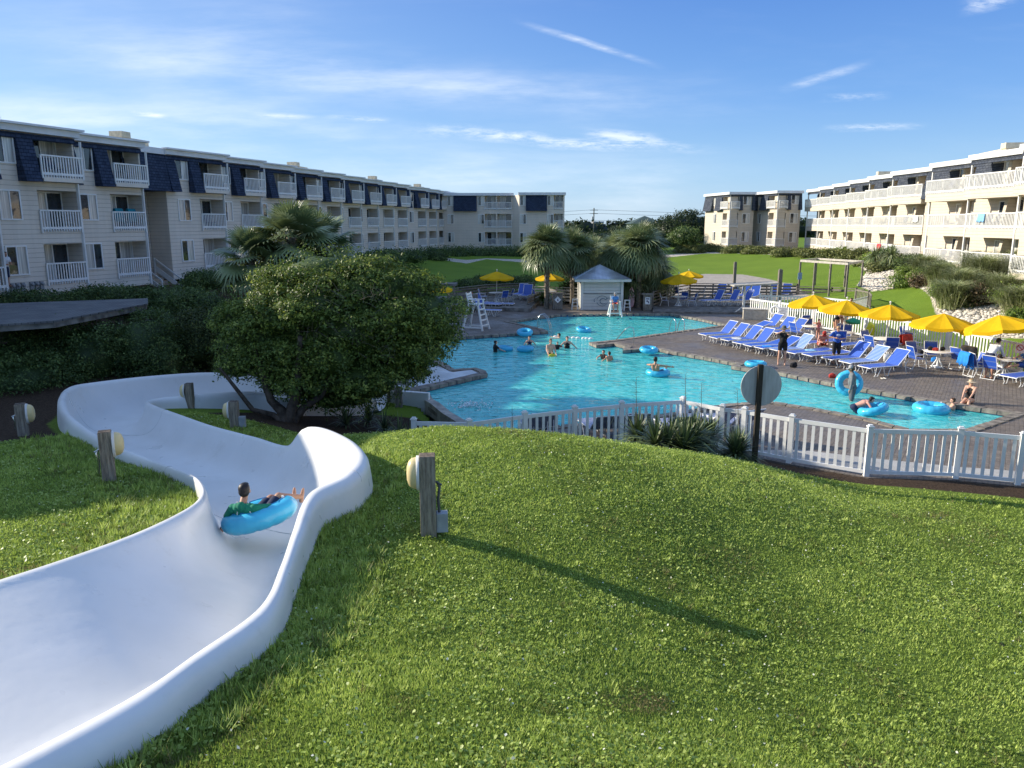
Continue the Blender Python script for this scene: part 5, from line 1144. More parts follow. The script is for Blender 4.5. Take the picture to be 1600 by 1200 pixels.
for i, (px, py, y, rx, rz) in enumerate(((900,458,60,26,30),(1005,455,60,30,32),(1030,450,63,24,26),(960,450,62,30,28))):
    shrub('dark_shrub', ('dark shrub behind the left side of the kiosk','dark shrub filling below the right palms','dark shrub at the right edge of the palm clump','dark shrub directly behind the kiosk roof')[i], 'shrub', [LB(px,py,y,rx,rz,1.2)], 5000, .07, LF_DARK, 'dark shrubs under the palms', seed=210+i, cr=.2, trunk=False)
rgf = np.random.default_rng(77); nb_ = 150; fl_ = []
for k in range(nb_):
    a = R(-40) + R(80)*k/nb_ + rgf.uniform(-.004,.004); dd_ = rgf.uniform(230, 300); fl_.append((np.array([math.sin(a)*dd_, math.cos(a)*dd_, 2.2+rgf.uniform(.5,1.5)]), (rgf.uniform(4,7), 4, rgf.uniform(2.0,4.2))))
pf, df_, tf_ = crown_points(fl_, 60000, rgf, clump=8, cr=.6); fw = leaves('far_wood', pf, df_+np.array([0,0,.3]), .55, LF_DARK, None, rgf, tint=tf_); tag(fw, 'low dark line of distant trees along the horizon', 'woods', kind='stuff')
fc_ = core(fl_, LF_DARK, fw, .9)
shrub('round_bush', 'clipped round dark bush left of the far cornered building', 'shrub', [LB(1070,372,112,20,17,2.5)], 4000, .13, LF_HEDGE, seed=120, cr=.3, trunk=False)
far_t = [(1040,362,128,18,20),(1058,355,135,22,20),(1080,352,140,20,22),(1015,366,140,22,16),(985,372,150,26,14),(945,372,160,30,10),(1100,356,150,24,16)]
for i, (px, py, y, rx, rz) in enumerate(far_t):
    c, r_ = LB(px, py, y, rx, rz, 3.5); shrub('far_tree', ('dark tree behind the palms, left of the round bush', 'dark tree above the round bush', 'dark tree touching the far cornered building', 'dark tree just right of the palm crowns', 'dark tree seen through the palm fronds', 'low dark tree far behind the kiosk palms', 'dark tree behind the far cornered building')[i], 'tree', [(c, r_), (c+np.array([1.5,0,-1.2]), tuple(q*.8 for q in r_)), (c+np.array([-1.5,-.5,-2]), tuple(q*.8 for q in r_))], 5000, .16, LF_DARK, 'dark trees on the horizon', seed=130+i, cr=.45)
# low hedge behind the back terrace
for i, (px, py, y) in enumerate(((755,441,66),(785,439,67),(815,441,67),(735,446,64))):
    shrub('terrace_hedge', ('clipped low hedge left of the small yellow umbrella pole','clipped low hedge right behind the small yellow umbrella','clipped low hedge left of the white benches','clipped low hedge at its left end')[i], 'shrub', [LB(px,py,y,22,8,1.2)], 3600, .07, LF_HEDGE, 'low hedge behind the terrace', seed=150+i, cr=.18, trunk=False)
# ---- white rocks of the bank: nobody could count them
rg = np.random.default_rng(9); nR = 15000
rx = rg.uniform(22, 42, nR*3); ry = rg.uniform(36, 98, nR*3); ok = inpoly(rx, ry, ROCK_A) & (polydist(rx, ry, ROCK_A) > .15); rx, ry = rx[ok][:nR], ry[ok][:nR]; rz_ = ground_h(rx, ry); n = len(rx)
cube = np.array([(-1,-1,-.6),(1,-1,-.6),(1,1,-.6),(-1,1,-.6),(-.6,-.7,.6),(.7,-.6,.5),(.6,.7,.6),(-.7,.6,.45)]); cf = np.array([(0,3,2,1),(4,5,6,7),(0,1,5,4),(1,2,6,5),(2,3,7,6),(3,0,4,7)])
s_ = rg.uniform(.05, .13, n); a = rg.uniform(0, 6.3, n); tl_ = rg.uniform(-.5, .5, (n, 3)); v = cube[None]*np.stack([s_*rg.uniform(.8,1.5,n), s_, s_*rg.uniform(.5,.9,n)], 1)[:, None, :]
v = v + np.roll(v, 1, axis=2)*tl_[:, None, :]*.5; ca, sa = np.cos(a)[:, None], np.sin(a)[:, None]; v = np.stack([v[:,:,0]*ca - v[:,:,1]*sa, v[:,:,0]*sa + v[:,:,1]*ca, v[:,:,2]], 2) + np.stack([rx, ry, rz_+.03], 1)[:, None, :]
rk = np_mesh('white_rocks', v.reshape(-1, 3), (np.arange(n)[:, None, None]*8 + cf[None]).reshape(-1, 4), mat('white_rock', (.74,.68,.58), .8, .2, 2, tint=True, col2=(.42,.37,.30)), attr=np.repeat(rg.uniform(0, 1, n), 6)); tag(rk, 'white and tan rocks covering the bank below the right building', 'rocks', kind='stuff')
# ---- lawn blades, clover, petals on the hill
rg = np.random.default_rng(21)
def scatter(n, x0, x1, y0, y1, power=2.0):
    """positions whose density falls with distance from the camera"""
    x = rg.uniform(x0, x1, n*6); y = rg.uniform(y0, y1, n*6); d = np.hypot(x, y)+.5; w = np.clip((4.5/d)**power, 0.0, 1); ok = rg.uniform(size=len(x)) < w
    x, y = x[ok], y[ok]; ang = np.abs(np.arctan2(x, y)) < R(37); vis = (y > 2.2) & ang; x, y = x[vis], y[vis]
    return x[:n], y[:n]
def noise2(x, y, s, ph=0.0):
    v = 0
    for k, (a, b) in enumerate(((1,.3),(-.6,1.1),(.8,-.9),(1.7,.9),(-1.3,2.1),(2.3,-1.2))): v = v + np.sin((a*x+b*y)*s+ph+k*1.7)/(1+.35*k)
    return v/3.2
HILL_F = [tuple(f + Vector((0, -.35))) for f in FENCE]
lawn_poly = [(-16, 2), (-16, 12.8), (-10.9,14.6),(-9.6,15.9),(-8.5,18.6),(-8.6,20.3),(-7.6,20.2),(-5.6,18.3),(-4.4,16.9),(-3.0,16.9)] + [(-1.9,17.7),(-.6,18.1),(1.2,18.2),(3.0,18.0),(4.8,17.7),(6.0,17.5),(7.4,17.3),(9.3,16.6),(12.4,15.75),(17,15.7),(17,2)]
x, y = scatter(640000, -14, 15, 2.2, 20, 1.55); ok = inpoly(x, y, lawn_poly); x, y = x[ok], y[ok]
ins, _ = slide_inside(x, y, .06); x, y = x[~ins], y[~ins]; z = ground_h(x, y); n = len(x); dist = np.hypot(x, y)
long_ = np.clip(noise2(x, y, 2.6) + .2, 0, 1)*.5 + .8; edge_ = np.zeros(n); sd, _b = slide_dist(x, y); edge_ = np.exp(-np.clip(sd-.1, 0, 3)/.28)
hgt_ = rg.uniform(.013, .030, n)*long_*(1+1.3*edge_)*(1+.035*dist); w_ = rg.uniform(.0028, .0048, n)*(1+.13*dist)
az = rg.uniform(0, 6.283, n); ln_ = rg.uniform(.1, .9, n)*hgt_; p0 = np.stack([x, y, z-.006], 1); s_ = np.stack([-np.sin(az)*w_, np.cos(az)*w_, 0*w_], 1); tip = p0 + np.stack([np.cos(az)*ln_, np.sin(az)*ln_, hgt_+.006], 1)
V = np.stack([p0-s_, p0+s_, tip], 1).reshape(-1, 3); F = np.arange(n*3).reshape(n, 3)
brown = np.clip(noise2(x, y, 1.3, 2.0)*noise2(x, y, 5.5, 1.0)*2.2 - .10, 0, 1)*np.clip(1.6-dist/8, 0, 1)
tn_ = np.clip(.56 + .26*noise2(x, y, .9) + .22*noise2(x, y, 3.7, .4) + rg.uniform(-.26, .26, n) - brown*.5, 0, 1)
# tufts of longer blades, denser against the slide's skirt
def tufts(n, x0, x1, y0, y1, pw, h0, h1, near=None, per=13):
    cx_, cy_ = scatter(n, x0, x1, y0, y1, pw); ok = inpoly(cx_, cy_, lawn_poly); cx_, cy_ = cx_[ok], cy_[ok]; i_, _ = slide_inside(cx_, cy_, .12); cx_, cy_ = cx_[~i_], cy_[~i_]
    sd_, _b = slide_dist(cx_, cy_); k_ = (sd_ < near) if near else (rg.uniform(size=len(cx_)) < np.clip(.5+.9*noise2(cx_, cy_, 1.9, 4.), .05, 1)); cx_, cy_ = cx_[k_], cy_[k_]; m = len(cx_)
    if m == 0: return
    ds = np.hypot(cx_, cy_); sc_ = rg.uniform(h0, h1, m)*(1+.02*ds); bx_ = np.repeat(cx_, per) + rg.normal(size=m*per)*.022; by_ = np.repeat(cy_, per) + rg.normal(size=m*per)*.022; bz_ = np.repeat(ground_h(cx_, cy_), per); hh_ = np.repeat(sc_, per)*rg.uniform(.55, 1.1, m*per); a_ = rg.uniform(0, 6.283, m*per)
    ww = rg.uniform(.003, .0055, m*per)*(1+.10*np.repeat(ds, per)); b0 = np.stack([bx_, by_, bz_-.005], 1); s2_ = np.stack([-np.sin(a_)*ww, np.cos(a_)*ww, 0*ww], 1); ln2 = hh_*rg.uniform(.2, .95, m*per); tp2 = b0 + np.stack([np.cos(a_)*ln2, np.sin(a_)*ln2, hh_], 1)
    tt = np.clip(np.repeat(rg.uniform(.12, .98, m), per) + rg.uniform(-.12, .12, m*per), 0, 1); return np.stack([b0-s2_, b0+s2_, tp2], 1).reshape(-1, 3), tt
for q_ in (tufts(5200, -14, 15, 2.2, 19, 1.4, .035, .075), tufts(9000, -13, 0, 2.2, 18, 1.0, .06, .13, near=.38)):
    if q_: V = np.concatenate([V, q_[0]]); tn_ = np.concatenate([tn_, q_[1]])
F = np.arange(len(V)).reshape(-1, 3)
gr = np_mesh('lawn_grass', V, F, LF_GRASS, attr=tn_); tag(gr, 'short sunlit green grass growing over the rounded hill', 'grass', kind='stuff')
# clover and pennywort leaves
x, y = scatter(100000, -14, 15, 2.2, 19.5, 1.1); ok = inpoly(x, y, lawn_poly); x, y = x[ok], y[ok]; ins, _ = slide_inside(x, y, .08); x, y = x[~ins], y[~ins]
dn = noise2(x, y, 1.7, 5.0) + .6*noise2(x, y, 6.0, 1.2) + .5*np.clip((y-5)/10, 0, 1); sd, _b = slide_dist(x, y); keep = rg.uniform(size=len(x)) < np.clip(.36+.60*dn + np.exp(-np.clip(sd, 0, 3)/.35)*.8, .05, 1); x, y, sd = x[keep], y[keep], sd[keep]; n = len(x); z = ground_h(x, y); dist = np.hypot(x, y)
r_ = rg.uniform(.007, .014, n)*(1+.035*dist)*(1+.45*np.exp(-np.clip(sd, 0, 3)/.3)); hz = rg.uniform(.015, .04, n)*(1+.03*dist)
nn = np.stack([rg.normal(size=n)*.45, rg.normal(size=n)*.45, np.ones(n)], 1); nn /= np.linalg.norm(nn, axis=1, keepdims=True); xx, yy_ = rot_basis(nn, rg); c = np.stack([x, y, z+hz], 1)
ang = np.linspace(0, 2*math.pi, 7)[:-1]; V = (c[:, None, :] + (xx[:, None, :]*np.cos(ang)[None, :, None] + yy_[:, None, :]*np.sin(ang)[None, :, None])*r_[:, None, None]*np.where(np.arange(6) == 0, .55, 1)[None, :, None]).reshape(-1, 3)
cl = np_mesh('clover', V, np.arange(n*6).reshape(n, 6), LF_CLOV, attr=np.clip(.5+.25*noise2(x, y, 4, 2)+rg.uniform(-.4, .5, n), 0, 1)); tag(cl, 'round clover leaves scattered through the hill grass', 'clover', kind='stuff')
x, y = scatter(2600, -14, 14, 2.6, 19, .9); ok = inpoly(x, y, lawn_poly); x, y = x[ok], y[ok]; ins, _ = slide_inside(x, y, .15); x, y = x[~ins], y[~ins]; ok = rg.uniform(size=len(x)) < np.clip(.55+.7*noise2(x, y, 1.1, 3), .05, 1); x, y = x[ok], y[ok]; z = ground_h(x, y); n = len(x)
pts = np.stack([x, y, z+.045+.002*np.hypot(x, y)], 1); fl = leaves('white_petals', pts, np.tile([[0,0,1.]], (n, 1)), .0125, leaf_ramp('white_petal', [(0,(.55,.58,.42)),(1,(.85,.84,.74)),(.5,(.74,.74,.62))], trans=.25), None, rg, aspect=.8, jitter=.9); tag(fl, 'tiny white clover flowers dotted over the hill', 'flowers', kind='stuff')
# taller weeds along the slide's edge
wp = [(176,1196,.25),(222,1188,.22),(250,1160,.14),(330,1090,.10),(350,1078,.12),(388,1035,.10),(410,1008,.09),(432,988,.08),(452,968,.12),(480,930,.1),(1560,1000,.08),(640,735,.09),(648,722,.08),(670,700,.05),(240,775,.10),(1340,995,.07)]
for i, (px, py, hh) in enumerate(wp):
    q = P(px, py, 2.45 if py > 1000 else 2.2 if py > 900 else 2.0)
    if px > 1300: q = P(px, py, 1.0)
    g = gz(q.x, q.y); rosette('tall_weed', 'broad-bladed weed ' + ('at the very bottom edge beside the slide','at the bottom beside the slide, second up','a little up the slide edge from the bottom','against the slide skirt, lower left','against the slide skirt above another','by the slide skirt below the bend','by the slide skirt at the bend','just above the slide bend','sunlit at the slide edge above the bend','in the shade of the slide skirt','pale, alone on the hill at far right','beside the slide curve shadow, reddish','next to the slide curve, taller','on the crest above the lamp post','right of the near-left lamp post','pale, on the lower right of the hill')[i], 'weed', (q.x, q.y, g), 9, hh*1.6, .018, LF_CLOV, 170+i, 'weeds in the lawn', .0, up=(25, 85), droop=.3)
print('green ok')
# ================================================================ furniture and fixtures
def strap_mat(name, base, gap, period=.062, frac=.80):
    m = bpy.data.materials.new(name); m.use_nodes = True; t, b = nodes_of(m); tcn = t.nodes.new('ShaderNodeTexCoord'); sp = t.nodes.new('ShaderNodeSeparateXYZ'); L(t, tcn.outputs['Object'], sp.inputs[0])
    f = M2(t, 'FRACT', M2(t, 'DIVIDE', M2(t, 'ADD', sp.outputs[1], M2(t, 'MULTIPLY', sp.outputs[2], .62)), period)); mx_ = t.nodes.new('ShaderNodeMix'); mx_.data_type = 'RGBA'; L(t, M2(t, 'GREATER_THAN', f, frac), mx_.inputs[0])
    mx_.inputs[6].default_value = (*base, 1); mx_.inputs[7].default_value = (*gap, 1); L(t, mx_.outputs[2], b.inputs['Base Color']); b.inputs['Roughness'].default_value = .42; return m
blue_strap = strap_mat('blue_strap', (.018,.085,.46), (.10,.17,.45)); blue_strap2 = strap_mat('navy_white_strap', (.02,.045,.22), (.62,.64,.66), .085, .62); blue_pale = strap_mat('faded_blue_strap', (.03,.13,.52), (.42,.52,.68), .07, .60)
def lounger(name, back_deg, strap=blue_strap):
    o = thing(name, 'x', 'sun lounger'); W_ = .31; H = .36; a = R(back_deg); B0 = 1.28; Bl = .72
    hb = Vector((0, B0+math.cos(a)*Bl, H+math.sin(a)*Bl)); fr = MB()
    for s in (-1, 1):
        fr.tube([(s*W_, .02, H-.03), (s*W_, .08, H), (s*W_, B0, H)], .017, 6); 
        fr.tube([(s*W_, B0-.02, H), (s*W_, hb.y, hb.z)], .016, 6)
    fr.tube([(-W_,.02,H-.03),(W_,.02,H-.03)], .017, 6); fr.tube([(-W_,hb.y,hb.z),(W_,hb.y,hb.z)], .016, 6); fr.tube([(-W_,B0,H-.01),(W_,B0,H-.01)], .015, 6)
    if back_deg > 12: 
        for s in (-1, 1): fr.tube([(s*W_*.9, B0+math.cos(a)*Bl*.55, H+math.sin(a)*Bl*.55), (s*W_*.9, B0+.42, .05)], .012, 5)
    fr.build('frame', white_metal, o)
    for y0, y1 in ((.18, .02), (.95, 1.12)):        # bent-tube leg loops, one pair per end
        for s in (-1, 1):
            l = MB(); d = 1 if y1 > y0 else -1; l.tube([(s*W_, y0, H-.01), (s*(W_-.02), y0+.10*d*-1+.02, .10), (s*(W_-.03), y0+.06*-d, .02), (s*(W_-.03), y0+.22*-d, .02), (s*(W_-.01), y0+.34*-d, H-.01)], .015, 6); l.build('leg', white_metal, o)
    s_ = MB(); s_.box(-W_+.012, W_-.012, .06, B0-.01, H-.012, H+.004); s_.build('seat', strap, o)
    b_ = MB(); M_ = Matrix.Translation((0, B0, H)) @ Matrix.Rotation(a, 4, 'X'); b_.box(-W_+.012, W_-.012, .01, Bl-.01, -.012, .004, M_); b_.build('backrest', strap, o)
    return o
LG = {}
def place_lounger(kind, px, py, hd, label, group, strap=None, z=0.0, at=None, sc=1.12):
    key = (kind, strap.name if strap else '')
    q = Vector(at) if at else P(px, py, z); rz = math.atan2(-hd[0], hd[1]) + random.uniform(-.07, .07)
    if key not in LG: LG[key] = lounger('sun_lounger', kind, strap or blue_strap); o = LG[key]; o.location = q; o.rotation_euler = (0,0,rz); o.scale = (sc,sc,sc); tag(o, label, group=group)
    else: dup(LG[key], q, rz, label, group, sc)
HD = (.93, .36)
row = [(1096,534,48,'first sun lounger of the front row, nearest the pool ladder'),(1113,539,48,'second sun lounger of the front row from the ladder'),(1131,543,48,'third sun lounger of the front row from the ladder'),(1150,548,48,'fourth sun lounger from the ladder, left of the woman with a hat'),
       (1166,552,14,'sun lounger with lowered back just left of the standing woman'),(1184,556,30,'sun lounger partly hidden behind the legs of the standing woman'),(1206,559,48,'sun lounger with raised pale back right of the standing woman'),(1233,564,3,'flat sun lounger, left one of two in front of the man in red cap'),
       (1259,568,3,'flat sun lounger, right one of two, by the feet of the man in blue'),(1290,574,50,'sun lounger with steep back right of the man in the blue shirt'),(1318,580,44,'sun lounger with faded straps, second from the right end of the front row'),(1348,588,48,'sun lounger holding a white tote bag, right end of the front row')]
for i, (px, py, k, lab) in enumerate(row): place_lounger(k, px, py, HD, lab, 'sun loungers along the right pool edge', strap=blue_pale if i in (6, 10) else None)
for i, (px, py, k, lab) in enumerate(((1172,521,48,'sun lounger behind the front row, left of the other two raised backs'),(1190,526,48,'sun lounger behind the hat of the standing woman'),(1209,530,48,'sun lounger of the second row just right of the standing woman'),(1150,524,20,'low sun lounger in the second row above the third lounger'),(1256,548,3,'flat sun lounger under the seated man in red cap'),(1306,552,3,'flat sun lounger behind the man in blue'),(1345,550,3,'flat sun lounger behind the steep-backed one'),(1372,552,3,'flat sun lounger in front of the middle table'))):
    place_lounger(k, px, py, HD, lab, 'sun loungers of the second row')
place_lounger(30, 1572, 604, (.95,.30), 'sun lounger at the right frame edge under the seated person', 'sun loungers along the right pool edge')
for i, (px, py, hd, k, lab) in enumerate(((782,484,(-.95,.3),62,'sun lounger with upright back behind the white lifeguard chair'),(783,494,(-.95,.25),62,'sun lounger nearest the pool beside the lifeguard chair'),(803,483,(-.95,.3),3,'flat sun lounger right of the lifeguard chair'))): place_lounger(k, px, py, hd, lab, 'sun loungers on the left terrace')
for i, (px, py, lab) in enumerate(((806,468,'sun lounger facing the pool under the left yellow parasol'),(817,470,'rightmost sun lounger on the left wooden terrace'))): place_lounger(62, px, py, (.3,.95), lab, 'sun loungers on the left terrace', z=.25)
for i, (px, py, lab) in enumerate(((1096,478,'leftmost upright lounger on the right wooden terrace'),(1120,478,'second upright lounger on the right wooden terrace'),(1142,478,'third upright lounger on the right terrace, left of the wooden post'),(1120,467,'back-row lounger above the second one'),(1137,468,'back-row lounger above the third one'),(1158,470,'lounger behind the post of the small roof'),(1172,471,'lounger under the small roof, facing the pool'),(1204,466,'lounger behind the small roof, left of the tall pole'),(1224,467,'lounger right of the tall pole by the pergola'))):
    place_lounger(62, px, py, (.92,.38) if i < 3 else (.5,.86), lab, 'loungers on the right wooden terrace', z=.15)
for i, (x_, lab) in enumerate(((.35,'striped lounger behind the fence, leftmost'),(1.0,'striped lounger behind the fence, second from left'),(2.05,'striped lounger behind the fence near the middle post'),(2.75,'striped lounger behind the fence, fourth from left'),(3.65,'striped lounger behind the fence left of the yuccas'),(4.35,'striped lounger seen through the leftmost yucca'),(5.2,'striped lounger whose back rises above the fence by the big yucca'),(6.0,'striped lounger whose back shows left of the round sign'))):
    place_lounger(42, 0, 0, ((.12,-.99),(-.05,-1),(.2,-.98))[i % 3] if i < 6 else (.45,-.89), lab, 'striped loungers behind the front fence', strap=blue_strap2, at=(x_+(.1,-.05,.12)[i % 3], 22.3 + (.0,.25,-.1)[i % 3] if i < 6 else 22.6, 0), sc=1.0 if i < 6 else 1.12)
def chair_proto():
    o = thing('patio_chair', 'x', 'chair'); fr = MB(); w = .27
    for s in (-1, 1): fr.tube([(s*w,.27,.0),(s*w,.22,.40),(s*w,.24,.42),(s*w,-.22,.42)], .014, 6); fr.tube([(s*(w+.02),.10,.41),(s*(w+.02),.13,.62),(s*(w+.02),-.26,.64)], .014, 6); fr.tube([(s*w,-.36,0),(s*w,-.22,.42),(s*w,-.40,.95)], .014, 6)
    fr.tube([(-w,-.40,.95),(w,-.40,.95)], .014, 6); fr.tube([(-w,.24,.42),(w,.24,.42)], .014, 6); fr.tube([(-w,-.36,.02),(w,-.36,.02)], .013, 6); fr.tube([(-w,.27,.02),(w,.27,.02)], .013, 6)
    fr.build('frame', white_metal, o); s_ = MB(); s_.box(-w+.01, w-.01, -.2, .24, .415, .43); s_.build('seat', blue_strap, o)
    b_ = MB(); b_.box(-w+.01, w-.01, 0, .50, -.008, .008, Matrix.Translation((0,-.235,.45)) @ Matrix.Rotation(R(108), 4, 'X')); b_.build('backrest', blue_strap, o); return o
def table_proto():
    o = thing('patio_table', 'x', 'table'); t_ = MB(); t_.lathe([(.02,.715),(.56,.715),(.585,.70),(.585,.685),(.54,.68),(.02,.68)], 28); t_.build('tabletop', white_wood, o)
    for k in range(4):
        a = R(45+90*k); c, s = math.cos(a), math.sin(a); l = MB(); l.tube([(c*.06,s*.06,.68),(c*.07,s*.07,.35),(c*.30,s*.30,.02),(c*.38,s*.38,.02)], .022, 6); l.build('leg', white_metal, o)
    b = MB(); b.lathe([(.02,.0),(.22,.0),(.22,.05),(.05,.09),(.03,.35),(.02,.35)], 16); b.build('base', white_metal, o); return o
def parasol_proto():
    o = thing('parasol', 'x', 'parasol'); n = 8; Rr = 1.38; H0, H1 = 1.95, 2.42; vs = []; K = 6
    for i in range(K+1):
        f = i/K
        for k in range(n*4):
            a = 2*math.pi*k/(n*4); m = (k % 4)/4; sag = math.sin(math.pi*m)*.07*f; pr = math.cos(math.pi/n)/math.cos((a % (2*math.pi/n)) - math.pi/n)
            rr2 = Rr*f*(.10+.90*pr) if f > 0 else .02; vs.append((rr2*math.cos(a), rr2*math.sin(a), H1 - (H1-H0)*(f**1.12) - sag))
    for k in range(n*4):            # valance
        a = 2*math.pi*k/(n*4); m = (k % 4)/4; pr = math.cos(math.pi/n)/math.cos((a % (2*math.pi/n)) - math.pi/n); rr2 = Rr*(.10+.90*pr)*1.005; vs.append((rr2*math.cos(a), rr2*math.sin(a), H0 - math.sin(math.pi*m)*.07 - .13))
    s = n*4; fs = [(i*s+k, i*s+(k+1) % s, (i+1)*s+(k+1) % s, (i+1)*s+k) for i in range(K+1) for k in range(s)]; mb = MB(); mb.add(vs, fs, False); mb.build('canopy', yellow_canvas, o)
    p = MB(); p.tube([(0,0,0),(0,0,2.5)], .022, 8); p.lathe([(.02,0),(.24,.0),(.24,.06),(.05,.10),(.03,.3)], 14); p.build('pole', white_metal, o); f = MB(); f.ball((0,0,2.55), .05, 8, 6); f.build('finial', white_wood, o)
    for k in range(n): a = 2*math.pi*k/n; r_ = MB(); r_.tube([(0,0,2.36),(Rr*.97*math.cos(a), Rr*.97*math.sin(a), H0-.005)], .008, 4); r_.build('rib', white_metal, o)
    return o
CH, TB, PR_ = chair_proto(), table_proto(), parasol_proto(); first = {'c': True, 't': True, 'p': True}
def place(kind, proto, loc, rz, label, group, sc=1.0):
    if first[kind]: first[kind] = False; proto.location = loc; proto.rotation_euler = (0,0,rz); proto.scale = (sc,)*3; tag(proto, label, group=group); return proto
    return dup(proto, loc, rz, label, group, sc)
UMB = [(1275,456,40.6,0,1.0,'yellow parasol at the left end of the right-hand row'),(1322,464,38.2,0,1.04,'yellow parasol second from left in the right-hand row'),(1390,471,36.0,0,1.0,'yellow parasol in the middle of the right-hand row'),(1474.5,484,32.3,0,1.0,'yellow parasol second from the right in the right-hand row'),(1580,491,30.4,0,1.0,'large tilted yellow parasol at the right frame edge'),
       (775.5,421,58,.25,.9,'yellow parasol standing on the left wooden terrace'),(859,424,60,.15,.9,'yellow parasol behind the leftmost palm trunk'),(672,435,47,0,.85,'yellow parasol half hidden by the big tree, right side'),(1062,425,56.5,.1,1.0,'shaded yellow parasol nearer of the two right of the palms'),(1078,420.5,63,.1,.88,'sunlit yellow parasol behind the shaded one right of the palms'),
       (345,477,36,0,.92,'yellow parasol farther back left of the big tree'),(367,501,31,0,.85,'yellow parasol just behind the left edge of the big tree')]
TBL = []
for i, (px, py, y, z0, sc, lab) in enumerate(UMB):
    top = PD(px, py, y); h = (top.z - z0); s = h/2.58; o = place('p', PR_, (top.x, top.y, z0), R(11*i), lab, 'yellow parasols round the pool', s if abs(s-sc) < .25 else sc)
    if abs(s-sc) >= .25: print('parasol', i, s)
    o.rotation_euler = (R(random.uniform(-3,3)), R(random.uniform(-3,3)), R(11*i))
    if i == 4: o.rotation_euler = (R(-8), R(-5), .3); o.scale = (1.02,)*3
    TBL.append((top.x, top.y, z0))
cl = ['left-end table','second table','middle table','table right of the middle one','right-edge table','left terrace table','table behind the palm trunk','table beside the big tree','near table right of the palms','far table right of the palms','back table left of the big tree','table behind the left edge of the big tree']
clr = ['under the left-end parasol of the right row','under the second parasol of the right row','under the middle parasol of the right row','under the second parasol from the right','under the large right-edge parasol','under the left terrace parasol','under the parasol behind the palm','under the parasol beside the big tree','under the near parasol right of the palms','under the far parasol right of the palms','under the farther parasol left of the tree','under the parasol at the tree edge']
for i, (x, y, z) in enumerate(TBL):
    place('t', TB, (x, y, z), R(20*i), 'round white patio table ' + clr[i], 'round white patio tables')
    angs = {0:(200,320,80),1:(240,330,60),2:(215,260,20,110),3:(190,75,120),4:(185,215),5:(170,10,300),6:(200,340),7:(0,180),8:(180,350,60),9:(200,340),10:(200,340),11:(200,320)}[i]
    for j, a in enumerate(angs):
        rr2 = .92 if j % 2 else .98; c, s = math.cos(R(a)), math.sin(R(a)); side = ('left' if c < -.5 else 'right' if c > .5 else 'near' if s < 0 else 'far') + ('-far' if s > .5 and abs(c) > .3 else '-near' if s < -.5 and abs(c) > .3 else '')
        place('c', CH, (x+c*rr2, y+s*rr2, z), R(a+90+random.uniform(-15,15)), 'blue patio chair, ' + side + ' side of the ' + cl[i], 'blue patio chairs round the tables')
for (px, py, rz, lab) in ((1251,517,20,'lone blue patio chair against the white fence left of the seated family'),(1418,540,200,'blue patio chair pushed to the fence behind the red towel'),(1521,588,95,'blue patio chair draped with a bright blue towel'),(1500,577,-70,'patio chair covered with a grey striped towel')):
    place('c', CH, P(px, py, 0), R(rz), lab, 'blue patio chairs round the tables')
# ---- towels and bags
def blob(name, label, cat, loc, size, m, seed=0, sub=3, amp=.25, group=None, flat=.0):
    bm = bmesh.new(); bmesh.ops.create_icosphere(bm, subdivisions=sub, radius=1.0); rs = random.Random(seed); ph = [rs.uniform(0, 6) for _ in range(6)]
    for v in bm.verts:
        c = v.co; k = 1 + amp*(math.sin(c.x*4+ph[0])*math.sin(c.y*5+ph[1])*.5 + math.sin(c.z*6+ph[2]+c.x*3)*.3 + math.sin(c.y*9+ph[3])*.15); v.co = Vector((c.x*size[0]*k, c.y*size[1]*k, max(c.z, -.75)*size[2]*k + size[2]*.75))
    me = bpy.data.meshes.new(name); bm.to_mesh(me); bm.free(); me.polygons.foreach_set('use_smooth', [True]*len(me.polygons)); me.materials.append(m); o = bpy.data.objects.new(name, me); COL.objects.link(o); o.location = loc; tag(o, label, cat, group); return o
def drape(name, label, loc, rz, w, h, d, m, seed=0):
    """cloth hung over a chair back: front fall, top fold, rear fall"""
    rs = random.Random(seed); nx_, prof = 12, [(-.16,0),(-.14,.25*h),(-.12,.6*h),(-.09,.9*h),(-.04,h),(.02,h*.99),(.06,.8*h),(.07,.45*h),(.10,.2*h)]; vs = []
    for i in range(nx_+1):
        u = i/nx_-.5
        for (y, z) in prof: wv = math.sin(i*1.7+seed)*.03*(1-z/h); vs.append((u*w*(1+.1*(1-z/h)), y*d/.16+wv, z + (.05*math.sin(i*1.1+seed*2) if z < .3*h else 0)))
    n = len(prof); fs = [(i*n+k, (i+1)*n+k, (i+1)*n+k+1, i*n+k+1) for i in range(nx_) for k in range(n-1)]; mb = MB(); mb.add(vs, fs, True); o = mb.build(name, m); o.location = loc; o.rotation_euler = (0,0,rz)
    md = o.modifiers.new('thick', 'SOLIDIFY'); md.thickness = .012; tag(o, label, 'towel'); return o
m_cyan = mat('towel_bright_blue', (.02,.24,.72), .9); m_red = mat('cloth_red', (.52,.05,.035), .85, .2); m_green = mat('float_green', (.02,.35,.17), .4); m_yel = mat('float_yellow', (.75,.72,.03), .4); m_tote = mat('tote_canvas', (.72,.68,.58), .9, .2, 9); m_blk = mat('black_cloth', (.015,.015,.018), .85); m_gry = mat('grey_towel', (.33,.33,.34), .9, .3, 3); m_pale = mat('pale_blue_towel', (.25,.5,.75), .9)
q = P(1521,588,0); drape('beach_towel', 'bright blue towel hanging over the chair left of the man in white', (q.x-.42, q.y, .35), R(95), .62, .65, .2, m_cyan, 1)
q = P(1500,577,0); drape('beach_towel', 'grey towel draped over a chair right of the second table from the right', (q.x+.3, q.y, .38), R(-70), .62, .62, .2, m_gry, 2)
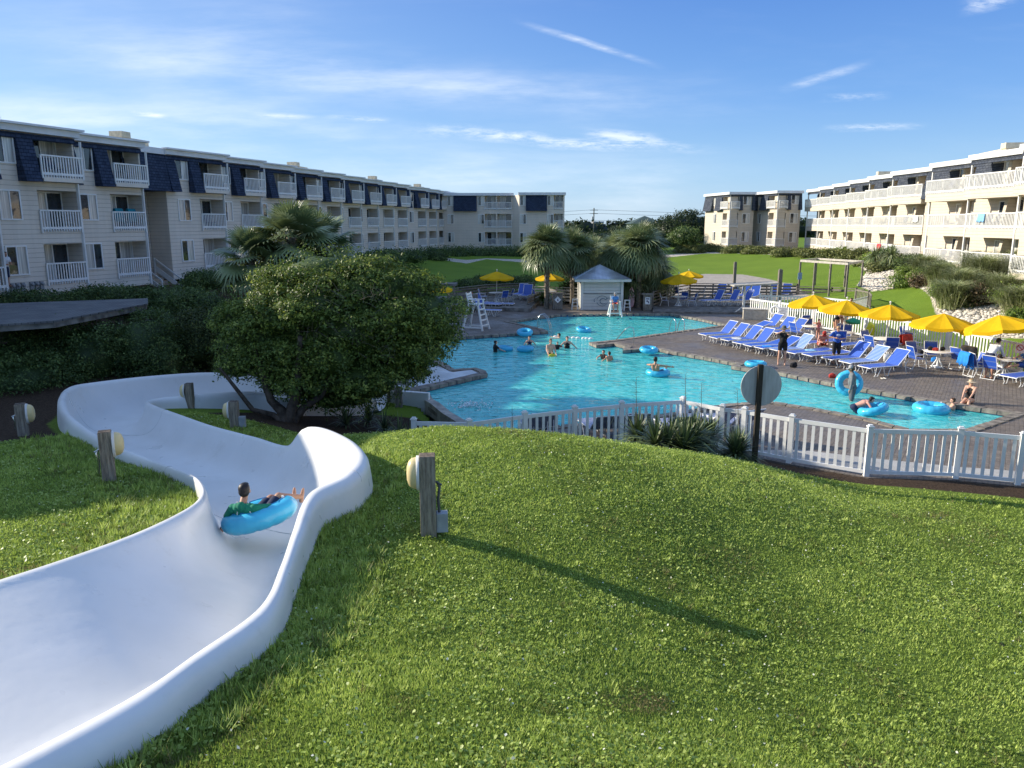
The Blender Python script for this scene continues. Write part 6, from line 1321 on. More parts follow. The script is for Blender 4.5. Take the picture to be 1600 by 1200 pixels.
q = P(1420,556,0); drape('beach_towel', 'red towel hanging on a chair by the fence', (q.x, q.y+.5, .45), R(20), .6, .5, .2, m_red, 3)
q = P(1432,560,0); blob('beach_bag', 'dark teal bag lying below the red towel', 'bag', (q.x-.2, q.y+.3, 0), (.30,.22,.25), mat('teal_bag', (.03,.12,.14), .8), 4)
q = P(1425,562,0); blob('backpack', 'black backpack on the deck by the fence chair', 'bag', (q.x+.45, q.y+.1, 0), (.20,.16,.26), m_blk, 5)
q = PD(1386,566,31.4); tb_ = MB(); tb_.lathe([(.12,.0),(.17,.03),(.19,.2),(.17,.33),(.165,.33),(.185,.2)], 14, Matrix.Diagonal((1.1,.6,1,1)), True, False); o = thing('tote_bag', 'white canvas tote bag standing on the rightmost front lounger', 'bag', (q.x, q.y, .41), .4); tb_.build('bag_body', m_tote, o)
for s in (-1, 1): h_ = MB(); h_.tube([(-.09,s*.09,.32),(-.07,s*.10,.44),(.0,s*.10,.48),(.07,s*.10,.44),(.09,s*.09,.32)], .010, 6); h_.build('handle', m_tote, o)
for i, (k_, dx, dy, z_, m, lab) in enumerate(((1233,1.1,.45,.42,m_pale,'pale blue towel crumpled on a flat lounger by the man in blue'),(1131,.7,.25,.42,stuff_cols[2],'white towel lying on the third lounger from the ladder'),(1184,.5,.2,.42,m_cyan,'bright blue towel on the lounger beside the standing woman'))):
    q = P(k_, {1233:564,1131:543,1184:556}[k_], 0); blob('beach_towel', lab, 'towel', (q.x+dx, q.y+dy, z_-.03), (.24,.28,.035), m, 30+i, amp=.35)
for i, (px, py, m, sz, lab) in enumerate(((1240,574,m_blk,(.16,.10,.13),'small black bag on the deck beside the woman taking a photo'),(1300,590,m_red,(.14,.10,.10),'small red bag under the lounger right of the man in blue'),(1402,575,m_gry,(.20,.15,.14),'grey bag on the deck behind the rightmost front lounger'),(1460,566,m_cyan,(.16,.12,.14),'blue bag beneath the second table from the right'))): q = P(px, py, 0); blob('beach_bag', lab, 'bag', (q.x, q.y, 0), sz, m, 40+i)
q = P(1331,528,0); blob('inflatable_float', 'green inflatable float lying on the second table from the left', 'inflatable', (q.x, q.y, .74), (.38,.28,.18), m_green, 6)
q = P(1358,530,0); blob('inflatable_float', 'yellow-green inflatable float standing beside the white fence', 'inflatable', (q.x, q.y, .2), (.22,.14,.40), m_yel, 7)
for i, (dx, dy, m, sz, lab) in enumerate(((-.1,.1,m_red,(.14,.09,.07),'red folded cloth on the table with dark things'),(.22,.15,m_blk,(.12,.10,.09),'small black bag on the right of that table'),(-.28,.2,m_blk,(.10,.10,.10),'black bag on the left of the second table from right'))):
    x, y, z = TBL[3]; blob('table_clutter', lab, 'cloth' if i == 0 else 'bag', (x+dx, y+dy, .72), sz, m, 8+i)
for i, (dx, dy, m, sz, lab) in enumerate(((-.15,.05,m_blk,(.12,.10,.11),'black box-shaped bag on the right-edge table'),(.12,-.12,m_gry,(.10,.08,.05),'grey cloth on the right-edge table'))):
    x, y, z = TBL[4]; blob('table_clutter', lab, 'bag' if i == 0 else 'cloth', (x+dx, y+dy, .72), sz, m, 12+i)
for i, (px, py, lab) in enumerate(((1348,592,'pair of sandals on the deck below the rightmost lounger'),(1262,520,'white shoes on the deck near the child in pink'))):
    q = P(px+30 if i == 0 else px, py, 0); 
    for k in range(1): 
        mb = MB(); mb.ball((0,0,.02), (.05,.13,.02), 8, 5); mb.ball((.13,.04,.02), (.05,.13,.02), 8, 5); o = mb.build('sandals', m_tote); o.location = q; tag(o, lab, 'sandals')
for (lst, k, du, fl, m, lab) in ((0,7,1.1,1,stuff_cols[2],'white towel hung over a middle balcony railing of the cream building'),(0,8,2.6,0,stuff_cols[1],'small red towel on a ground balcony railing of the cream building'),(0,4,3.4,2,m_cyan,'blue towel over an upper balcony railing of the cream building'),(0,5,4.0,1,m_pale,'pale blue towel on a balcony railing near the right edge')):
    f_, p1_ = FR_[k]; q = f_.pt(p1_+du, .06 if fl < 2 else .42, Z1R+fl*FL+.42); drape('balcony_towel', lab, q, math.atan2(f_.n.x, -f_.n.y), .75, .60, .12, m, k+fl)
f_ = Fac(B1, facade_origin(0), af, 1, LU, Z1L, side_l, shin_l, BASEL)
for j, (u_, m) in enumerate(((3.7, stuff_cols[0]), (4.6, stuff_cols[0]))): q = f_.pt(u_, -.35, Z1L+FL+.45); drape('balcony_towel', ('teal towel over the left chair of a middle balcony on the near building','teal towel over the right chair of a middle balcony on the near building')[j], q, math.atan2(f_.n.x, -f_.n.y), .55, .75, .2, m, 20+j)
# ---- picket fences
def fence(name, label, pts, base_z, h, post_each, picket=.075, gap=.115, m=white_vinyl, posts=None, rail_h=.10):
    o = thing(name, label, 'fence', (pts[0][0], pts[0][1], base_z(pts[0])), 0); o0 = Vector((pts[0][0], pts[0][1], base_z(pts[0]))); 
    for i in range(len(pts)-1):
        a, b = Vector(pts[i][:2]), Vector(pts[i+1][:2]); za, zb = base_z(a), base_z(b); ln = (b-a).length; d = (b-a)/ln; n = max(1, round(ln/post_each))
        for k in range(n):
            p0, p1 = a.lerp(b, k/n), a.lerp(b, (k+1)/n); z0, z1 = za+(zb-za)*k/n, za+(zb-za)*(k+1)/n
            pm = MB(); q = Vector((p0.x, p0.y, z0)) - o0; an = math.atan2(d.y, d.x); Mq = Matrix.Translation(q) @ Matrix.Rotation(an, 4, 'Z')
            pm.box(-.06,.06,-.06,.06,-.15,h+.05,Mq); pm.box(-.075,.075,-.075,.075,h+.05,h+.075,Mq); pm.box(-.045,.045,-.045,.045,h+.075,h+.11,Mq); pm.build('post', m, o)
            A = Vector((p0.x, p0.y, z0)) - o0; B = Vector((p1.x, p1.y, z1)) - o0; dd = (B-A); L_ = dd.length; u = dd/L_; A2, B2 = A+u*.062, B-u*.062
            rm = MB(); rm.bar(A2+Vector((0,0,h-rail_h/2)), B2+Vector((0,0,h-rail_h/2)), .045, rail_h); rm.bar(A2+Vector((0,0,.12)), B2+Vector((0,0,.12)), .045, .08)
            np_ = int((L_-.12)/(picket+gap)); 
            for j in range(np_):
                t = (j+.5)/np_; c = A2.lerp(B2, t); e = u*picket/2; nrm = Vector((-u.y, u.x, 0))*.011; vs = [c-e-nrm, c+e-nrm, c+e+nrm, c-e+nrm]; rm.add([v+Vector((0,0,zz)) for zz in (.155, h-rail_h+.002) for v in vs], [(0,1,5,4),(1,2,6,5),(2,3,7,6),(3,0,4,7)])
            rm.build('picket_panel', m, o)
    return o
fence('picket_fence', 'white picket fence curving behind the grassy hill in front of the pool', FENCE, lambda p: max(-.02, -.02), 1.2, 2.3)
fence('picket_fence', 'sunlit white picket fence behind the tables and parasols on the right deck', REAR, lambda p: 0.0, 1.25, 2.4)
F2 = [P(x, y, 1.35).xy for x, y in ((1188,461),(1270,463),(1330,469),(1356,463))]
fence('picket_fence', 'greyish picket railing of the ramp behind the ring buoy', F2, lambda p: .25, 1.1, 2.4)
fence('picket_fence', 'short grey picket railing of the steps by the pergola', [P(1338,452,1.5).xy, P(1358,458,1.4).xy, P(1362,466,1.3).xy], lambda p: .5, 1.0, 2.4, m=grey_wood)
# ---- board fences of the terraces
def rails(name, label, pts, z0, n, bw, dz, m, post=1.8, cat='fence'):
    o = thing(name, label, cat, (pts[0][0], pts[0][1], z0)); o0 = Vector((pts[0][0], pts[0][1], z0))
    for i in range(len(pts)-1):
        a = Vector((pts[i][0], pts[i][1], z0))-o0; b = Vector((pts[i+1][0], pts[i+1][1], z0))-o0; L_ = (b-a).length; k = max(1, int(L_/post))
        for j in range(k+1): p_ = MB(); c = a.lerp(b, j/k); p_.box(c.x-.05,c.x+.05,c.y+.03,c.y+.13,-.1,dz*n+.12); p_.build('post', m, o)
        for j in range(n): r_ = MB(); z = .18+dz*j; r_.bar(a+Vector((0,0,z)), b+Vector((0,0,z)), .03, bw); r_.build('rail_board', m, o)
    cp = MB(); 
    for i in range(len(pts)-1): a = Vector((pts[i][0], pts[i][1], z0))-o0; b = Vector((pts[i+1][0], pts[i+1][1], z0))-o0; cp.bar(a+Vector((0,.03,dz*n+.13)), b+Vector((0,.03,dz*n+.13)), .18, .04)
    cp.build('top_board', m, o); return o
rails('board_fence', 'weathered grey board fence behind the left wooden terrace', [P(x,y,.3).xy for x,y in ((700,472),(760,464),(835,460))], .25, 4, .14, .22, grey_wood)
rails('board_fence', 'sunlit pale board fence between the palm trunks', [P(x,y,.1).xy for x,y in ((835,470),(905,474))], .1, 4, .15, .25, mat('sun_painted_board', (.62,.57,.48), .8, .15, 3))  # sunlight is put into the pale colour of these boards
rails('board_fence', 'low grey board fence beside the cycad', [P(x,y,0).xy for x,y in ((824,482),(846,471))], 0, 3, .14, .22, grey_wood)
rails('board_fence', 'grey rail fence right of the wooden bin enclosure', [P(x,y,.1).xy for x,y in ((1020,480),(1052,467),(1078,462))], .1, 4, .10, .24, grey_wood)
rails('board_fence', 'long grey board fence behind the blue loungers of the right terrace', [P(x,y,.3).xy for x,y in ((1078,462),(1150,463),(1245,463))], .2, 4, .16, .24, grey_wood)
rails('board_fence', 'grey board fence at the foot of the pergola', [P(x,y,.4).xy for x,y in ((1245,462),(1300,464),(1350,468))], .3, 3, .16, .24, grey_wood)
# ---- wooden terraces
def platform(label, px_pts, z1, z0=-.02, m=grey_plank):
    poly = [P(x, y, z1).xy for x, y in px_pts]; mb = MB(); mb.prism([tuple(p) for p in (poly if area(poly) > 0 else poly[::-1])], z0, z1); o = mb.build('wooden_terrace', m); tag(o, label, 'terrace'); return o
platform('raised weathered wooden terrace left of the pool with table and parasol', ((705,479),(828,482),(850,462),(775,454),(700,462)), .25)
platform('weathered wooden terrace right of the palms holding tables and loungers', ((1020,487),(1160,488),(1165,474),(1250,470),(1250,462),(1078,460),(1020,474)), .12)
# ---- boardwalk deck over the hedge at the left
bw = [P(x, y, 3.2).xy for x, y in ((231,466),(231,474),(150,489),(84,501),(-80,512),(-260,500),(-260,474),(0,474))]
o = thing('boardwalk', 'grey weathered boardwalk ending above the hedges at the left', 'boardwalk', (-16, 27, 0)); off_ = Vector((-16, 27))
plank = bpy.data.materials.new('boardwalk_planks'); plank.use_nodes = True; t, b = nodes_of(plank); tcn = t.nodes.new('ShaderNodeTexCoord'); ov = tcn.outputs['Object']; sp = t.nodes.new('ShaderNodeSeparateXYZ'); L(t, ov, sp.inputs[0])
f = M2(t, 'FRACT', M2(t, 'DIVIDE', M2(t, 'ADD', sp.outputs[0], M2(t, 'MULTIPLY', sp.outputs[1], .25)), .15)); c = cmix(mrange(tn(1.5, 5), .35, .65), (.085,.085,.09), (.15,.148,.145)); c = cmix(M2(t, 'GREATER_THAN', f, .9), c, (.03,.03,.03)); L(t, c, b.inputs['Base Color']); b.inputs['Roughness'].default_value = .8
poly = [tuple(p-off_) for p in bw]; poly = poly if area([Vector(p) for p in poly]) > 0 else poly[::-1]
mb = MB(); mb.prism(poly, 3.14, 3.2); mb.build('planking', plank, o); mb = MB(); mb.prism([(p[0]*.985, p[1]*.985) for p in poly], 2.98, 3.139); mb.build('side_beam', grey_plank, o)
for (px, py) in ((219,474),(180,480)): q = P(px, py, 3.2).xy - off_; mb = MB(); mb.box(q.x-.1, q.x+.1, q.y+.1, q.y+.3, .4, 2.86); mb.build('post', grey_wood, o)
# ---- kiosk
K0 = P(940, 484, 0); kx, ky = K0.x, K0.y + 1.4
kwall = siding_mat('kiosk_siding', (.60,.60,.56)); ko = thing('kiosk', 'small closed white pool kiosk with hipped metal roof and a round emblem', 'kiosk', (kx, ky, 0))
mb = MB(); mb.box(-1.42,1.42,-1.4,1.4,0,2.06); mb.build('wall', kwall, ko)
for x in (-1.42, 1.42):
    for y in (-1.4, 1.4): t_ = MB(); t_.box(x-.09, x+.09, y-.09, y+.09, 0, 2.06); t_.build('corner_trim', trim_m, ko)
t_ = MB(); t_.box(-1.33,1.33,-1.46,-1.405,1.14,1.20); t_.build('counter_edge', mat('counter_grey', (.20,.21,.22), .5), ko)
t_ = MB(); t_.box(-1.25,1.25,-1.43,-1.402,1.20,1.98); t_.build('shutter', siding_mat('kiosk_shutter', (.66,.66,.63)), ko)
t_ = MB(); t_.box(-1.98,1.98,-1.95,1.95,2.02,2.20); t_.build('fascia', trim_m, ko)
rm_ = mat('standing_seam_roof', (.55,.60,.66), .28, .15, 1.5, metal=.6); t_ = MB(); e = 2.0; a_ = [(-e,-e,2.2),(e,-e,2.2),(e,e,2.2),(-e,e,2.2)]; r0, r1 = (0,-.05,3.12), (0,.05,3.12)
t_.add(a_+[r0, r1], [(0,1,4),(1,2,5,4),(2,3,5),(3,0,4,5)]); rf = t_.build('roof', rm_, ko); seam = MB()
for k in range(-7, 8):
    x = k*.26; z = 2.2 + (e-abs(x))/e*.92*0; seam.bar((x, -e, 2.215), (x*(abs(x)/e) if False else x, -abs(x)*.98-.04, 3.13-.92*abs(x)/e), .03, .03)
    seam.bar((-e, x, 2.215), (-abs(x)*.98-.04, x, 3.13-.92*abs(x)/e), .03, .03)
seam.build('seams', rm_, rf)
em_m = mat('emblem_grey_blue', (.16,.22,.27), .6); em = MB(); Mx = Matrix.Translation((.02,-1.432,.64)) @ Matrix.Rotation(R(90), 4, 'X') @ Matrix.Diagonal((1.3,1.2,1,1))
def arc(mb, cx, cy, r0, r1, a0, a1, w0, w1, M_, n=16, th=.008):
    pts = [];
    for i in range(n+1):
        t = i/n; a = R(a0+(a1-a0)*t); w = w0+(w1-w0)*t; r = r0+(r1-r0)*t; pts.append((cx+math.cos(a)*(r-w/2), cy+math.sin(a)*(r-w/2))); pts.append((cx+math.cos(a)*(r+w/2), cy+math.sin(a)*(r+w/2)))
    mb.add([M_ @ Vector((p[0], p[1], z)) for z in (0, th) for p in pts], [(2*i, 2*i+1, 2*i+3, 2*i+2) for i in range(n)] + [(2*i+2*(n+1), 2*i+2+2*(n+1), 2*i+3+2*(n+1), 2*i+1+2*(n+1)) for i in range(n)])
arc(em, 0, 0, .30, .30, 20, 165, .025, .025, Mx); arc(em, 0, 0, .30, .30, 200, 345, .035, .02, Mx); arc(em, .02, -.04, .2, .14, 25, 170, .03, .07, Mx); arc(em, .03, -.02, .13, .20, 190, 330, .06, .02, Mx); arc(em, -.30, -.02, .12, .2, 200, 90, .05, .01, Mx); arc(em, .36, .02, .14, .16, 30, 160, .01, .05, Mx)
em.build('round_emblem', em_m, ko)
# ---- bin enclosures with signs
def enclosure(px0, px1, py, label, diamond):
    a, b = P(px0, py, 0), P(px1, py, 0); w = (b-a).x; cx = (a.x+b.x)/2; o = thing('bin_enclosure', label, 'bin enclosure', (cx, a.y+.35, 0), 0, 'wooden bin enclosures beside the kiosk'); n = 5
    for k in range(n): m_ = MB(); x = -w/2+w*(k+.5)/n; m_.box(x-w/n*.46, x+w/n*.46, -.36, -.32, .03, 1.12); m_.build('slat', grey_wood, o)
    s_ = MB(); s_.box(-w/2, w/2, -.315, .35, .02, 1.05); s_.build('box_body', dark_wood, o); t_ = MB(); t_.box(-w/2-.05, w/2+.05, -.42, .40, 1.12, 1.20); t_.build('lid', grey_wood, o)
    sg = MB(); Md = Matrix.Translation((0,-.37,.72)) @ (Matrix.Rotation(R(45), 4, 'Y') if diamond else Matrix.Identity(4)); 
    sg.box(-.17,.17,-.02,0,-.17 if diamond else -.24,.17 if diamond else .24, Md); pl = sg.build('sign_plate', mat('sign_white', (.8,.8,.8), .4), o)
    ms = MB(); 
    if diamond: ms.box(-.035,.035,-.012,0,.0,.07,Matrix.Translation((0,-.385,.70))); ms.box(-.06,.06,-.012,0,-.06,.0,Matrix.Translation((0,-.385,.70)))
    else: ms.box(-.12,.12,-.012,0,.10,.18,Matrix.Translation((0,-.385,.72))); ms.box(-.09,.02,-.012,0,-.08,.04,Matrix.Translation((0,-.385,.72))); ms.box(.03,.10,-.012,0,-.17,-.02,Matrix.Translation((0,-.385,.72)))
    ms.build('sign_mark', mat('sign_ink', (.08,.06,.14), .5), pl)
enclosure(863.5, 879, 484, 'wooden bin enclosure with a white diamond sign left of the kiosk', True); enclosure(1004.5, 1018, 486, 'wooden bin enclosure with an upright white sign right of the kiosk', False)
# ---- stools, board, lifeguard stands
def stool(px, py, label):
    q = P(px, py, 0); o = thing('bar_stool', label, 'stool', q, 0, 'white bar stools beside the kiosk'); s_ = MB(); s_.box(-.2,.2,-.18,.18,.72,.76); s_.build('seat', white_wood, o)
    for x in (-1,1):
        for y in (-1,1): l = MB(); l.bar((x*.22,y*.2,0),(x*.15,y*.13,.72), .045); l.build('leg', white_wood, o)
    for z in (.25,.48): r_ = MB(); r_.box(-.2+z*.06,.2-z*.06,-.19,-.16,z,z+.04); r_.build('rung', white_wood, o)
stool(898, 483.5, 'white wooden bar stool left of the kiosk'); stool(979.5, 485.5, 'white wooden bar stool right of the kiosk')
q = P(988, 482, 0); mb = MB(); pr = [(.0,-.9),(.16,-.75),(.23,-.35),(.24,.15),(.17,.6),(.0,.9)]; vs = []; 
outl = pr + [(-x, z) for x, z in pr[-2:0:-1]]; mb.add([(x, y, z+.9) for y in (-.03, .03) for x, z in outl], [tuple(range(len(outl)))[::-1], tuple(range(len(outl), 2*len(outl)))] + [(i, (i+1) % len(outl), (i+1) % len(outl)+len(outl), i+len(outl)) for i in range(len(outl))])
ck = bpy.data.materials.new('checked_board'); ck.use_nodes = True; t, b = nodes_of(ck); tcn = t.nodes.new('ShaderNodeTexCoord'); cn = t.nodes.new('ShaderNodeTexChecker'); cn.inputs['Scale'].default_value = 14; cn.inputs['Color1'].default_value = (.45,.10,.12,1); cn.inputs['Color2'].default_value = (.65,.55,.55,1); L(t, tcn.outputs['Object'], cn.inputs['Vector']); L(t, cn.outputs[0], b.inputs['Base Color'])
o = mb.build('bodyboard', ck); o.location = (q.x, q.y+.4, .02); o.rotation_euler = (R(-6),0,.1); o.scale = (.9,1,.85); tag(o, 'red and white patterned board leaning behind the right stool', 'bodyboard')
def guard_chair(q, rz, sc, label, seat_h=1.55, W_=.72):
    o = thing('lifeguard_chair', label, 'lifeguard chair', q, rz, None, sc); H = seat_h
    for x in (-1,1):
        for y, yt in ((-.55,-.3),(.55,.3)): l = MB(); l.bar((x*(W_*.72), y*1.2, 0),(x*W_*.5, yt, H), .09); l.build('leg', white_wood, o)
    for z in (.30,.62,.94,1.26):
        if z < H-.1: f = z/H; r_ = MB(); w_ = W_*(.72-.22*f); y = -.66+.36*f; r_.box(-w_, w_, y-.03, y+.03, z-.04, z+.04); r_.build('rung', white_wood, o)
    for x in (-1,1): r_ = MB(); r_.bar((x*W_*.68,-.60,.18),(x*W_*.68,.60,.18), .04,.09); r_.build('side_rail', white_wood, o)
    s_ = MB(); s_.box(-W_*.55, W_*.55, -.35,.35,H,H+.05); s_.build('seat', white_wood, o)
    for k in range(4): b_ = MB(); b_.box(-W_*.42, W_*.42, .33+k*.035,.36+k*.035,H+.10+k*.15,H+.22+k*.15); b_.build('back_slat', white_wood, o)
    for x in (-1,1): a_ = MB(); a_.box(x*W_*.52-.05,x*W_*.52+.05,-.40,.40,H+.26,H+.30); a_.box(x*W_*.52-.04,x*W_*.52+.04,-.36,-.28,H,H+.26); a_.bar((x*W_*.44,.33,H),(x*W_*.44,.50,H+.72),.06); a_.build('arm_rest', white_wood, o)
    return o
guard_chair(P(744, 515, 0), R(68), .95, 'tall empty white lifeguard chair on the left pool deck')
lgq = P(961, 494.5, 0); guard_chair(lgq + Vector((0,.15,0)), 0, .8, 'low white lifeguard stand at the far pool edge, occupied', seat_h=.95)
# ---- poles, pergola, post roof, box, buoy, signs
def simple_post(name, label, cat, q, h, r, m, z0=0.0):
    mb = MB(); mb.box(-r,r,-r,r,-.2,h); mb.box(-r*.7,r*.7,-r*.7,r*.7,h,h+r*.5); o = mb.build(name, m); o.location = (q.x,q.y,z0); tag(o, label, cat)
q = PD(1147, 447, 60); simple_post('wooden_pole', 'weathered wooden pole left of the small roof on the terrace', 'pole', q, 3.1, .10, grey_wood); q = PD(1218, 447, 56); simple_post('wooden_pole', 'tall weathered pole right of the small roof', 'pole', q, 2.75, .13, grey_wood)
def pergola():
    pts = [(1251,456),(1274,459),(1299,461),(1326,463)]; Q = [PD(px, 409, 62-k*1.6) for k, (px, _) in enumerate(pts)]; o = thing('pergola', 'slender grey wooden pergola frame standing before the far lawn', 'pergola', (Q[0].x, Q[0].y, .3)); o0 = Vector((Q[0].x, Q[0].y, .3))
    back = [q + Vector((2.6, 3.4, 0)) for q in Q]; H = 2.75
    for q in Q + back: m_ = MB(); c = Vector((q.x, q.y, .3))-o0; m_.box(c.x-.06,c.x+.06,c.y-.06,c.y+.06,-.2,H); m_.build('post', grey_wood, o)
    for a, b in ((Q[0],Q[3]),(back[0],back[3]),(Q[3],back[3]),(Q[0],back[0])): m_ = MB(); A = Vector((a.x,a.y,.3))-o0; B = Vector((b.x,b.y,.3))-o0; m_.bar(A+Vector((0,0,H+.08)), B+Vector((0,0,H+.08)), .10, .16); m_.build('beam', mat('pergola_beam', (.50,.46,.40), .8), o)
    s_ = MB(); c = Vector((Q[0].x, Q[0].y, .3))-o0; s_.box(c.x-.16,c.x+.16,c.y-.1,c.y-.07,1.35,1.9); s_.build('notice', mat('notice_blue', (.25,.38,.60), .5), o)
pergola()
q = P(1161, 490, 0); o = thing('post_roof', 'small slanted roof on a braced white post at the terrace edge', 'shelter', q); m_ = MB(); m_.box(-.07,.07,-.07,.07,0,1.9); m_.build('post', white_wood, o); m_ = MB(); m_.box(-.8,2.2,-.7,.9,1.92,2.02, Matrix.Rotation(R(-3), 4, 'Y')); m_.build('roof', mat('roof_boards', (.45,.42,.36), .8), o)
for s in (-1, 1): m_ = MB(); m_.bar((0,0,1.35),(s*.5,0,1.88), .07); m_.build('brace', white_wood, o)
m_ = MB(); m_.bar((-.75,0,.05),(.1,0,.05), .1); m_.bar((-.6,0,.06),(0,0,.5), .06); m_.build('foot', white_wood, o); m_ = MB(); m_.box(1.75,1.89,-.07,.07,0,1.86); m_.build('second_post', white_wood, o)
a, b = P(1168,500,0), P(1193,506,0); o = thing('storage_box', 'big beige deck storage box in front of the white fence', 'storage box', a + Vector((.5,.45,0)), R(-14)); mb = MB(); mb.box(-.65,.85,-.4,.4,0,.62); mb.build('box_body', mat('box_beige', (.52,.47,.38), .6), o, .02); mb = MB(); mb.box(-.68,.88,-.43,.43,.62,.70); mb.build('lid', mat('box_lid', (.58,.53,.44), .55), o, .02)
def torus(mb, R0, r0, M_=None, nu=40, nv=14, pinch=0.0, sq=1.0):
    vs = [];
    for i in range(nu):
        a = 2*math.pi*i/nu; rr2 = r0*(1 - pinch*(1 if i % 5 == 0 else 0))
        for j in range(nv): b_ = 2*math.pi*j/nv; v = Vector(((R0+rr2*math.cos(b_))*math.cos(a), (R0+rr2*math.cos(b_))*math.sin(a), rr2*math.sin(b_)*sq)); vs.append(M_ @ v if M_ is not None else v)
    return mb.add(vs, [(i*nv+j, ((i+1) % nu)*nv+j, ((i+1) % nu)*nv+(j+1) % nv, i*nv+(j+1) % nv) for i in range(nu) for j in range(nv)], True)
q = PD(1211, 485, 47.6); mb = MB(); torus(mb, .24, .07, Matrix.Rotation(R(78), 4, 'X')); o = mb.build('ring_buoy', mat('buoy_white', (.85,.84,.8), .5)); o.location = q; o.rotation_euler = (0,0,R(-30)); tag(o, 'white ring buoy hanging on the white fence above the storage box', 'ring buoy')
q = PD(1223, 490, 46.6); o = thing('notice_board', 'white notice board with small print on the fence by the ring buoy', 'sign', q, R(-30)); mb = MB(); mb.box(-.27,.27,-.015,.015,-.38,.38); mb.build('board', mat('sign_white', (.8,.8,.8)), o)
for k in range(7): ln_ = MB(); w_ = random.Random(k).uniform(.13,.21); ln_.box(-w_,w_,-.02,-.0155,.28-k*.09,.31-k*.09); ln_.build('print_line', mat('print_grey', (.25,.25,.3)), o)
q = PD(1594, 544, 30.3); o = thing('no_smoking_sign', 'small pale sign with a red crossed circle on the fence at right', 'sign', q, R(-38)); mb = MB(); mb.box(-.17,.17,-.01,.01,-.2,.2); mb.build('plate', mat('sign_pink', (.80,.62,.58)), o); mb = MB(); torus(mb, .11, .014, Matrix.Translation((0,-.012,.02)) @ Matrix.Rotation(R(90), 4, 'X'), 24, 6); mb.bar((-.08,-.014,.10),(.08,-.014,-.06), .012, .025); mb.build('crossed_circle', m_red, o)
# ---- swim rings
def ring_proto():
    mb = MB(); torus(mb, .36, .155, None, 60, 16, .07, .92); o = mb.build('swim_ring', ring_blue); 
    s_ = MB(); 
    for r_, z_ in ((.36,.146),): torus(s_, .36, .006, Matrix.Translation((0,0,z_)), 40, 5)
    s_.build('seam', mat('ring_seam', (.02,.22,.5), .4), o); v_ = MB(); v_.lathe([(.016,0),(.016,.03),(.01,.035)], 8, Matrix.Translation((.36,0,.14))); v_.build('valve', white_wood, o); return o
RG = ring_proto(); rfirst = [True]
def ring(loc, rot, label, sc=1.0):
    if rfirst[0]: o = RG; rfirst[0] = False
    else: o = copy_tree(RG)
    o.location = loc; o.rotation_euler = rot; o.scale = (sc,)*3; tag(o, label, 'swim ring', 'light blue swim rings'); return o
WZ = -.13
q = P(823,521,.1); ring(q + Vector((-.1,.2,.05)), (R(14),0,0), 'light blue swim ring pushed against the left deck edge', .88); ring(P(789,544,.0) + Vector((.0,.1,-.02)), (0,R(5),.3), 'light blue swim ring right of the boy in black shirt', .80); ring(P(821,545,0), (R(-3),0,.9), 'light blue swim ring in front of the girl swimming near the deck', .85)
ring(P(912,515,0), (R(10),R(4),.2), 'lone light blue swim ring in the far upper basin', .88); ring(P(1014,547,.1)+Vector((0,0,.02)), (R(6),0,.2), 'light blue swim ring lying against the stone edge of the peninsula', .88); ring(P(1028,582,0), (0,0,.5), 'light blue swim ring under the man lounging with spread arms', .98)
ring(P(1181,569,.12), (0,0,.1), 'light blue swim ring on the deck left of the round sign', .92); mq = P(1337,612,.35); ring(P(1336,626,0) + Vector((.16,.95,.42)), (R(76),0,R(-25)), 'upright light blue swim ring held behind the man in grey cap', .92); ring(P(1366,642,0)+Vector((-.05,.0,.06)), (R(-8),R(-14),.2), 'light blue swim ring under the leaning boy', .95)
ring(P(1455,637,0)+Vector((0,0,-.02)), (0,0,.3), 'darker wet blue swim ring beside the swimming child at right', 1.12)
# rope floats across the basin mouth
for i, px in enumerate((868,888,896,903,912,917,923)):
    q = P(px, 526.5 + (px-868)*.06, WZ); mb = MB(); mb.ball((0,0,.02), (.13,.08,.07), 8, 6); o = mb.build('lane_float', white_vinyl); o.location = q; tag(o, 'small white float on the pool rope, ' + ('leftmost of all','second from the left','third from the left','middle one','third from the right','second from the right','rightmost, nearest the stone peninsula')[i], 'float', 'white floats on the pool rope')
# splash where swimmers kick
rs_ = np.random.default_rng(5); q = P(738,634,WZ); n = 260; pts = np.stack([q.x + rs_.normal(size=n)*.35, q.y+rs_.normal(size=n)*.28, WZ+.02+np.abs(rs_.normal(size=n))*.03], 1); o = leaves('splash_foam', pts, np.tile([[0,0,1.]], (n,1)), .035, mat('foam', (.85,.9,.92), .3), None, rs_, aspect=.8, jitter=.5); tag(o, 'white foam on the water near the slide outlet', 'foam', kind='stuff')
# ---- handrails
def handrail(name, label, pts, r=.022): mb = MB(); mb.tube(pts, r, 8); o = mb.build(name, steel); tag(o, label, 'handrail'); return o
def ladder(px, py, dirv, label, two=True):
    q = P(px, py, 0); o = thing('pool_ladder', label, 'pool ladder', q, 0); d = Vector(dirv).normalized(); s = Vector((-d.y, d.x, 0))
    for k in (-1, 1) if two else (0,):
        b = s*.27*k; m_ = MB(); m_.tube([b, b+Vector((0,0,.55)), b+d*.08+Vector((0,0,.75)), b+d*.30+Vector((0,0,.82)), b+d*.55+Vector((0,0,.6)), b+d*.72+Vector((0,0,.1)), b+d*.74+Vector((0,0,-.6))], .022, 8); m_.build('rail', steel, o)
ladder(841, 512, (1,-.2,0), 'curved steel pool ladder rails on the left peninsula'); ladder(1062, 521.5, (-.3,.9,0), 'pair of curved steel ladder rails on the right side of the upper basin')
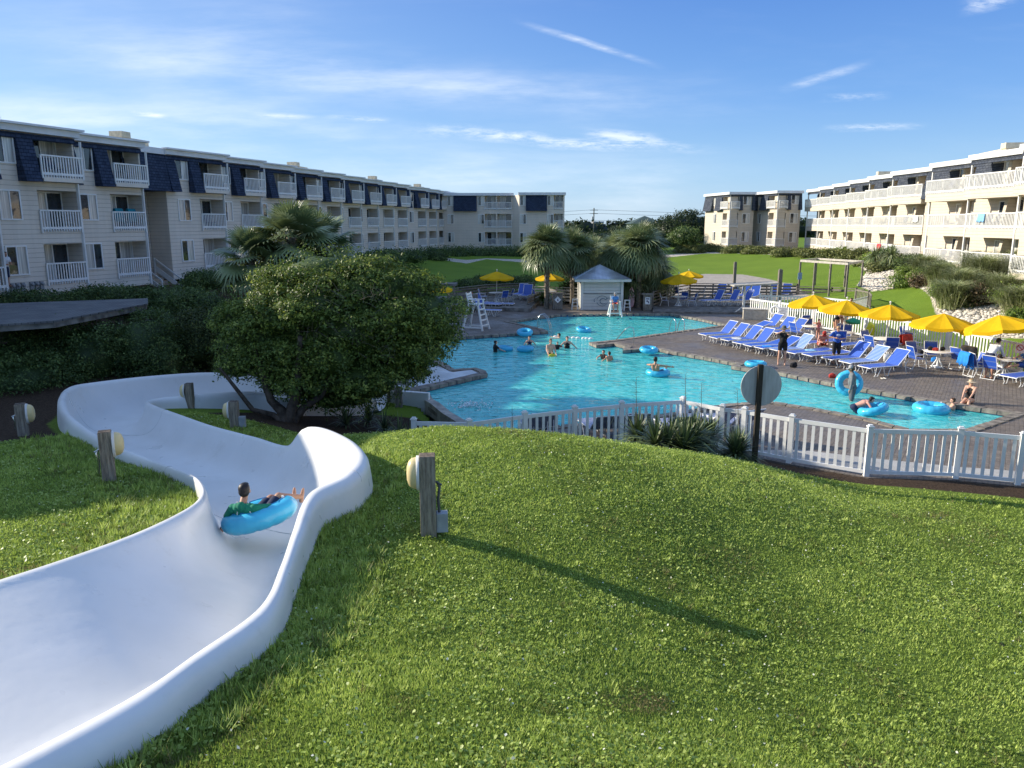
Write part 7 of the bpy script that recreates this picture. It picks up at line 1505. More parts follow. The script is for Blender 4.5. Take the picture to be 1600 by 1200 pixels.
q0, q1 = P(990,538,0), P(964,532,0); handrail('hand_rail', 'single steel handrail rising from the stone peninsula', [q0, q0+Vector((0,0,.55)), q0+Vector((-.04,0,.82)), q0+Vector((-.22,.02,.9)), q0+Vector((-.45,.05,.75)), Vector((q1.x,q1.y,.1)), Vector((q1.x-.15,q1.y,-.4))])
# ---- traffic cone
q = P(738,470,.25); mb = MB(); mb.box(-.17,.17,-.17,.17,0,.03); mb.lathe([(.13,.03),(.03,.62),(.02,.62)], 14); o = mb.build('traffic_cone', mat('cone_orange', (.75,.12,.02), .5)); o.location = q; tag(o, 'orange traffic cone behind the white lifeguard chair', 'traffic cone')
# ---- round sign seen from behind
sq_ = PD(1180, 700, 17.25); g = gz(sq_.x, sq_.y); top = PD(1193, 571, 17.25); o = thing('round_sign', 'big round weathered sign seen from behind on a dark wooden post', 'sign', (sq_.x, sq_.y, g)); h = top.z - g
mb = MB(); mb.box(-.055,.055,-.05,.05,-.2,h+.02); mb.build('post', dark_wood, o); dm = mat('sign_back', (.50,.50,.50), .5, .12, 3, col2=(.36,.35,.34), stretch=(6,6,.8)); mb = MB(); c = PD(1190,603,17.30); 
mb.lathe([(.001,-.012),(.475,-.012),(.48,0),(.475,.012),(.001,.012)], 48, Matrix.Translation((c.x-sq_.x, .08, c.z-g)) @ Matrix.Rotation(R(90), 4, 'X') @ Matrix.Rotation(R(3), 4, 'Y'), False, False); mb.build('disc', dm, o)
# ---- low wooden lamp posts
lampm = mat('lamp_dome_cream', (.72,.57,.28), .35, .06, 3); conduit = mat('conduit_grey', (.10,.10,.105), .5); boxm = mat('junction_box', (.36,.38,.40), .45)
wood_post = bpy.data.materials.new('post_wood'); wood_post.use_nodes = True; t, b = nodes_of(wood_post); tcn = t.nodes.new('ShaderNodeTexCoord'); mp = t.nodes.new('ShaderNodeMapping'); mp.inputs['Scale'].default_value = (9,9,.9); L(t, tcn.outputs['Object'], mp.inputs[0]); ov = mp.outputs[0]
g1 = tn(3.2, 6, .7); c = cmix(mrange(g1, .35, .65), (.14,.112,.085), (.38,.325,.25)); L(t, c, b.inputs['Base Color']); b.inputs['Roughness'].default_value = .9; b.inputs['Specular IOR Level'].default_value = .1
bp = t.nodes.new('ShaderNodeBump'); bp.inputs['Distance'].default_value = .012; L(t, g1, bp.inputs['Height']); L(t, bp.outputs[0], b.inputs['Normal'])
def lamp_post(px, py, ytop, zg, side, w, label, rz=0.0, box=False, cond=True):
    q = P(px, py, zg); g = gz(q.x, q.y); D = q.y; top = PD(px, ytop, D); h = top.z - g; o = thing('lamp_post', label, 'lamp post', (q.x, q.y, g), rz, 'wooden lamp posts along the slide'); hw = w/2
    bm_ = MB(); bm_.box(-hw,hw,-hw,hw,-.25,h); bm_.build('post', wood_post, o, .008)
    tp_ = MB(); tp_.box(-hw*.93,hw*.93,-hw*.93,hw*.93,h,h+.004); tp_.build('end_grain', mat('end_grain', (.15,.115,.085), .95, .4, 20, .01, 30), o)
    R0 = w*1.05; M_ = Matrix.Translation((side*hw, 0, h-R0-.02)) @ Matrix.Rotation(R(90)*side, 4, 'Y') @ Matrix.Diagonal((1.0,.72,1,1)); d = MB()
    d.lathe([(R0*.97,.03),(R0*.96,.06),(R0*.90,.10),(R0*.74,.135),(R0*.42,.158),(.001,.163)], 24, M_, True, False); dome = d.build('lamp_dome', lampm, o); d = MB(); d.lathe([(R0*1.06,0),(R0*1.06,.035),(R0*.9,.042),(R0*.9,0)], 24, M_, True, True); d.build('lamp_rim', trim_m, o)
    if cond: c_ = MB(); c_.tube([(-side*(hw+.015),.02,h*.66),(-side*(hw+.05),0,h*.60),(-side*(hw+.03),0,h*.45),(-side*(hw+.045),-.0,h*.2)], .019, 7); c_.tube([(-side*(hw),0,h*.67),(-side*(hw+.075),0,h*.62)], .014, 6); c_.build('conduit', conduit if box else steel, o)
    if box: b_ = MB(); b_.box(-side*hw if side < 0 else -hw-.15, (hw+.15) if side < 0 else -hw, -.07,.07,.04,.30); b_.build('junction_box', boxm, o, .008)
    return o
lamp_post(670, 836, 711, 2.02, -1, .205, 'big wooden lamp post with cream dome on the sunlit hill', R(6), True)
lamp_post(172, 756, 674, 2.03, 1, .185, 'wooden lamp post between left lawn and slide, half sunlit', R(24)); lamp_post(368, 672, 627, 1.1, -1, .20, 'shaded lamp post on the inner lawn near the tree', R(4), True, False); lamp_post(298, 636, 599, 1.0, -1, .19, 'small lamp post at the far inner bend of the slide', 0, False, False); lamp_post(37, 678, 631, 1.5, 1, .2, 'shaded lamp post at the left edge by the hedge', R(24))
# ---- low wall and stumps by the outlet
wl = [P(x, y, .18) for x, y in ((664,621),(680,630),(697,644),(720,658),(748,668))]; mb = MB()
for a, b in zip(wl[:-1], wl[1:]): mb.bar((a.x,a.y,-.05),(b.x,b.y,-.05), .30, .46)
o = mb.build('retaining_wall', mat('wall_plaster', (.48,.44,.38), .8, .25, 3)); tag(o, 'low curved plastered retaining wall between the dark bed and the pool', 'wall')
for i, (px, py) in enumerate(((612,628),(623,634))): q = P(px, py, 0); simple_post('wooden_stump', ('taller weathered stump beside the slide outlet', 'shorter weathered stump nearer the outlet wall')[i], 'stump', q, (.85,.6)[i], .12, grey_wood)
# ---- utility pole, wires, far houses
q = PD(927, 380, 230); g = 2.0; o = thing('utility_pole', 'distant wooden utility pole with crossarms above the palms', 'utility pole', (q.x, q.y, g)); top = PD(927, 325, 230).z - g; mb = MB(); mb.tube([(0,0,0),(0,0,top)], .16, 8); mb.build('pole', grey_wood, o)
for z in (.6, 1.6): m_ = MB(); m_.box(-1.2,1.2,-.06,.06,top-z-.08,top-z+.08); m_.build('crossarm', grey_wood, o)
m_ = MB(); m_.lathe([(.22,0),(.22,.9),(.05,1.0)], 10, Matrix.Translation((-.45,0,top-3.4))); m_.build('transformer', boxm, o)
for k, z in enumerate((.5, 1.5, 3.5)):
    a = Vector((q.x-95, q.y+30, g+top-z-.2)); b = Vector((q.x, q.y, g+top-z)); c_ = Vector((q.x+150, q.y-20, g+top-z-.8)); pts = []
    for s_, e_ in ((a,b),(b,c_)): pts += [s_.lerp(e_, t/12) - Vector((0,0,math.sin(math.pi*t/12)*1.6)) for t in range(12)]
    mb = MB(); mb.tube(pts+[c_], .035, 4); o2 = mb.build('power_line', dark_metal); tag(o2, ('highest distant power line across the sky', 'middle distant power line', 'lowest distant power line')[k], 'power line')
def far_house(px0, px1, ybase, ytop, y, col, roofcol, label, gable=True):
    a, b = PD(px0, ybase, y), PD(px1, ytop, y); w = b.x-a.x; h = b.z-a.z; cx = (a.x+b.x)/2; z0 = 2; H = b.z-z0; o = thing('far_house', label, 'house', (cx, y, z0)); mb = MB(); rh = H*.30 if gable else .4; mb.box(-w/2,w/2,0,9,0,H-rh); mb.build('wall', col, o); m_ = MB()
    if gable: m_.add([(-w/2-.5,-.5,H-rh),(w/2+.5,-.5,H-rh),(w/2+.5,9.5,H-rh),(-w/2-.5,9.5,H-rh),(0,4,H),(0,5,H)], [(0,1,4),(1,2,5,4),(2,3,5),(3,0,4,5),(3,2,1,0)])
    else: m_.box(-w/2-.2,w/2+.2,-.2,9.2,H-rh,H)
    m_.build('roof', roofcol, o)
    nw = max(2, int(w/2.2))
    for k in range(nw):
        for r_ in range(max(1, int((H-rh)/3))):
            zc = H-rh-1.9-3*r_
            if zc < H*.3: continue
            m_ = MB(); x = -w/2+w*(k+.5)/nw; m_.box(x-.5,x+.5,-.06,.02,zc,zc+1.3); m_.build('window', glass_m, o)
wallg = mat('far_wall', (.42,.43,.46), .8); roofd = mat('far_roof', (.07,.08,.085), .8); roofb = mat('far_roof_brown', (.16,.15,.15), .8)
far_house(928, 943, 375, 346, 260, wallg, wallg, 'distant flat-topped grey building below the utility pole', False); far_house(945, 958, 375, 352, 270, wallg, roofb, 'small distant grey house right of the flat-topped one', False)
far_house(988, 1036, 370, 337, 170, mat('green_wall', (.20,.24,.21), .8), mat('green_roof', (.055,.085,.075), .7), 'distant house with dark green hipped roof above the palms'); far_house(1068, 1110, 372, 336, 175, wallg, roofb, 'distant grey roof just left of the far cornered building')
o = None
mb = MB(); c0 = P(640,466,.0)
# small flat shelter roof at the left end of the terrace
q = PD(697, 442, 54); o = thing('flat_shelter', 'small flat grey shelter roof on posts right of the big tree', 'shelter', (q.x, q.y, .2)); m_ = MB(); m_.box(-.9,.75,-.8,.8,q.z-.35,q.z-.22); m_.build('roof', grey_plank, o)
for x in (-.7,.6): m_ = MB(); m_.box(x-.06,x+.06,-.7,-.58,0,q.z-.35); m_.build('post', grey_wood, o)
m_ = MB(); m_.box(.85,2.2,-.4,.4,0,1.0); m_.build('counter', grey_wood, o)
print('things ok')
# ================================================================ people
def capsule(mb, a, b, r0, r1, seg=12):
    a, b = Vector(a), Vector(b); d = b-a; L_ = d.length
    if L_ < 1e-5: mb.ball(a, r0, seg, 8); return
    q = d.to_track_quat('Z', 'Y').to_matrix().to_4x4(); M_ = Matrix.Translation(a) @ q; prof = [(max(1e-4, r0*math.cos(R(t))), r0*math.sin(R(t))) for t in (-90,-60,-30,0)] + [(max(1e-4, r1*math.cos(R(t))), L_ + r1*math.sin(R(t))) for t in (0,30,60,90)]
    mb.lathe(prof, seg, M_, True, False)
    n = len(mb.v)
def remesh(mb, name, m, parent, vox=.014, smooth=3):
    me = mb.mesh('tmp'); o = bpy.data.objects.new('tmp', me); COL.objects.link(o); md = o.modifiers.new('r', 'REMESH'); md.mode = 'VOXEL'; md.voxel_size = vox; md.use_smooth_shade = True
    sm_ = o.modifiers.new('s', 'SMOOTH'); sm_.factor = .5; sm_.iterations = smooth
    dg = bpy.context.evaluated_depsgraph_get(); me2 = bpy.data.meshes.new_from_object(o.evaluated_get(dg)); me2.name = name; bpy.data.objects.remove(o); bpy.data.meshes.remove(me)
    me2.materials.clear(); me2.materials.append(m); r = bpy.data.objects.new(name, me2); COL.objects.link(r); setpar(r, parent); return r
def ik(a, c, l1, l2, hint):
    a, c = Vector(a), Vector(c); d = c-a; L_ = min(d.length, (l1+l2)*.998); d = d.normalized(); x = (l1*l1 - l2*l2 + L_*L_)/(2*L_); h = math.sqrt(max(0, l1*l1-x*x)); hv = Vector(hint); hv = (hv - d*hv.dot(d)); hv = hv.normalized() if hv.length > 1e-4 else Vector((0,1,0))
    return a + d*x + hv*h, a + d*L_
SK = {'fair': mat('skin_fair', (.62,.36,.25), .5, .06, 6, spec=.35), 'tan': mat('skin_tan', (.46,.24,.15), .5, .06, 6, spec=.35), 'pink': mat('skin_pink', (.64,.33,.25), .5, .06, 6, spec=.35)}
HR = {'dark': mat('hair_dark', (.018,.012,.010), .5, .2, 30), 'brown': mat('hair_brown', (.09,.045,.022), .55, .25, 30), 'blond': mat('hair_blond', (.38,.24,.10), .55, .2, 30)}
CLT = {k: mat('cloth_'+k, c, .85, .12, 7) for k, c in {'green': (.008,.20,.115), 'black': (.012,.012,.014), 'navy': (.015,.025,.07), 'blue': (.025,.10,.42), 'skyblue': (.10,.26,.55), 'white': (.72,.72,.74), 'pink': (.62,.22,.28), 'rust': (.45,.07,.04), 'olive': (.05,.07,.05), 'grey': (.17,.18,.19), 'yellow': (.78,.62,.05), 'plaid': (.10,.11,.13), 'red': (.60,.03,.04)}.items()}
HATM = {'straw': mat('hat_straw', (.62,.50,.34), .85, .1, 12), 'red': CLT['red'], 'grey': mat('cap_grey', (.38,.38,.38), .8), 'bush': mat('bucket_hat', (.14,.13,.10), .85, .2, 10)}
def hand(mb, w, d, palm, side, s=1.0, curl=.35):
    """palm and five fingers grown from the wrist w along d; palm = palm normal"""
    d = Vector(d).normalized(); n = Vector(palm); n = (n - d*n.dot(d)).normalized(); x = d.cross(n)*side
    w = Vector(w); c = w + d*.045*s; 
    for k in (-1, 0, 1): capsule(mb, w + x*.012*k*s, w + d*.085*s + x*.024*k*s, .017*s, .015*s, 8)
    for k, ln in zip((-1.5,-.5,.5,1.5), (.062,.078,.082,.070)):
        b0 = w + d*.085*s + x*.0165*k*s; d1 = (d*math.cos(curl) + n*math.sin(curl)); d2 = (d*math.cos(curl*2.2) + n*math.sin(curl*2.2)); m1 = b0 + d1*ln*.5*s; capsule(mb, b0, m1, .0105*s, .0095*s, 7); capsule(mb, m1, m1 + d2*ln*.5*s, .0095*s, .008*s, 7)
    t0 = w + d*.03*s + x*.03*s; t1 = t0 + (d*.6 + x*.7 + n*.25).normalized()*.038*s; capsule(mb, t0, t1, .012*s, .011*s, 7); capsule(mb, t1, t1 + (d*.85 + x*.3 + n*.35).normalized()*.03*s, .011*s, .009*s, 7)
def person(label, loc, rz, pose=None, s=1.0, skin='fair', hair='brown', long_hair=False, top=None, bottom=None, sleeve='short', hat=None, glasses=False, female=False, suit=None, belly=1.0, vox=.015, cap_back=False, group=None, extra=None):
    o = thing('person', label, 'person', loc, rz, group); p = dict(pel=(0,0,.93), chest=(0,.0,1.27), head=(0,.03,1.56), hL=(-.27,.08,.82), hR=(.27,.08,.82), aL=(-.11,0,.08), aR=(.11,0,.08), eL=(-.6,-.8,0), eR=(.6,-.8,0), kL=(-.15,1,0), kR=(.15,1,0), fL=(-.05,1,0), fR=(.05,1,0), rt=(1,0,0), look=(0,1,0), palmL=(1,0,0), palmR=(-1,0,0), dL=None, dR=None)
    p.update(pose or {}); V3 = {k: Vector(v) for k, v in p.items() if v is not None}
    pel, ch, hd = V3['pel'], V3['chest'], V3['head']; rt = V3['rt'].normalized(); up = (ch-pel).normalized(); sw, hw = (.155 if female else .175), (.092 if female else .09)
    neck = ch + up*.17; shL, shR = ch - rt*sw + up*.10, ch + rt*sw + up*.10; hpL, hpR = pel - rt*hw, pel + rt*hw
    eL, wL = ik(shL, V3['hL'], .27, .25, V3['eL']); eR, wR = ik(shR, V3['hR'], .27, .25, V3['eR']); kL, aL = ik(hpL, V3['aL'], .43, .42, V3['kL']); kR, aR = ik(hpR, V3['aR'], .43, .42, V3['kR'])
    fw = rt.cross(up)*-1; fw = up.cross(rt); S = lambda v: v*s
    def seg(mb, a, b, r0, r1, g=0.0): capsule(mb, a*s, b*s, (r0+g)*s, (r1+g)*s)
    def torso(mb, g=0.0, lo=0.0, hi=1.0):
        w = .82 if female else 1.0; waist = pel.lerp(ch, .45)
        for k in (-1, 1):
            if lo < .3: seg(mb, pel + rt*.055*k, waist + rt*.045*k*w, .098, .092*belly**.5, g)
            seg(mb, waist + rt*.045*k*w, ch + rt*.07*k, .092*belly**.5, .108, g)
            if hi > .8: seg(mb, ch + rt*.07*k, ch + up*.09 + rt*.085*k, .105, .072, g)
        if belly > 1.05: seg(mb, waist - Vector(fw)*-.04 - up*.02, waist + fw*.04 + up*.04, .10*belly, .10*belly, g)
        if female: 
            for k in (-1, 1): seg(mb, ch + rt*.07*k + fw*.07 + up*.0, ch + rt*.07*k + fw*.075 - up*.01, .052, .05, g)
    def legs(mb, g=0.0, frac=1.0, lower=False):
        for hp, kn, an in ((hpL, kL, aL), (hpR, kR, aR)):
            e = hp.lerp(kn, min(1, frac)); seg(mb, hp, e, .088, .088-.030*min(1, frac), g)
            if frac > 1: seg(mb, kn, kn.lerp(an, frac-1), .056, .05, g)
    def arms(mb, g=0.0, frac=1.0):
        for sh, el, wr in ((shL, eL, wL), (shR, eR, wR)):
            e = sh.lerp(el, min(1, frac)); seg(mb, sh, e, .050, .050-.010*min(1, frac), g)
            if frac > 1: seg(mb, el, el.lerp(wr, frac-1), .040, .034, g)
    b = MB(); torso(b); arms(b, 0, 1.0); legs(b, 0, 1.0)
    for el, wr, sd, dk, pk in ((eL, wL, -1, 'dL', 'palmL'), (eR, wR, 1, 'dR', 'palmR')):
        seg(b, el, wr, .038, .026); dd = V3.get(dk) or (wr-el); hand(b, wr*s, dd, V3[pk], sd, s)
    for kn, an, ft in ((kL, aL, V3['fL']), (kR, aR, V3['fR'])):
        m_ = kn.lerp(an, .35) - fw*.012; seg(b, kn, m_, .052, .055); seg(b, m_, an, .055, .034); f = ft.normalized(); seg(b, an - f*.03 + Vector((0,0,-.035)), an + f*.13 + Vector((0,0,-.045)), .036, .028); seg(b, an, an + f*.05 + Vector((0,0,-.035)), .036, .032); seg(b, an + f*.13 + Vector((0,0,-.045)), an + f*.17 + Vector((0,0,-.05)), .028, .02)
    lk = V3['look'].normalized(); seg(b, neck - up*.04, hd - Vector((0,0,.06)), .055, .050); hz = (hd-neck); hz = Vector((0,0,1)) if abs(lk.z) < .5 else up; side_ = lk.cross(hz).normalized(); hz = side_.cross(lk).normalized()
    B_ = Matrix((side_, lk, hz)).transposed().to_4x4(); HM = Matrix.Translation(hd*s) @ B_ @ Matrix.Scale(s, 4)
    def hball(mb, c, r, seg_=16, rings=12): mb.ball(HM @ Vector(c), tuple(q*s for q in r), seg_, rings, B_)
    hball(b, (0,-.01,.025), (.074,.092,.088)); hball(b, (0,.022,-.045), (.052,.062,.065)); hball(b, (0,.088,-.018), (.013,.020,.022), 8, 6); hball(b, (0,.07,-.07), (.026,.018,.012), 8, 6)
    for k in (-1, 1): hball(b, (k*.076,-.005,-.01), (.012,.020,.032), 8, 6); hball(b, (k*.03,.074,.018), (.020,.014,.008), 8, 6)
    body = remesh(b, 'body', SK[skin], o, vox*s)
    e_ = MB()
    for k in (-1, 1): hball(e_, (k*.029,.077,.002), (.012,.008,.008), 8, 6)
    e_.build('eyes', m_blk, body)
    if glasses:
        g_ = MB()
        for k in (-1, 1): hball(g_, (k*.032,.084,.003), (.027,.008,.020), 10, 8)
        g_.bar(HM @ Vector((-.075,.03,.012)), HM @ Vector((-.05,.085,.008)), .006*s); g_.bar(HM @ Vector((.075,.03,.012)), HM @ Vector((.05,.085,.008)), .006*s); g_.build('sunglasses', m_blk, o)
    h = MB(); hball(h, (0,-.030,.040), (.083,.090,.086)); hball(h, (0,-.045,-.01), (.078,.068,.075)); hball(h, (0,.035,.085), (.058,.045,.030))
    if long_hair: hball(h, (0,-.075,-.09), (.065,.045,.12)); hball(h, (0,-.085,-.17), (.045,.035,.08))
    if hat != 'full': remesh(h, 'hair', HR[hair], o, .012*s, 2)
    if hat in ('straw', 'bush', 'visor'):
        c = MB(); 
        if hat == 'visor': c.lathe([(.088,-.03),(.092,.03)], 20, HM @ Matrix.Translation((0,-.01,.055)), True, False); c.add([HM @ Vector((math.sin(R(a))*r_, -.01+math.cos(R(a))*r_*1.15, .035-(.02 if r_ > .1 else 0))) for r_ in (.085,.17) for a in range(-70, 71, 14)], [(i, i+1, i+12, i+11) for i in range(10)])
        else: c.lathe([(.18,.015),(.15,.028),(.098,.040),(.094,.075),(.082,.125),(.05,.145),(.001,.148)], 22, HM @ Matrix.Translation((0,-.012,.02)), True, False)
        hh = c.build('sun_hat' if hat != 'visor' else 'visor', HATM['straw' if hat != 'bush' else 'bush'], o); md = hh.modifiers.new('t', 'SOLIDIFY'); md.thickness = .006
    if hat in ('red', 'grey'):
        c = MB(); c.lathe([(.093,.03),(.092,.065),(.078,.115),(.045,.14),(.001,.146)], 20, HM @ Matrix.Translation((0,-.012,.0)), True, False); dr = -1 if cap_back else 1
        c.add([HM @ Vector((math.sin(R(a))*r_, dr*(-.01+math.cos(R(a))*(r_ if r_ < .1 else r_*1.1)), .035-(.02 if r_ > .1 else 0))) for r_ in (.088,.155) for a in range(-45, 46, 9)], [(i, i+1, i+12, i+11) for i in range(10)]); hh = c.build('cap', HATM[hat], o); md = hh.modifiers.new('t', 'SOLIDIFY'); md.thickness = .006
    if top:
        t_ = MB(); torso(t_, .012); arms(t_, .013, {'short': .62, 'long': 1.92, 'none': .12, 'half': .9}[sleeve]); seg(t_, ch+up*.08, neck+up*.0, .07, .056, .004); remesh(t_, 'shirt', CLT[top], o, vox*s)
    if suit:
        t_ = MB(); waist = pel.lerp(ch, .45)
        for k in (-1, 1): seg(t_, pel + rt*.055*k, waist + rt*.045*k*.9, .103, .097, .004); seg(t_, waist + rt*.045*k*.9, ch + rt*.055*k - up*.0, .097, .104, .004); seg(t_, ch + rt*.07*k + fw*.072, ch + rt*.07*k + fw*.06 - up*.02, .055, .05, .003); seg(t_, ch + rt*.075*k + fw*.05+up*.02, ch + up*.17 + rt*.085*k, .02, .016); seg(t_, ch + up*.17 + rt*.085*k, ch + rt*.07*k - fw*.09, .016, .016)
        seg(t_, pel - up*.02, pel - up*.07, .085, .06); remesh(t_, 'swimsuit', CLT[suit], o, vox*s)
    if bottom:
        c_, fr_ = bottom; t_ = MB(); 
        for k in (-1, 1): seg(t_, pel + rt*.055*k + up*.03, pel + rt*.06*k - up*.02, .103, .104, .012)
        legs(t_, .020, fr_); remesh(t_, 'shorts' if fr_ < 1.3 else 'trousers', CLT[c_], o, vox*s)
    if extra: extra(o, s, HM)
    return o
def face(dx, dy): return math.atan2(-dx, dy)
sit = lambda H=.42, kn=.45, lean=-.05: dict(pel=(0,0,H+.10), chest=(0,lean+.03,H+.45), head=(0,lean+.06,H+.74), aL=(-.13,kn,.08), aR=(.13,kn,.08), kL=(-.1,.6,1), kR=(.1,.6,1), hL=(-.16,.28,H+.14), hR=(.16,.28,H+.14))
def IW(px, py, z): """in-water origin such that the waterline cuts at body height z"""; q = P(px, py, WZ); return Vector((q.x, q.y, WZ - z))
# rider on the slide
rq = P(404, 818, 1.72)
flow = Vector((SL_C[8*7][0]-SL_C[8*6][0], SL_C[8*7][1]-SL_C[8*6][1], 0)).normalized()
rloc = P(406, 806, 1.98); tilt = Matrix.Rotation(R(-12), 4, 'Y') @ Matrix.Rotation(R(6), 4, 'X')
rr_ = ring(rloc + Vector((0,0,.02)), (R(-7), R(-13), R(10)), 'light blue swim ring carrying the boy down the slide', 1.03)
person('boy in green swim shirt riding down the slide in a blue ring, seen from behind', rloc + Vector((.0,.02,-.09)), R(-14),
       dict(pel=(0,-.10,.05), chest=(-.02,-.30,.27), head=(-.05,-.27,.57), hL=(-.56,-.16,-.10), hR=(.50,.16,.26), aL=(.22,.60,.20), aR=(.37,.56,.22), kL=(0,.1,1), kR=(0,.1,1), fL=(-.05,.25,1), fR=(.1,.25,1), eL=(-.5,-.6,.2), eR=(.3,-.6,-.2), rt=(1,-.02,.08), look=(-.35,1,-.05), palmL=(0,0,-1), palmR=(0,0,-1)), s=.95, skin='tan', hair='dark', top='green', sleeve='half', bottom=('navy',.8), vox=.012,
       extra=lambda o, s, HM: [ (lambda mb: (mb.tube([Vector((-.14,-.33,.42))*s*1.0, Vector((-.09,-.425,.30))*s, Vector((-.13,-.39,.12))*s], .007, 5), mb.build('piping', white_wood, o)))(MB()), (lambda mb: (mb.tube([Vector((.05,-.35,.44))*s, Vector((.11,-.42,.32))*s, Vector((.19,-.38,.16))*s], .007, 5), mb.build('piping', white_wood, o)))(MB()) ])
# in the big basin
swimp = dict(hL=(-.45,.28,1.05), hR=(.45,.28,1.05))
person('boy in black swim shirt standing in the pool by a blue ring', IW(774,550,.86), face(.8,.3), dict(hR=(.3,.4,1.1), hL=(-.25,.2,.9)), s=.85, hair='dark', top='black', sleeve='short', bottom=('navy',.9))
person('girl with dark hair swimming up to her shoulders near the left deck', IW(827,538,.98), face(.2,-1), swimp, s=.85, hair='dark', long_hair=True, suit='navy', female=True)
person('bare-chested man holding small children in the pool', IW(860,553,.95), face(.35,-.9), dict(hR=(.30,.38,1.05), hL=(-.15,.36,.95)), s=1.0, skin='fair', hair='brown', bottom=('black',.9))
person('small child with yellow armbands in front of the bare-chested man', IW(863,557,.66), face(.1,-1), swimp, s=.55, hair='dark', top='yellow')
person('child in yellow goggles clinging to the side of the bare-chested man', IW(871,546,.62), face(-.2,-1), dict(hL=(-.35,.2,1.2)), s=.6, hair='dark', top='black')
person('woman with long dark hair in black swimsuit wading with arms out', IW(886,544,1.02), face(.1,-1), dict(hL=(-.55,.2,1.0), hR=(.55,.2,1.0)), s=.97, hair='dark', long_hair=True, suit='black', female=True)
person('swimmer with head just above water by the rope floats', IW(874,528,1.25), face(-1,.1), dict(hL=(-.5,.5,1.4), hR=(.4,.5,1.4)), s=.9, hair='dark', suit='black', female=True)
person('child on the left of the pair playing in mid pool', IW(943,561,.92), face(-.7,-.8), dict(hL=(-.5,.35,1.15), hR=(.2,.4,1.2)), s=.8, hair='brown', top='black', sleeve='none')
person('child on the right of the pair playing in mid pool, seen from behind', IW(952,564,.90), face(-.5,.7), swimp, s=.8, skin='tan', hair='dark')
person('man lounging in a swim ring with arms spread', P(1028,583,0)+Vector((0,.05,.05)), face(.5,.85), dict(pel=(0,-.15,-.05), chest=(0,-.30,.24), head=(0,-.30,.55), hL=(-.55,.15,.22), hR=(.62,.0,.25), aL=(-.1,.75,-.1), aR=(.12,.75,.05), kL=(0,0,1), kR=(0,0,1), fL=(0,.5,1), fR=(0,.5,1)), s=1.0, skin='tan', hair='dark', bottom=('navy',.8))
# shallow end
person('man in grey cap and dark long-sleeved shirt standing in the shallow water', IW(1331,626,.42), face(-.85,.25), dict(hL=(-.24,.12,.85), hR=(.36,-.05,.95), chest=(0,.05,1.27), head=(0,.12,1.56), look=(.1,1,-.2)), s=1.0, skin='tan', hair='brown', top='grey', sleeve='long', bottom=('plaid',1.05), hat='grey', belly=1.1)
person('boy bending over a blue ring in the shallow water', IW(1340,645,.44), face(.93,-.2), dict(pel=(0,-.15,.72), chest=(0,.20,.90), head=(0,.46,1.02), hL=(-.30,.60,.62), hR=(.28,.62,.66), look=(0,1,-.25), aL=(-.12,-.25,.08), aR=(.12,-.2,.08)), s=.88, skin='pink', hair='dark', bottom=('navy',1.0))
person('child swimming with head and shoulders out, right of the darker ring', IW(1488,640,.90), face(-.9,.3), dict(hL=(-.4,.4,1.2), hR=(.5,-.2,1.2)), s=.78, skin='fair', hair='brown')
q = P(1514,632,.0); person('woman in black swimsuit and straw visor sitting on the pool edge', q + Vector((.15,.25,-.40)), face(-.75,-.62), dict(sit(.42,.42), hL=(-.12,.40,.62), hR=(.10,.42,.60), aL=(-.16,.62,.18), aR=(.05,.66,.10), look=(-.45,.9,0)), s=.97, skin='fair', hair='blond', long_hair=True, suit='black', female=True, hat='visor', glasses=True)
# on the right deck
person('woman in black outfit and bucket hat taking a photo on the deck', P(1221,570,0), face(-.35,-.95), dict(hL=(-.06,.30,1.48), hR=(.09,.30,1.48), eL=(-1,.2,-.4), eR=(1,.2,-.4), aL=(-.13,0,.08), aR=(.14,.02,.08), palmL=(0,1,0), palmR=(0,1,0)), s=1.0, skin='fair', hair='brown', top='black', sleeve='none', bottom=('black',.55), hat='bush', female=True, belly=1.15)
person('man in blue graphic T-shirt and sunglasses standing among loungers', P(1305,568,0), face(-.1,-1), dict(hL=(-.10,.26,1.14), hR=(.18,.28,1.18), eL=(-1,-.5,-.3), eR=(1,-.5,-.2)), s=.99, skin='tan', hair='blond', top='blue', sleeve='half', bottom=('black',1.0), glasses=True, belly=1.25,
       extra=lambda o, s, HM: (lambda mb: (mb.ball((0,.137,1.27), (.085,.02,.055), 10, 6), mb.build('shirt_print', mat('print_pale', (.45,.55,.70), .8), o)))(MB()))
person('sunburnt man in red cap sitting bent forward on a lounger', P(1287,553,0)+Vector((-.1,.15,0)), face(-.1,-1), dict(sit(.38,.36), chest=(0,.20,.78), head=(0,.36,.99), hL=(-.06,.50,.62), hR=(.10,.50,.60), aL=(-.20,.42,.08), aR=(.22,.42,.08), look=(0,.6,-.8)), s=1.0, skin='pink', hair='brown', bottom=('rust',.8), hat='red', belly=1.1)
person('small child in pink swimsuit standing left of the red-capped man', P(1277,532,0), face(.3,-.9), dict(hR=(.42,.1,1.35), hL=(-.25,.1,.85)), s=.68, skin='pink', hair='dark', long_hair=True, suit='pink', female=True)
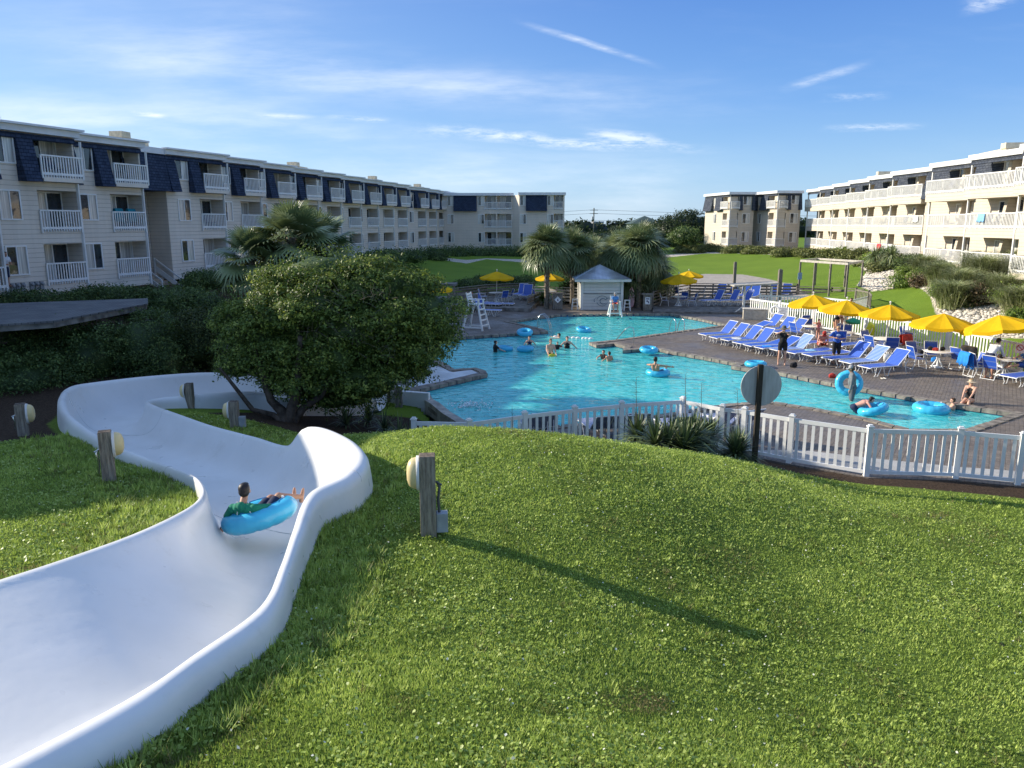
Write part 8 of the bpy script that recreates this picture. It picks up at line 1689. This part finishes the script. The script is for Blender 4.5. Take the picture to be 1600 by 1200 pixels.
person('woman in black swimsuit bending over the table behind the men', P(1303,526,0), face(.8,.1), dict(pel=(0,0,.92), chest=(0,.22,1.18), head=(0,.42,1.38), hL=(-.1,.55,.86), hR=(.12,.55,.86), look=(0,.8,-.6)), s=.97, skin='fair', hair='dark', suit='black', female=True)
person('man in black shirt standing behind the bending woman', P(1311,521,0), face(-.2,-1), dict(hL=(-.2,.2,1.05), hR=(.25,.2,1.05)), s=1.0, skin='tan', hair='dark', top='black')
person('person in red top behind the fence beside the black-shirted man', P(1327,508,.2), face(-.6,-.6), None, s=.95, skin='tan', hair='dark', top='rust', bottom=('navy',.9))
person('barefoot man in white long-sleeved shirt bending over the right-edge table', P(1543,592,0), face(.86,.35), dict(pel=(0,-.03,.92), chest=(0,.17,1.20), head=(0,.36,1.44), hL=(-.12,.55,.84), hR=(.14,.57,.84), look=(0,.85,-.5), aL=(-.1,-.02,.08), aR=(.1,.08,.08)), s=1.03, skin='tan', hair='dark', top='white', sleeve='long', bottom=('navy',1.05))
q = P(1592,592,0); person('person in blue top reclining on the lounger at the right frame edge', q + Vector((.25,.35,0)), face(-.9,-.25), dict(pel=(0,-.1,.50), chest=(0,-.30,.82), head=(0,-.30,1.12), hL=(-.2,.2,.75), hR=(.3,.1,.7), aL=(-.15,.75,.50), aR=(.15,.55,.45), kL=(0,0,1), kR=(0,0,1)), s=1.0, skin='fair', hair='blond', top='skyblue', bottom=('blue',.8))
# lifeguard and a man on a balcony
person('lifeguard in blue shirt and red shorts sitting on the low stand', lgq + Vector((0,.20,.76-.42)), face(0,-1), dict(sit(.42,.40), aL=(-.14,.44,.12), aR=(.14,.44,.12), look=(.3,1,0)), s=.95, skin='tan', hair='dark', top='skyblue', bottom=('red',.7), glasses=True, hat='grey')
fb = Fac(B1, facade_origin(-2), af, 1, LU, Z1L, side_l, shin_l, BASEL); q = fb.pt(4.9, -.35, Z1L+.01)
person('man in white T-shirt leaning on the balcony at the far left', (PD(6,410,37).x, 37, Z1L), face(.9,-.3), dict(hL=(-.1,.35,1.08), hR=(.2,.38,1.08), chest=(0,.08,1.27), head=(0,.16,1.55)), s=1.0, skin='tan', hair='dark', top='white', bottom=('navy',1.0))
print('people ok')
